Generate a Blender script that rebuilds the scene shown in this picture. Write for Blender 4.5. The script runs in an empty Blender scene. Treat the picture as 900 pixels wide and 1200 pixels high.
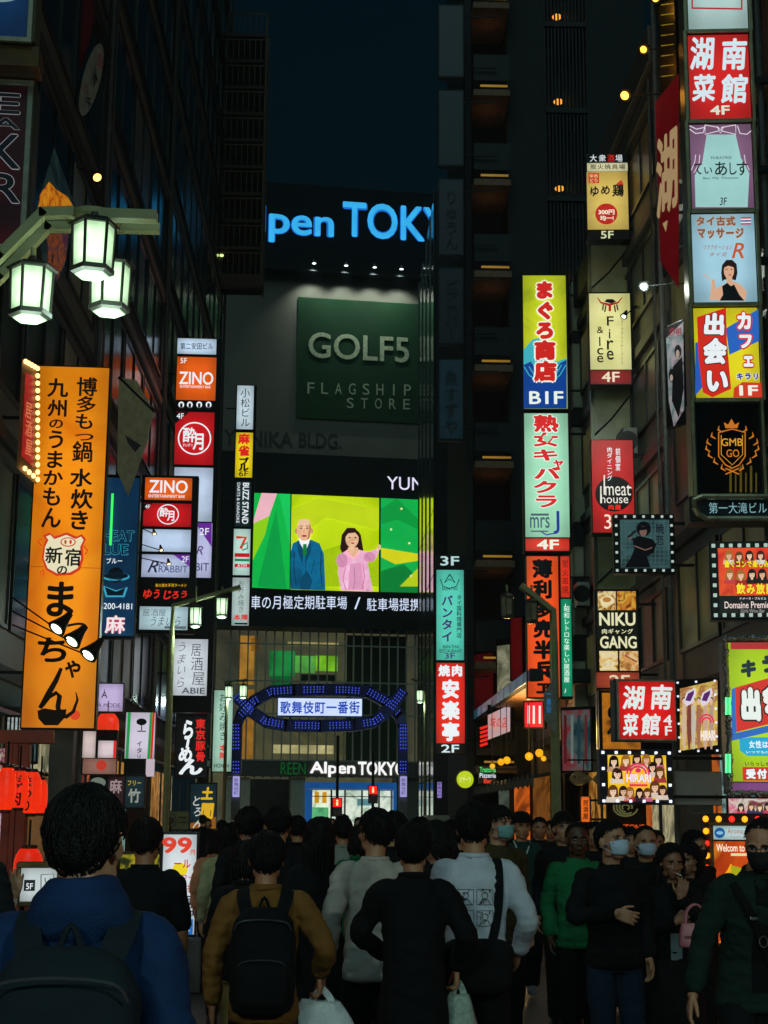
import bpy, bmesh, math, random
from mathutils import Vector, Matrix, noise, Euler
R = math.radians
random.seed(7)

# ---------------------------------------------------------------- camera
SC = bpy.context.scene
CAM_H, FPX, VPX, HOR = 1.65, 1800.0, 390.0, 960.0     # eye height, focal in photo pixels, street vanishing column, horizon row
PITCH = math.atan((HOR - 600) / FPX)
YAW = math.atan((450 - VPX) / FPX * math.cos(PITCH))
ROLL = R(0.4)
CAM_R = Matrix.Rotation(-YAW, 3, 'Z') @ Matrix.Rotation(R(90) + PITCH, 3, 'X') @ Matrix.Rotation(ROLL, 3, 'Z')
CAM_P = Vector((0, 0, CAM_H))
cd = bpy.data.cameras.new('camera'); cam = bpy.data.objects.new('camera', cd)
SC.collection.objects.link(cam); SC.camera = cam
cam.matrix_world = CAM_R.to_4x4(); cam.location = CAM_P
cd.sensor_fit = 'VERTICAL'; cd.sensor_height = 36; cd.lens = FPX / 1200 * 36
cd.clip_start = 0.1; cd.clip_end = 2000

# ---------------------------------------------------------------- night sky, weak sky-glow sun, exposure
W = bpy.data.worlds.new('World'); SC.world = W; W.use_nodes = True
wn = W.node_tree; bg = wn.nodes['Background']
sky = wn.nodes.new('ShaderNodeTexSky'); sky.sky_type = 'NISHITA'; sky.sun_disc = False
sky.sun_elevation = R(-4); sky.sun_rotation = R(200); sky.air_density = 1.0
gm = wn.nodes.new('ShaderNodeMix'); gm.data_type = 'RGBA'; gm.inputs[0].default_value = 0.97
gm.inputs[7].default_value = (0.003, 0.044, 0.076, 1)      # city glow on a clear night
wn.links.new(sky.outputs[0], gm.inputs[6]); wn.links.new(gm.outputs[2], bg.inputs[0])
bg.inputs[1].default_value = 0.10
sd = bpy.data.lights.new('sun', 'SUN'); sd.energy = 0.34; sd.angle = R(40); sd.color = (0.50, 0.90, 0.92)
sun = bpy.data.objects.new('sun', sd); SC.collection.objects.link(sun)
sun.rotation_euler = (R(48), 0, R(-12))                        # from behind the camera, above the street
SC.view_settings.view_transform = 'Standard'; SC.view_settings.look = 'None'
SC.view_settings.exposure = 0.0; SC.view_settings.gamma = 1.0; SC.view_settings.use_curve_mapping = False
try:
    SC.cycles.use_denoising = True; SC.cycles.max_bounces = 6; SC.cycles.sample_clamp_indirect = 3.0
    SC.cycles.caustics_reflective = False; SC.cycles.caustics_refractive = False
except Exception: pass

# ---------------------------------------------------------------- photo measuring: pixel -> point
def ray(px, py):
    return (CAM_R @ Vector(((px - 450) / FPX, (600 - py) / FPX, -1.0)))
def at(px, py, Y):
    d = ray(px, py); return CAM_P + d * (Y / d.y)
def on_ground(px, py):
    d = ray(px, py); return CAM_P + d * (-CAM_H / d.z)
def depth_for(px, X):                                          # depth at which a plane x = X shows at that column
    d = ray(px, 800); return X / d.x * d.y

# ---------------------------------------------------------------- materials
def lin(c):
    if isinstance(c, str):
        c = c.lstrip('#'); c = [int(c[i:i + 2], 16) / 255 for i in (0, 2, 4)]
        c = [x / 12.92 if x <= .04045 else ((x + .055) / 1.055) ** 2.4 for x in c]
    return (c[0], c[1], c[2], 1)
MATS = {}
def mat(name, col, rough=0.6, metal=0.0, var=0.25, scale=6.0, bump=0.0, bscale=40.0, spec=0.5, alpha=None, wave=None):
    """base colour with noise variation, roughness variation and optional bump"""
    if name in MATS: return MATS[name]
    m = bpy.data.materials.new(name); m.use_nodes = True; MATS[name] = m
    nt = m.node_tree; b = nt.nodes['Principled BSDF']
    c = lin(col)
    b.inputs['Roughness'].default_value = rough; b.inputs['Metallic'].default_value = metal
    b.inputs['Specular IOR Level'].default_value = spec
    tc = nt.nodes.new('ShaderNodeTexCoord')
    n = nt.nodes.new('ShaderNodeTexNoise'); n.inputs['Scale'].default_value = scale; n.inputs['Detail'].default_value = 5
    nt.links.new(tc.outputs['Object'], n.inputs['Vector'])
    r = nt.nodes.new('ShaderNodeMapRange'); r.inputs[1].default_value = .3; r.inputs[2].default_value = .7
    r.inputs[3].default_value = 1 - var; r.inputs[4].default_value = 1 + var
    nt.links.new(n.outputs[0], r.inputs[0])
    x = nt.nodes.new('ShaderNodeVectorMath'); x.operation = 'SCALE'; x.inputs[0].default_value = c[:3]
    nt.links.new(r.outputs[0], x.inputs['Scale']); nt.links.new(x.outputs[0], b.inputs['Base Color'])
    r2 = nt.nodes.new('ShaderNodeMapRange'); r2.inputs[3].default_value = max(.03, rough - .12); r2.inputs[4].default_value = min(1, rough + .12)
    nt.links.new(n.outputs[0], r2.inputs[0]); nt.links.new(r2.outputs[0], b.inputs['Roughness'])
    if bump:
        n2 = nt.nodes.new('ShaderNodeTexNoise'); n2.inputs['Scale'].default_value = bscale; n2.inputs['Detail'].default_value = 6
        nt.links.new(tc.outputs['Object'], n2.inputs['Vector'])
        bp = nt.nodes.new('ShaderNodeBump'); bp.inputs['Strength'].default_value = bump; bp.inputs['Distance'].default_value = .02
        nt.links.new(n2.outputs[0], bp.inputs['Height']); nt.links.new(bp.outputs[0], b.inputs['Normal'])
    return m
def edge_falloff(nt, tc, src, b, amount):
    """light boxes are brightest over their tubes and dimmer towards the casing"""
    if not amount: nt.links.new(src, b.inputs['Emission Strength']); return
    sx = nt.nodes.new('ShaderNodeSeparateXYZ'); nt.links.new(tc.outputs['Generated'], sx.inputs[0]); o = src
    for ax in ('X', 'Z'):
        m1 = nt.nodes.new('ShaderNodeMath'); m1.operation = 'PINGPONG'; m1.inputs[1].default_value = .5; nt.links.new(sx.outputs[ax], m1.inputs[0])
        r = nt.nodes.new('ShaderNodeMapRange'); r.interpolation_type = 'SMOOTHSTEP'; r.inputs[1].default_value = 0; r.inputs[2].default_value = .30; r.inputs[3].default_value = 1 - amount; r.inputs[4].default_value = 1.06
        nt.links.new(m1.outputs[0], r.inputs[0]); mu = nt.nodes.new('ShaderNodeMath'); mu.operation = 'MULTIPLY'; nt.links.new(o, mu.inputs[0]); nt.links.new(r.outputs[0], mu.inputs[1]); o = mu.outputs[0]
    nt.links.new(o, b.inputs['Emission Strength'])
def glow(col, s=1.0, var=0.10, scale=1.2, sample=True, edge=0.0):
    """a lit face: backlit plastic, tube, lamp glass"""
    key = ('glow', str(col), s, var, scale, sample, edge)
    if key in MATS: return MATS[key]
    m = bpy.data.materials.new('lit_' + str(col).strip('#')); m.use_nodes = True; MATS[key] = m
    nt = m.node_tree; b = nt.nodes['Principled BSDF']; c = lin(col)
    b.inputs['Base Color'].default_value = (c[0] * .3, c[1] * .3, c[2] * .3, 1); b.inputs['Roughness'].default_value = .35
    b.inputs['Emission Color'].default_value = c
    if var:
        tc = nt.nodes.new('ShaderNodeTexCoord')
        n = nt.nodes.new('ShaderNodeTexNoise'); n.inputs['Scale'].default_value = scale; n.inputs['Detail'].default_value = 8; n.inputs['Roughness'].default_value = .62
        nt.links.new(tc.outputs['Object'], n.inputs['Vector'])
        r = nt.nodes.new('ShaderNodeMapRange'); r.inputs[1].default_value = .3; r.inputs[2].default_value = .7
        r.inputs[3].default_value = s * (1 - var * 1.4); r.inputs[4].default_value = s * (1 + var)
        nt.links.new(n.outputs[0], r.inputs[0]); edge_falloff(nt, tc, r.outputs[0], b, edge)
    else: b.inputs['Emission Strength'].default_value = s
    if not sample:
        try: m.cycles.emission_sampling = 'NONE'
        except Exception: pass
    return m
def photo_mat(cols, s=0.8, scale=9.0, seed=0, edge=0.0):
    """printed backlit picture: mottled patches of a few colours"""
    key = ('photo', tuple(cols), s, scale, seed, edge)
    if key in MATS: return MATS[key]
    m = bpy.data.materials.new('printed_picture'); m.use_nodes = True; MATS[key] = m
    nt = m.node_tree; b = nt.nodes['Principled BSDF']
    tc = nt.nodes.new('ShaderNodeTexCoord'); mp = nt.nodes.new('ShaderNodeMapping'); mp.inputs['Location'].default_value = (seed * 3.1, seed * 1.7, seed)
    nt.links.new(tc.outputs['Object'], mp.inputs[0])
    n = nt.nodes.new('ShaderNodeTexNoise'); n.inputs['Scale'].default_value = scale; n.inputs['Detail'].default_value = 6; n.inputs['Distortion'].default_value = 1.2
    nt.links.new(mp.outputs[0], n.inputs['Vector'])
    cr = nt.nodes.new('ShaderNodeValToRGB'); e = cr.color_ramp.elements
    e[0].position = .3; e[0].color = lin(cols[0]); e[1].position = .7; e[1].color = lin(cols[-1])
    for i, c in enumerate(cols[1:-1]):
        k = e.new(.3 + .4 * (i + 1) / (len(cols) - 1)); k.color = lin(c)
    nt.links.new(n.outputs[0], cr.inputs[0]); nt.links.new(cr.outputs[0], b.inputs['Emission Color'])
    nt.links.new(cr.outputs[0], b.inputs['Base Color'])
    v = nt.nodes.new('ShaderNodeValue'); v.outputs[0].default_value = s; edge_falloff(nt, tc, v.outputs[0], b, edge); b.inputs['Roughness'].default_value = .35
    return m
def glass(name='window_glass', col='#0a1214', rough=.2):
    if name in MATS: return MATS[name]
    m = mat(name, col, rough=rough, var=.3, scale=.7, spec=.9); return m

# ---------------------------------------------------------------- mesh building
COL = SC.collection
class MB:
    def __init__(s): s.v = []; s.f = []; s.m = []; s.mats = []
    def add(s, vs, fs, m=None):
        o = len(s.v); s.v += [tuple(v) for v in vs]
        mi = 0
        if m is not None:
            if m not in s.mats: s.mats.append(m)
            mi = s.mats.index(m)
        for f in fs: s.f.append(tuple(i + o for i in f)); s.m.append(mi)
    def box(s, x0, x1, y0, y1, z0, z1, m=None, M=None):
        vs = [Vector((x, y, z)) for x in (x0, x1) for y in (y0, y1) for z in (z0, z1)]
        if M is not None: vs = [M @ v for v in vs]
        s.add(vs, [(0, 1, 3, 2), (4, 6, 7, 5), (0, 4, 5, 1), (2, 3, 7, 6), (0, 2, 6, 4), (1, 5, 7, 3)], m)
    def bbox(s, x0, x1, y0, y1, z0, z1, b=.01, m=None):
        """box with bevelled edges"""
        bm = bmesh.new(); bmesh.ops.create_cube(bm, size=1)
        for v in bm.verts:
            v.co = Vector((x0 + (v.co.x + .5) * (x1 - x0), y0 + (v.co.y + .5) * (y1 - y0), z0 + (v.co.z + .5) * (z1 - z0)))
        b = min(b, .3 * min(abs(x1 - x0), abs(y1 - y0), abs(z1 - z0)))
        bmesh.ops.bevel(bm, geom=bm.edges[:], offset=b, segments=2, affect='EDGES', profile=.5)
        s.bm(bm, m=m)
    def bm(s, bm, M=None, m=None):
        bm.verts.index_update()
        s.add([(M @ v.co) if M is not None else v.co.copy() for v in bm.verts], [[v.index for v in f.verts] for f in bm.faces], m); bm.free()
    def tube(s, pts, r, n=8, m=None, caps=True):
        pts = [Vector(p) for p in pts]; rs = r if isinstance(r, (list, tuple)) else [r] * len(pts)
        vs, fs = [], []; prev = None
        for i, p in enumerate(pts):
            t = (pts[min(i + 1, len(pts) - 1)] - pts[max(i - 1, 0)]).normalized()
            a = prev if prev is not None else (Vector((1, 0, 0)) if abs(t.x) < .8 else Vector((0, 1, 0)))
            u = (a - t * a.dot(t)).normalized(); w = t.cross(u); prev = u
            for k in range(n):
                g = 2 * math.pi * k / n; vs.append(p + (u * math.cos(g) + w * math.sin(g)) * rs[i])
        for i in range(len(pts) - 1):
            for k in range(n): fs.append((i * n + k, i * n + (k + 1) % n, (i + 1) * n + (k + 1) % n, (i + 1) * n + k))
        if caps: fs.append(tuple(range(n))[::-1]); fs.append(tuple((len(pts) - 1) * n + k for k in range(n)))
        s.add(vs, fs, m)
    def lathe(s, prof, c=(0, 0, 0), n=16, m=None, axis='z', phase=0.0):
        """profile [(radius, height)] turned round an axis through c"""
        vs, fs = [], []
        for r, h in prof:
            for k in range(n):
                g = 2 * math.pi * k / n + phase; a, b = r * math.cos(g), r * math.sin(g)
                p = {'z': (a, b, h), 'y': (a, h, b), 'x': (h, a, b)}[axis]
                vs.append(Vector(p) + Vector(c))
        L = len(prof)
        for i in range(L - 1):
            for k in range(n): fs.append((i * n + k, i * n + (k + 1) % n, (i + 1) * n + (k + 1) % n, (i + 1) * n + k))
        fs.append(tuple(range(n))[::-1]); fs.append(tuple((L - 1) * n + k for k in range(n)))
        s.add(vs, fs, m)
    def build(s, name, m, parent=None, smooth=False, loc=None, rotz=None, fixn=True):
        me = bpy.data.meshes.new(name); me.from_pydata(s.v, [], s.f)
        if s.mats:
            for x in s.mats: me.materials.append(x)
            me.polygons.foreach_set('material_index', s.m)
        else: me.materials.append(m)
        if fixn:
            bm = bmesh.new(); bm.from_mesh(me); bmesh.ops.recalc_face_normals(bm, faces=bm.faces[:]); bm.to_mesh(me); bm.free()
        if smooth: me.polygons.foreach_set('use_smooth', [True] * len(me.polygons))
        me.update()
        o = bpy.data.objects.new(name, me); COL.objects.link(o)
        if parent is not None: o.parent = parent
        if loc is not None: o.location = loc
        if rotz is not None: o.rotation_euler = (0, 0, rotz)
        return o
def thing(name, label, cat, loc=(0, 0, 0), rotz=0.0, group=None):
    o = bpy.data.objects.new(name, None); COL.objects.link(o); o.empty_display_size = .2
    o.location = loc; o.rotation_euler = (0, 0, rotz)
    return tag(o, label, cat, group)
def tag(o, label, cat, group=None):
    o['label'] = label; o['category'] = cat
    if group: o['group'] = group
    return o
def structure(o): o['kind'] = 'structure'; return o
def copy_thing(root, loc, rotz=None, label=None, group=None):
    r = root.copy(); COL.objects.link(r); r.location = loc
    if rotz is not None: r.rotation_euler = (0, 0, rotz)
    if label: r['label'] = label
    if group: r['group'] = group
    for ch in list(root.children):
        c = ch.copy(); COL.objects.link(c); c.parent = r
        for g in list(ch.children):
            d = g.copy(); COL.objects.link(d); d.parent = c
    return r

# ---------------------------------------------------------------- lettering
TMP = bpy.data.scenes.new('lettering_bench'); TVL = TMP.view_layers[0]
GL = {}
def glyphs(s, off=0.0, shear=0.0):
    k = (s, off, shear)
    if k in GL: return GL[k]
    c = bpy.data.curves.new('t', 'FONT'); c.body = s; c.offset = off; c.shear = shear; c.resolution_u = 4
    o = bpy.data.objects.new('t', c); TMP.collection.objects.link(o); TVL.update()
    e = o.evaluated_get(TVL.depsgraph); m = e.to_mesh()
    vs = [(v.co.x, v.co.y) for v in m.vertices]; fs = [tuple(p.vertices) for p in m.polygons]
    e.to_mesh_clear(); bpy.data.objects.remove(o); bpy.data.curves.remove(c)
    GL[k] = (vs, fs); return GL[k]
WIDE = lambda ch: ord(ch) > 0x2000
class Sign:
    """a sign whose face lies in a vertical plane through at(centre, Y), turned by yaw; everything on it is given in photo pixels"""
    def __init__(s, name, label, cat, rect, Y, yaw=0.0, depth=.22, casing='#15181a', group=None, step=None, border=0, casing_rough=.45, plane=None):
        x0, y0, x1, y1 = rect; cx, cy = (x0 + x1) / 2, (y0 + y1) / 2
        s.yaw = R(yaw); s.o = at(cx, cy, Y) if plane is None else plane
        s.ux = Vector((math.cos(s.yaw), math.sin(s.yaw), 0)); s.n = Vector((-math.sin(s.yaw), math.cos(s.yaw), 0))
        s.rect = rect; s.st = step or max(.004, Y * .00022)
        b = s.uv(cx, y1); s.zb = s.o.z + b[1]
        s.root = thing(name, label, cat, (s.o.x, s.o.y, s.zb), s.yaw, group)
        s.tid = 0; s.parts = {}; s.cur = s.root; s.lay = 1; s.keep = []
        if casing:
            u0, v0, u1, v1 = s.box_uv(rect)
            k = MB(); k.bbox(u0 - border, u1 + border, 0, depth, v0 - border, v1 + border, b=.015)
            s.casing = k.build('casing', mat('casing_' + casing, casing, rough=casing_rough, metal=.3, var=.2, scale=3), s.root)
    def uv(s, px, py):
        d = ray(px, py); t = (s.o - CAM_P).dot(s.n) / d.dot(s.n); p = CAM_P + d * t - s.o
        return (p.dot(s.ux), p.z)
    def loc(s, px, py):
        u, v = s.uv(px, py); return (u, v + s.o.z - s.zb)
    def box_uv(s, r):
        x0, y0, x1, y1 = r; cx, cy = (x0 + x1) / 2, (y0 + y1) / 2
        u0, u1 = s.loc(x0, cy)[0], s.loc(x1, cy)[0]; v1, v0 = s.loc(cx, y0)[1], s.loc(cx, y1)[1]
        return min(u0, u1), v0, max(u0, u1), v1
    def flush(s):
        for (par, nm, m, _t), k in s.parts.items(): k.build(nm, m, par, fixn=False)
        s.parts = {}
    def mb(s, nm, m): return s.parts.setdefault((s.cur, nm, m, s.tid if 'lettering' in nm else 0), MB())
    def _y(s, lay): return -s.st * lay
    def panel(s, r, m, name='panel', thick=None, lay=None, sub=True):
        """a face of the sign as a part of its own; later lettering belongs to it"""
        u0, v0, u1, v1 = s.box_uv(r); k = MB(); y = s._y(lay or 1)
        if thick: y = -thick
        k.box(u0, u1, y, s.st * .2 if not thick else .02, v0, v1)
        o = k.build(name, m, s.root)
        if sub: s.cur = o; s.base = y; 
        s.lay0 = y
        return o
    def top(s): s.cur = s.root
    def rect_(s, r, m, lay=2, name='print'):
        u0, v0, u1, v1 = s.box_uv(r); y = s._y(lay) + min(0, getattr(s, 'lay0', 0) + s.st)
        s.mb(name, m).add([(u0, y, v0), (u1, y, v0), (u1, y, v1), (u0, y, v1)], [(0, 1, 2, 3)])
    def poly(s, pts, m, lay=2, name='print'):
        y = s._y(lay) + min(0, getattr(s, 'lay0', 0) + s.st); q = [s.loc(*p) for p in pts]
        s.mb(name, m).add([(u, y, v) for u, v in q], [tuple(range(len(q)))[::-1]])
    def ell(s, c, rx, ry, m, lay=2, name='print', n=28, a0=0, a1=360, hole=None):
        if hole is None and a1 - a0 == 360:
            s.poly([(c[0] + rx * math.cos(R(a0 + 360 * k / n)), c[1] + ry * math.sin(R(a0 + 360 * k / n))) for k in range(n)], m, lay, name)
        else:
            h = hole or 0
            s.line([(c[0] + (rx + h) / 2 * math.cos(R(a0 + (a1 - a0) * k / n)) , c[1] + (rx + h) / 2 * ry / rx * math.sin(R(a0 + (a1 - a0) * k / n))) for k in range(n + 1)], rx - h, m, lay, name)
    def line(s, pts, w, m, lay=3, name='print'):
        """a stroke w pixels wide along photo points; w may taper (list)"""
        ws = w if isinstance(w, (list, tuple)) else [w] * len(pts); A, B = [], []
        for i, p in enumerate(pts):
            a = pts[max(i - 1, 0)]; b = pts[min(i + 1, len(pts) - 1)]; dx, dy = b[0] - a[0], b[1] - a[1]; L = math.hypot(dx, dy) or 1
            nx, ny = -dy / L * ws[i] / 2, dx / L * ws[i] / 2
            A.append((p[0] + nx, p[1] + ny)); B.append((p[0] - nx, p[1] - ny))
        for i in range(len(pts) - 1): s.poly([A[i], A[i + 1], B[i + 1], B[i]], m, lay, name)
    def glyph(s, st, r, m, lay=3, off=0.0, shear=0.0, name='lettering', fit=True, jit=None):
        bold = 0.0
        if off > .008: bold, off = (off if any(WIDE(c) for c in st) else off * .5), 0.0           # bold by thickening in eight directions
        vs, fs = glyphs(st, off, shear)
        if not vs: return
        u0, v0, u1, v1 = s.box_uv(r); y = s._y(lay) + min(0, getattr(s, 'lay0', 0) + s.st)
        ax, bx = min(v[0] for v in vs) - bold, max(v[0] for v in vs) + bold; ay, by = min(v[1] for v in vs) - bold, max(v[1] for v in vs) + bold
        if len(st) == 1 and WIDE(st):                     # keep kana and kanji in their em box
            e = off + bold; ax, bx, ay, by = min(ax, .02 - e), max(bx, .98 + e), min(ay, -.09 - e), max(by, .85 + e)
        sx, sy = (u1 - u0) / max(bx - ax, .05), (v1 - v0) / max(by - ay, .05)
        if st in ('-', '1', 'I', 'l', '一', 'ー', '・', '.', 'i', "'", 'J') and not WIDE(st): sx = min(sx, sy * .9); u0 = (u0 + u1) / 2 - sx * (bx - ax) / 2
        k = s.mb(name, m)
        D = [(0, 0)] if not bold else [(bold * math.cos(g), bold * math.sin(g)) for g in [math.pi / 4 * i for i in range(8)]]
        for i, (dx, dy) in enumerate(D):
            yy = y - s.st * .06 * i; k.add([(u0 + (a + dx - ax) * sx, yy, v0 + (b + dy - ay) * sy) for a, b in vs], fs)
    def text(s, st, r, m, lay=3, off=.012, shear=0.0, vert=False, outline=None, gap=.06, name='lettering', jitter=0):
        """fit a string into a pixel rectangle; outline = [(material, extra offset), ...] drawn behind, biggest first"""
        s.tid += 1
        jobs = [(m_, off + o_, lay + i) for i, (m_, o_) in enumerate(outline or [])] + [(m, off, lay + len(outline or []))]
        x0, y0, x1, y1 = r
        if vert or (len(st) > 1 and all(WIDE(c) or c == ' ' for c in st)):
            n = len(st); rnd = random.Random(st)
            for i, c in enumerate(st):
                if c == ' ': continue
                j = jitter * rnd.uniform(-1, 1); sc_ = 1 + jitter * rnd.uniform(-.6, .6)
                if vert:
                    h = (y1 - y0) / n; q = (x0, y0 + h * i + h * gap / 2, x1, y0 + h * (i + 1) - h * gap / 2)
                    if not WIDE(c):
                        w = min(x1 - x0, h * .75); q = ((x0 + x1 - w) / 2, q[1] + h * .1, (x0 + x1 + w) / 2, q[3] - h * .1)
                    if c in 'っゃょャッィァェのを' and jitter: sc_ *= .8
                else:
                    w = (x1 - x0) / n; q = (x0 + w * i + w * gap / 2, y0, x0 + w * (i + 1) - w * gap / 2, y1)
                cx, cy, hw, hh = (q[0] + q[2]) / 2, (q[1] + q[3]) / 2, (q[2] - q[0]) / 2 * sc_, (q[3] - q[1]) / 2 * sc_
                cx += j * hw * .3
                for m_, o_, l_ in jobs:
                    e = (o_ - off) * hw * 2
                    c2 = '|' if (vert and c == 'ー') else c
                    if c2 == '|':
                        s.line([(cx, cy - hh * .9), (cx, cy + hh * .9)], hw * .28 + 2 * e, m_, l_, name)
                    else: s.glyph(c2, (cx - hw - e, cy - hh - e, cx + hw + e, cy + hh + e), m_, l_, o_, shear, name)
        else:
            for m_, o_, l_ in jobs:
                e = (o_ - off) * (y1 - y0); s.glyph(st, (x0 - e, y0 - e, x1 + e, y1 + e), m_, l_, o_, shear, name)
    def frame(s, r, w, m, d=.05, name='frame', out=True):
        """raised rectangular frame, w metres wide, outside the pixel rectangle"""
        u0, v0, u1, v1 = s.box_uv(r); k = MB(); a = w if out else 0; b = 0 if out else w
        k.bbox(u0 - a, u1 + a, -d, .02, v1 - b, v1 + a, b=.006); k.bbox(u0 - a, u1 + a, -d, .02, v0 - a, v0 + b, b=.006)
        k.bbox(u0 - a, u0 + b, -d, .02, v0 + b, v1 - b, b=.006); k.bbox(u1 - b, u1 + a, -d, .02, v0 + b, v1 - b, b=.006)
        return k.build(name, m, s.root)
    def bulbs(s, r, nx, ny, rad, m, y=-.02, name='bulb', jit=0):
        """round bulbs along the border of a pixel rectangle, each a part"""
        u0, v0, u1, v1 = s.box_uv(r); P = []
        for i in range(nx): P += [(u0 + (u1 - u0) * i / (nx - 1), v1), (u0 + (u1 - u0) * i / (nx - 1), v0)]
        for j in range(1, ny - 1): P += [(u0, v0 + (v1 - v0) * j / (ny - 1)), (u1, v0 + (v1 - v0) * j / (ny - 1))]
        ms = m if isinstance(m, list) else [m]; first = {}
        for i, (u, v) in enumerate(P):
            q = ms[(int(u * 7.3 + v * 11.7 + 99)) % len(ms)]
            if q in first: o = first[q].copy(); COL.objects.link(o)
            else:
                k = MB(); k.lathe([(rad * .9, 0), (rad, -rad * .3), (rad * .75, -rad * .75), (rad * .3, -rad)], n=8, axis='y'); o = k.build(name, q, s.root, smooth=True); first[q] = o
            o.parent = s.root; o.location = (u, y, v)
    def brackets(s, side, L=.45, rows=(.15, .85), y=.1, r=.025):
        """steel arms that hold the sign off the wall"""
        u0, v0, u1, v1 = s.box_uv(s.rect)
        for t in rows:
            z = v0 + (v1 - v0) * t; a = u1 if side > 0 else u0
            k = MB(); k.box(min(a, a + side * L), max(a, a + side * L), y - r, y + r, z - r, z + r)
            k.build('bracket', mat('dark_steel', '#1c2021', rough=.5, metal=.7), s.root)
    def done(s): s.flush(); return s.root
# ================================================================= ground and street
asph = mat('asphalt', (.032, .035, .037), rough=.42, var=.35, scale=2.5, bump=.5, bscale=90)
M = MB(); M.add([(-300, -120, 0), (300, -120, 0), (300, 500, 0), (-300, 500, 0)], [(0, 1, 2, 3)])
structure(M.build('ground', asph))
pave = mat('paving_slabs', (.085, .085, .08), rough=.45, var=.3, scale=1.5, bump=.3)
for a, b in ((-5.5, -3.3), (4.5, 6.55)):
    M = MB(); y = 4.0
    M.bbox(a, b, -6, 82, -.05, .10, b=.01)
    k = structure(M.build('pavement', pave))
M = MB()
for x in (-3.28, 4.38): M.bbox(x, x + .10, -6, 82, -.05, .115, b=.012)
structure(M.build('kerb', mat('kerb_stone', (.16, .16, .15), rough=.6, bump=.3)))
paint = mat('road_paint', (.55, .58, .56), rough=.5, var=.4, scale=9)
M = MB(); M.box(-3.1, 4.3, 12.35, 12.8, .001, .004); structure(M.build('road_marking', paint))
M = MB()
for i in range(9): M.box(-4.4 + i * 1.0, -3.9 + i * 1.0, 88, 92, .001, .004)
for i in range(9): M.box(-4.4 + i * 1.0, -3.9 + i * 1.0, 104, 110, .001, .004)
structure(M.build('crossing_stripes', paint))

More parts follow.
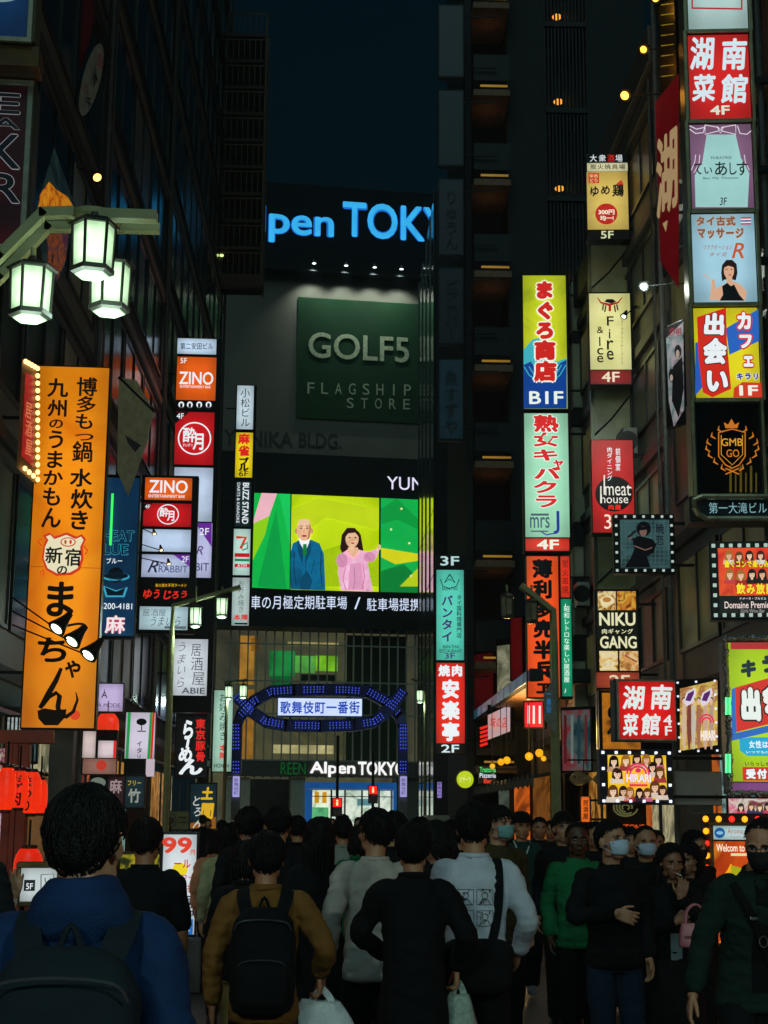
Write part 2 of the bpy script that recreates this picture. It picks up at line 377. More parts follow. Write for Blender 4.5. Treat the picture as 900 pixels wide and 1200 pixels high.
# ================================================================= buildings along the street
WALL = {'dark': mat('wall_dark', (.022, .025, .027), rough=.75, var=.3, scale=.8, bump=.3, bscale=12),
        'tile': mat('wall_tile', (.11, .10, .085), rough=.5, var=.3, scale=1.2, bump=.3, bscale=30),
        'pale': mat('wall_pale', (.22, .22, .18), rough=.6, var=.3, scale=.6, bump=.2, bscale=20),
        'brick': mat('wall_brick', (.10, .055, .04), rough=.75, var=.35, scale=2, bump=.5, bscale=25)}
FRAME = mat('window_frame', (.06, .065, .065), rough=.35, metal=.8, var=.2)
PANE = glass(); BLIND = mat('window_blind', (.24, .24, .17), rough=.35, var=.35, scale=.9)
LITP = glow('#4a3a1c', .22, .35, 1.0, sample=False)
DIMP = glow('#3c3a20', .55, .5, .9)  # panes given a dim glow to brighten the right facades
def row_building(label, side, X, y0, y1, H, wall, floors, bays, ground=4.0, blinds=.5, seed=1, lit=.06, deep=9, sill=True):
    """one house of the street: wall facing the street at x = X, windows storey by storey, cornices, shop opening"""
    rnd = random.Random(seed); s = 1 if side == 'right' else -1
    root = thing('street_building', label, 'building', (X, (y0 + y1) / 2, 0))
    L = y1 - y0 - .06; k = MB(); h = L / 2
    k.box(0 if s > 0 else -deep, deep if s > 0 else 0, -h, h, ground, H)
    for a, b in ((-h, -h + .45), (h - .45, h)): k.box(min(0, s * .5), max(0, s * .5), a, b, 0, ground)   # piers beside the shop
    k.box(min(s * 3, s * deep), max(s * 3, s * deep), -h, h, 0, ground)
    wl = k.build('wall', WALL[wall], root)
    fh = (H - ground - .8) / floors; bw = (L - .8) / bays
    c = MB()
    for f in range(floors + 1):
        z = ground + f * fh; c.bbox(min(-s * .12, 0), max(-s * .12, 0), -h, h, z - .12, z + .12, b=.02)
    c.bbox(min(-s * .2, 0), max(-s * .2, 0), -h, h, H - .3, H + .5, b=.03); c.build('cornice', WALL['tile' if wall != 'tile' else 'dark'], root)
    pr = None; pw = {}
    for f in range(floors):
        for b in range(bays):
            z0 = ground + f * fh + .75; z1 = ground + (f + 1) * fh - .35; ya = -h + .4 + b * bw + .12; yb = ya + bw - .24
            if pr is None:
                hw, hz = (yb - ya) / 2, (z1 - z0) / 2; F = MB()
                for (p, q, r_, t) in ((-hw, hw, -hz, -hz + .07), (-hw, hw, hz - .07, hz), (-hw, -hw + .07, -hz + .07, hz - .07), (hw - .07, hw, -hz + .07, hz - .07), (-.03, .03, -hz + .07, hz - .07)):
                    F.box(-.06, .02, p, q, r_, t)
                pr = F.build('window', FRAME, root)
                o = pr
            else: o = pr.copy(); COL.objects.link(o); o.parent = root
            o.location = (0 if s > 0 else 0, (ya + yb) / 2, (z0 + z1) / 2); o.rotation_euler = (0, 0, 0 if s > 0 else math.pi)
            r_ = rnd.random(); mm = LITP if r_ < lit else DIMP if (side == 'right' and y0 > 20 and z0 < 16 and rnd.random() < .45) else (BLIND if r_ < lit + blinds else PANE)
            if mm not in pw:
                G = MB(); G.box(-.02, .01, -hw + .03, hw - .03, -hz + .03, hz - .03); p_ = G.build('pane', mm, o); pw[mm] = p_
            else: p_ = pw[mm].copy(); COL.objects.link(p_); p_.parent = o
    if side == 'right' and y0 > 20:
        for i in range(3):                                      # outdoor units of air conditioners on the wall
            g = MB(); z = ground + (i + 1) * fh + .3; yv = -h * .6 + i * h * .5; g.bbox(-.42, -.1, yv - .38, yv + .38, z, z + .6, b=.02); a = g.build('air_conditioner', mat('ac_white', (.42, .42, .37), rough=.5), root)
            g = MB(); g.lathe([(.22, 0), (.22, .012), (.19, .016), (.03, .016)], c=(-.31, yv - .385, z + .3), n=18, axis='y'); g.build('fan_grille', FRAME, a)
            g = MB(); g.box(-.45, .0, yv - .3, yv - .26, z - .05, z); g.build('shelf', FRAME, root)
    n_ = max(2, int(L / 3.2)); w_ = (L - 1.0) / n_
    for i in range(n_):                                         # lit shop insides behind a glass front
        g = MB(); ya = -h + .5 + i * w_; g.box(min(s * 1.6, s * 1.7), max(s * 1.6, s * 1.7), ya + .06, ya + w_ - .06, .15, ground - .5)
        g.build('shop_interior', photo_mat(rnd.choice([('#2a1808', '#7a4a18', '#c08a3a', '#4a2a10'), ('#1a1c18', '#6a6a50', '#b8b088', '#3a3a2a'), ('#200c08', '#7a2a14', '#c0601c', '#3a140a'), ('#101c20', '#3a5a5a', '#8ab0a8', '#20343a')]), .8, .9, rnd.randint(0, 40)), root)
        g = MB(); g.box(min(s * .3, s * .36), max(s * .3, s * .36), ya, ya + .07, 0, ground - .45); g.box(min(s * .3, s * .36), max(s * .3, s * .36), ya + .07, ya + w_, ground - .52, ground - .45); g.box(min(s * .3, s * .36), max(s * .3, s * .36), ya + .07, ya + w_, 0, .5); g.build('shop_frame', FRAME, root)
    d = MB(); yy = h - .25
    d.tube([(-s * .14, yy, ground * .2), (-s * .14, yy, H)], .055, 8); d.build('downpipe', mat('pipe_paint', (.12, .12, .11), rough=.5), root); d = MB(); d.tube([(-s * .12, -yy + .2, ground), (-s * .12, -yy + .2, H - .5)], .03, 6)
    d.build('cable_duct', mat('pipe_paint', (.12, .12, .11), rough=.5), root)
    return root
# left row
row_building('dark narrow building at the near left with the lantern shop below', 'left', -5.55, 6, 22, 19, 'dark', 4, 4, seed=2, blinds=.25)
row_building('dark building on the left behind the tall orange restaurant sign', 'left', -5.55, 22, 34, 24, 'tile', 5, 3, seed=3, blinds=.3)
row_building('dark left building carrying the two stacked tenant sign towers', 'left', -5.55, 34, 47, 36, 'dark', 9, 3, seed=4, blinds=.15, lit=0)
row_building('tall dark building on the left beside the blue arch', 'left', -5.55, 47, 71, 48, 'dark', 12, 5, seed=5, blinds=.1, lit=0)
# right row
row_building('near right building carrying the tall white column of tenant signs', 'right', 6.6, 6, 22, 24, 'dark', 5, 4, seed=6, blinds=.3)
row_building('right building with pale ribbon windows beside the white sign column', 'right', 6.6, 22, 29.3, 19, 'tile', 5, 2, seed=7, blinds=.85, lit=.1)
row_building('slim right building behind the meat restaurant sign column', 'right', 6.6, 29.3, 36, 17.5, 'pale', 5, 2, seed=8, blinds=.8)
row_building('low right building behind the tuna shop sign with sloping roof edge', 'right', 6.6, 36, 50, 15.6, 'tile', 4, 4, seed=9, blinds=.4)

# dark residential tower on the right, lamps behind louvres, warm balcony ceilings
def tower():
    Y0 = 54.0; xa, xb = at(546, 500, Y0).x, at(762, 300, Y0).x
    root = thing('apartment_tower', 'tall dark residential tower with lit landing lamps and brown balcony ceilings', 'tower', ((xa + xb) / 2, Y0, 0))
    w = (xb - xa) / 2; H = 52.0; k = MB()
    X = lambda px, py: at(px, py, Y0).x - (xa + xb) / 2
    Z = lambda px, py: at(px, py, Y0).z
    bx0, bx1 = X(553, 300), X(596, 300); lx0, lx1 = X(640, 200), X(690, 200)
    k.box(-w, bx0, 0, 9, 0, H); k.box(bx1, lx0, 0, 9, 0, H); k.box(lx1, w, 0, 9, 0, H)
    k.box(bx0, bx1, 1.8, 9, 0, H); k.box(lx0, lx1, 1.6, 9, 0, H)
    k.build('wall', WALL['dark'], root)
    st = Z(560, 108) - Z(560, 211); n = 15; z0 = Z(560, 211) - 9 * st
    br = mat('balcony_ceiling', (.30, .17, .09), rough=.7); rail = mat('balcony_rail', (.022, .024, .024), rough=.5, metal=.5)
    wl = glow('#ffa83a', 1.3, 0, sample=True); dimw = glow('#b88a30', .55, .2, sample=False)
    pr = {}
    def rep(key, builder, loc, m, parent=root):
        if key not in pr: pr[key] = builder(MB()).build(key[0], m, parent)
        else: o = pr[key].copy(); COL.objects.link(o); o.parent = parent; pr[key, loc] = o
        o = pr.get((key, loc), pr[key]); o.location = loc; return o
    def bld(k, *a): k.box(*a); return k
    for i in range(n):
        z = z0 + i * st
        rep(('balcony_slab',), lambda k: bld(k, bx0, bx1, -1.0, 1.8, -.12, .12), (0, 0, z + st * .86), br)
        rep(('balcony_parapet',), lambda k: bld(k, bx0, bx1, -1.0, -.9, .0, 1.05), (0, 0, z - .02), rail)
        rep(('balcony_light_strip',), lambda k: bld(k, bx0 + .25, bx1 - .1, -1.05, -1.0, -.035, .035), (0, 0, z + st * .93 - st), dimw)
        rep(('landing_slab',), lambda k: bld(k, lx0, lx1, -.1, 1.6, -.1, .1), (0, 0, z - .7), rail)
        def louv(k):
            for j in range(13): k.box(lx0 + (lx1 - lx0) * j / 12 - .03, lx0 + (lx1 - lx0) * j / 12 + .03, -.08, -.02, 0, st - .3)
            return k
        rep(('louvre',), louv, (0, 0, z - .58), rail)
        if i > 2 and i < 11:
            l = bpy.data.lights.new('balcony_light', 'POINT'); l.energy = .8; l.color = (1, .5, .2); l.shadow_soft_size = .1; lo = bpy.data.objects.new('balcony_light', l); COL.objects.link(lo); lo.parent = root; lo.location = ((bx0 + bx1) / 2, .2, z + st * .86 - .75)
        def bulb(k): k.lathe([(.04, -.08), (.15, -.06), (.19, 0), (.15, .06), (.04, .08)], n=12); return k
        zz = z + (Z(657, 108) - Z(560, 108)) - .05
        o = rep(('landing_lamp',), bulb, ((lx0 + lx1) / 2 - .2, .7, zz), wl)
    return root
tower()

# mirror glass building at the far right end of the row: it reflects the big screen
root = thing('glass_building', 'narrow building clad in mirror glass reflecting the screen, right end of the row', 'building', (5.0, 83, 0))
k = MB(); k.box(.06, 8, -7.4, 6.6, 0, 34); k.build('wall', WALL['dark'], root)
mir = mat('mirror_glass', (.55, .62, .60), rough=.04, metal=.95, var=.08, scale=.3)
for j in range(10):
    for i in range(4):
        k = MB(); k.box(0, .05, -7.3 + i * 3.48, -7.3 + i * 3.48 + 3.42, .3 + j * 3.37, .3 + j * 3.37 + 3.3); k.build('pane', mir, root)
k = MB()
for i in range(5): k.box(-.05, .0, -7.4 + i * 3.48, -7.34 + i * 3.48, 0, 34)
k.build('mullion', FRAME, root)

# unseen avenue lamps added to light the store front
avm = mat('avenue_lamp_grey', (.2, .2, .2), rough=.5, metal=.4)
for x, lab in ((-13.5, 'tall avenue street lamp left of the street mouth'), (19, 'tall avenue street lamp right of the street mouth')):
    t = thing('avenue_lamp', lab, 'street lamp', (x, 101, 0), 0, 'tall lamps on the avenue'); k = MB(); k.tube([(0, 0, 0), (0, 0, 9.5), (0, 1.2, 10.2), (0, 2.6, 10.3)], [.12, .09, .06, .05], 10); k.build('post', avm, t)
    k = MB(); k.bbox(-.2, .2, 2.2, 3.1, 10.2, 10.4, b=.05); h = k.build('lamp_head', avm, t); k = MB(); k.box(-.17, .17, 2.3, 3.0, 10.17, 10.2); k.build('lens', glow('#f0ffd8', 4, 0), h)
    l = bpy.data.lights.new('avenue_light', 'SPOT'); l.energy = 2600; l.spot_size = R(165); l.spot_blend = .6; l.color = (1, .98, .75); l.shadow_soft_size = .3; lo = bpy.data.objects.new('avenue_light', l); COL.objects.link(lo); lo.parent = t; lo.location = (0, 2.7, 10.1)
# projecting steel stair cage high on the left
root = thing('stair_cage', 'projecting steel stair cage of dim brown bars high above the left row', 'stair cage', (-4.1, 69, 26.4))
xa, xb = at(257, 250, 69).x + 4.1, at(309, 250, 69).x + 4.1
k = MB(); zt = 13
for a in (xa, xb):
    for b in (-.9, .9): k.box(a - .05, a + .05, b - .05, b + .05, -.4, zt)
k.build('post', mat('cage_brown', (.16, .10, .055), rough=.55, metal=.4), root)
fl = mat('cage_floor', (.12, .08, .05), rough=.7)
for i in range(10):
    k = MB(); z = i * 1.35; k.box(xa, xb, -.95, .95, z - .07, z + .07); k.build('landing', fl, root)
    k = MB()
    for j in range(9): k.box(xa + (xb - xa) * j / 8 - .02, xa + (xb - xa) * j / 8 + .02, -.97, -.93, z + .07, z + 1.1)
    k.box(xa, xb, -.98, -.92, z + 1.06, z + 1.12); k.build('railing', mat('cage_brown', '#000'), root)
k = MB(); k.lathe([(.02, 0), (.09, -.03), (.09, -.1), (.02, -.13)], n=10); k.build('lamp', glow('#9fb56a', 3, 0), root, loc=(xa + .25, -1, 1.0))
for sx in (xa, xb):
    pass
k = MB(); k.box(xa + .02, xb - .02, .9, .96, -.3, zt); k.build('back_sheet', mat('cage_sheet', (.03, .025, .02), rough=.6), root)
k = MB(); k.box(-1.6, xa, -.8, -.7, 0, .1); k.box(-1.6, xa, -.8, -.7, 8, 8.1); k.build('wall_tie', fl, root)

# ================================================================= the big store across the avenue
AY, AYAW = 125.0, 7.5
A = Sign('department_store', 'large store building across the avenue with giant screen and green panel', 'building', (240, 226, 560, 975), AY, AYAW, casing=None, step=.05)
def ab(name, r, m, y0, y1, sub=False):
    u0, v0, u1, v1 = A.box_uv(r); k = MB(); k.box(u0, u1, y0, y1, v0, v1); return k.build(name, m, A.root)
stone = mat('store_stone', (.17, .15, .115), rough=.6, var=.15, scale=.25, bump=.05, bscale=3)
def part(name, rect, m, y0, y1): return ab(name, rect, m, y0, y1)
BLK = mat('store_black', (.010, .012, .015), rough=.7, var=.3, scale=.5, spec=.15)
part('upper_wall', (240, 326, 560, 537), stone, 0, 18)
part('roof_sign_block', (240, 226, 560, 325.5), BLK, -1.2, 14)
part('screen_surround', (240, 537.5, 560, 738), BLK, -1.0, 14)
part('green_panel', (348, 355, 560, 495), mat('panel_green', (.0008, .042, .009), rough=.9, var=.2, scale=.3), -.15, .05)
A.lay0 = -1.2
blue = glow('#38b4f2', 1.0, .12, .8); blue2 = glow('#1b6fd0', .9, .05)
A.lay0 = -1.25
for st, r in (('Alpen', (262, 247, 389, 291)), ('TOKYO', (399, 248, 556, 289))):
    A.text(st, r, blue2, lay=1, off=.07, name='roof_lettering'); A.text(st, r, blue, lay=3, off=.03, name='roof_lettering')
A.lay0 = -.16
cream = mat('letter_cream', (.52, .55, .36), rough=.5)
A.text('GOLF5', (361, 393, 479, 423), cream, lay=2, off=.03, name='panel_lettering')
for st, x0, x1, y0, y1 in (('FLAGSHIP', 360, 481, 449, 462), ('STORE', 406, 480, 467, 479)):
    n = len(st); w = (x1 - x0 - 8) / (n - 1)
    for i, c in enumerate(st):
        A.glyph(c, (x0 + w * i + (2.2 if c == 'I' else 0), y0 + i * .35, x0 + w * i + (6 if c == 'I' else 8), y1 + i * .35), cream, lay=2, off=.0, name='panel_lettering')
A.lay0 = -.02
drk = mat('letter_dark', (.03, .03, .03), rough=.5)
A.text('YUNIKA', (262, 505, 343, 523), drk, lay=2, off=.03, name='building_lettering'); A.text('BLDG.', (350, 508, 400, 525), drk, lay=2, off=.03, name='building_lettering')
A.lay0 = -1.02
wht = glow('#e8e4ff', 1.0, 0, sample=False)
A.text('YUNIKA', (451, 563, 528, 578), wht, lay=2, off=.0, name='screen_lettering'); A.text('VISION', (536, 564, 600, 579), wht, lay=2, off=.0, name='screen_lettering')
A.flush()
# screen
scr_r = (292, 581, 488, 699)
u0, v0, u1, v1 = A.box_uv(scr_r); k = MB(); k.box(u0 - .15, u1 + .15, -1.2, -1.0, v0 - .15, v1 + .15); A.cur = k.build('screen', BLK, A.root); A.lay0 = -1.22
S = lambda c, s=1.0: glow(c, s, .06, .5)
def q(*p): return list(p)
A.poly([(292, 581), (338.5, 582.6), (337.5, 693), (292, 691)], S('#0fb548'), 1, 'picture')
A.poly([(340, 582.7), (441.5, 587), (441, 696), (338.5, 693.5)], photo_mat(('#9cba06', '#b4cf08', '#c2dc14', '#aac80a'), 1.0, .12, 4), 1, 'picture')
A.poly([(443.5, 587), (487.5, 589), (487, 697), (443, 696)], S('#12b04c'), 1, 'picture')
A.poly([(305, 581.4), (323, 582), (314, 608), (294, 618)], S('#f0b7c2'), 2, 'picture')
A.poly([(292, 618), (314, 608), (309, 630), (292, 665)], S('#8fce18'), 2, 'picture')
A.poly([(325, 582), (338.5, 582.6), (338, 640)], S('#19c95c'), 2, 'picture')
A.poly([(322, 600), (300, 690), (334, 692.5)], S('#0a9c44'), 2, 'picture')
A.poly([(340, 640), (380, 610), (441, 625), (441, 600), (370, 587), (340, 600)], S('#c3da1a'), 2, 'picture')
A.poly([(340, 660), (400, 640), (441, 660), (441, 690), (338.5, 690)], S('#a5c708'), 2, 'picture')
A.poly([(443.5, 600), (462, 587.8), (487, 612), (487, 624), (462, 612), (444, 618)], S('#0c9a3e'), 2, 'picture')
A.poly([(444, 645), (487, 652), (487, 660), (460, 664), (444, 656)], S('#d6d51c'), 2, 'picture')
A.poly([(443.5, 672), (470, 664), (487, 680), (487, 697), (443, 696)], S('#0b7d34'), 2, 'picture')
A.poly([(465, 690), (487, 668), (487, 690)], S('#b7cf1a'), 3, 'picture')
# man in a blue suit on the screen
suit = photo_mat(('#0a5478', '#0f6f9a', '#0c5f86', '#094a6a'), .85, .45, 3); suit2 = S('#0a4f74', .8); skin = photo_mat(('#d29a74', '#e8b48c', '#f0c29c', '#e0a880'), .95, .9, 7); skin2 = S('#c98d66')
A.poly([(338.5, 652), (341, 640), (349, 636), (363, 636), (372, 640), (377, 652), (379, 694.5), (338.5, 693.3)], suit, 3, 'picture')
A.poly([(346, 637), (354, 646), (352, 664), (347, 650)], suit2, 4, 'picture'); A.poly([(362, 637), (357, 646), (355, 664), (362, 650)], suit2, 4, 'picture')
A.poly([(348, 634), (361, 634), (360, 639), (355, 652), (349, 639)], S('#f2f2f4'), 4, 'picture')
A.poly([(353, 641), (357, 641), (357.5, 652), (355, 656), (352.5, 652)], S('#177a3c'), 5, 'picture')
A.poly([(350, 680), (358, 672), (364, 684), (360, 694), (350, 693.6)], suit2, 4, 'picture')
A.ell((354, 625), 8.6, 12.5, skin, 6, 'picture'); A.ell((345, 626), 1.6, 3, skin2, 5, 'picture'); A.ell((363, 626), 1.6, 3, skin2, 5, 'picture')
A.ell((354, 617), 7.2, 4.6, S('#f3c8a4'), 7, 'picture'); A.ell((354, 632), 3, 1.2, S('#a8473c', .8), 8, 'picture')
for x in (350.5, 357.5): A.ell((x, 623), 1.3, .8, S('#2a1b16', .6), 8, 'picture'); A.line([(x - 2, 620.5), (x + 2, 620.5)], .9, S('#6b5a50', .7), 8, 'picture')
A.line([(354, 623), (353.2, 628), (355, 628.4)], .8, skin2, 8, 'picture')
for p, w_ in (([(343, 650), (342, 668), (345, 690)], 1), ([(374, 650), (373, 670), (375, 690)], 1), ([(366, 660), (362, 676)], .8), ([(356, 656), (356, 676)], .7)): A.line(p, w_, S('#083c5a', .8), 5, 'picture')
A.poly([(360, 614), (362.6, 624), (360, 635), (357, 637), (359, 626)], S('#c88c66', .9), 7, 'picture')
# woman in a pink dress on the screen
pink = photo_mat(('#d98cb2', '#f0b8d4', '#eaa8c8', '#f4c8de'), .95, .6, 5); pink2 = S('#d690b4'); hair = S('#3c1a16', .5)
A.poly([(396, 646), (398, 630), (404, 622), (413, 622), (420, 630), (423, 648), (418, 651), (399, 652)], hair, 3, 'picture')
A.poly([(396, 660), (399, 651), (405, 647), (416, 647), (428, 650), (440, 646), (441, 650), (436, 660), (428, 662), (430, 675), (434, 695.8), (397, 694.8), (393, 672)], pink, 4, 'picture')
A.ell((398, 660), 6.5, 8.5, pink2, 5, 'picture'); A.ell((430, 656), 7, 6, pink2, 5, 'picture'); A.poly([(407, 664), (420, 662), (424, 694), (405, 694)], S('#e39fc2'), 5, 'picture')
for p in ([(402, 668), (399, 682), (402, 694)], [(422, 664), (424, 680), (421, 694)], [(412, 668), (413, 682), (411, 694)], [(394, 656), (399, 664)], [(426, 654), (431, 660)]): A.line(p, .9, S('#c87aa4', .9), 6, 'picture')
A.poly([(405, 645), (416, 645), (418, 650), (411, 657), (404, 650)], skin, 6, 'picture')
A.ell((409.5, 635), 7.6, 10.5, skin, 7, 'picture'); A.ell((441, 645), 2, 3.4, skin, 7, 'picture')
A.poly([(401, 634), (404, 625), (412, 623), (418, 628), (418, 634), (413, 628), (405, 629)], hair, 8, 'picture')
for x in (406.5, 413): A.ell((x, 634), 1.3, .8, S('#2a1b16', .6), 9, 'picture')
A.ell((410, 640.5), 2, .9, S('#c23c4a', .9), 9, 'picture'); A.line([(409.8, 634), (409.4, 637.5)], .7, skin2, 8, 'picture')
for x, y in ((467, 600), (455, 624), (478, 678), (476, 640)): A.ell((x, y), 1.3, 1.3, S('#e9f2b0'), 5, 'picture')
A.top(); A.lay0 = -1.05
tk = glow('#d8e6ff', 1.0, 0, sample=False)
A.text('車の月極定期駐車場', (292, 700, 405, 716), tk, lay=2, off=.004, name='ticker_lettering'); A.text('/', (413, 702, 420, 716), tk, lay=2, name='ticker_lettering')
A.text('駐車場提携', (427, 703, 490, 718), tk, lay=2, off=.004, name='ticker_lettering')
A.flush()
# wall-washing lamps above the green panel
for x, y in ((365, 319), (402, 321.5), (435, 323.5), (466, 325.5)):
    u, v = A.loc(x, y); k = MB(); k.lathe([(.12, 0), (.2, -.25), (.17, -.27), (.05, -.2)], n=12); k.box(-.04, .04, 0, 1.4, .0, .08)
    o = k.build('wall_washer', mat('lamp_grey', (.2, .2, .2), rough=.4, metal=.6), A.root, loc=(u, -1.9, v + .35))
    k = MB(); k.lathe([(.0, -.02), (.17, 0)], n=12); b = k.build('lens', glow('#e8fff4', 6, 0), o, loc=(0, 0, -.26))
    l = bpy.data.lights.new('wall_washer_light', 'SPOT'); l.energy = 700; l.spot_size = R(100); l.spot_blend = .8; l.color = (.82, 1, .9); l.shadow_soft_size = .15
    lo = bpy.data.objects.new('wall_washer_light', l); COL.objects.link(lo); lo.parent = A.root; lo.location = (u, -1.55, v - .05); lo.rotation_euler = (R(14), 0, 0)
# ground storeys: glass wall with mullions, lit inside
back = mat('store_inside', (.16, .15, .10), rough=.7, var=.3, scale=.4)
part('inside_wall', (240, 738, 560, 975), photo_mat(('#22241a', '#34342a', '#46442c', '#2a2e1e'), 1.15, .12, 2), 2.2, 14)  # wall given its own olive glow to look lit
for (r, c, s) in (((283, 742, 300, 800), '#c08a34', .6), ((286, 806, 299, 906), '#b07a2a', .6), ((296, 745, 306, 760), '#8a5a1a', .4), ((318, 760, 348, 790), '#1f8f45', .7), ((349, 766, 372, 786), '#5fbf52', .7), ((373, 766, 399, 784), '#7ec828', .8), ((322, 872, 394, 882), '#b9b07a', .8),
                  ((340, 750, 400, 754), '#c8b878', .5), ((320, 790, 345, 803), '#117a3a', .5), ((362, 796, 392, 802), '#c9c8a0', .25)):
    k = MB(); u0, v0, u1, v1 = A.box_uv(r); k.box(u0, u1, 1.7, 1.9, v0, v1); k.build('inside_light', glow(c, s, .4, .6), A.root)  # glowing boxes: inside lights, and sign reflections painted behind the glass
for (r, c) in (((345, 800, 360, 806), (.02, .02, .02)), ((355, 788, 398, 796), (.015, .015, .015)), ((410, 742, 480, 900), (.02, .05, .02))):  # the wide green one paints a reflection on the right panes
    k = MB(); u0, v0, u1, v1 = A.box_uv(r); k.box(u0, u1, 1.95, 2.1, v0, v1); k.build('inside_panel', mat('inside_%s' % (c,), c, rough=.5), A.root)
mul = mat('store_mullion', (.50, .48, .36), rough=.45, metal=.1, var=.15)
k = MB()
for i in range(27):
    x = 268 + i * 10.4; u = A.loc(x, 840)[0]; v1, v0 = A.loc(x, 738)[1], A.loc(x, 912)[1]; k.box(u - .05, u + .05, -.15, .1, v0, v1)
for y in (757, 800, 838, 892): u0, v0, u1, v1 = A.box_uv((262, y - .8, 555, y + .8)); k.box(u0, u1, -.1, .05, v0, v1)
k.build('mullion', mul, A.root)
part('shop_fascia', (262, 893, 560, 911), mat('store_fascia', (.10, .095, .075), rough=.5), -.6, .3)
A.lay0 = -.65
A.text('Alpen', (362, 893, 415, 911), glow('#ffffff', 1.0, .05), lay=2, off=.055, name='fascia_lettering'); A.text('TOKYO', (418, 893, 474, 909), glow('#ffffff', 1.0, .05), lay=2, off=.055, name='fascia_lettering')
A.text('REEN', (357, 894, 328, 908), glow('#1c7a34', .35, 0, sample=False), lay=2, off=.0, name='small_lettering')  # mirrored sign reflection painted as faint glowing letters
A.flush()
def blk(name, r, m, y0, y1):
    return part(name, r, m, y0, y1)
part('pier', (262, 911, 292, 975), mul, -.3, 2); part('pier', (340, 911, 357, 975), mul, -.3, 2); part('pier', (464, 911, 560, 975), mat('pier_dark', (.10, .12, .09), rough=.4), -.3, 2)
bl = glow('#1d63b0', .55, .12)
part('entrance_frame', (357, 917, 463.5, 925), bl, -.5, .2); part('entrance_frame', (357, 925.2, 365, 975), bl, -.5, .2); part('entrance_frame', (460, 925.2, 463.5, 975), bl, -.5, .2)
part('entrance_glow', (365, 926, 460, 975), photo_mat(('#8fa08c', '#cfe0c8', '#f4fbe8', '#9db8a0'), .85, .9), 1.0, 1.2)
part('entrance_poster', (367, 946, 386, 975), glow('#5fbf7c', .8, .3), .6, .7); part('entrance_poster', (420, 936, 440, 944), glow('#6fa8b0', .6, .3), .6, .7)
for x in (372, 381): part('hanging_sign', (x - 2.5, 928, x + 2.5, 941), glow('#e0a018', .9, .2), .4, .5)
k = MB()
for x in (388, 404, 424, 444): u = A.loc(x, 950)[0]; k.box(u - .06, u + .06, -.1, .1, A.loc(x, 975)[1], A.loc(x, 926)[1])
u0, v0, u1, v1 = A.box_uv((365, 933, 460, 934)); k.box(u0, u1, -.1, .1, v0, v1); k.build('door_frame', FRAME, A.root)
part('dark_window', (293, 913, 339, 975), glass('shop_glass', '#0d1512', .15), .2, .4)

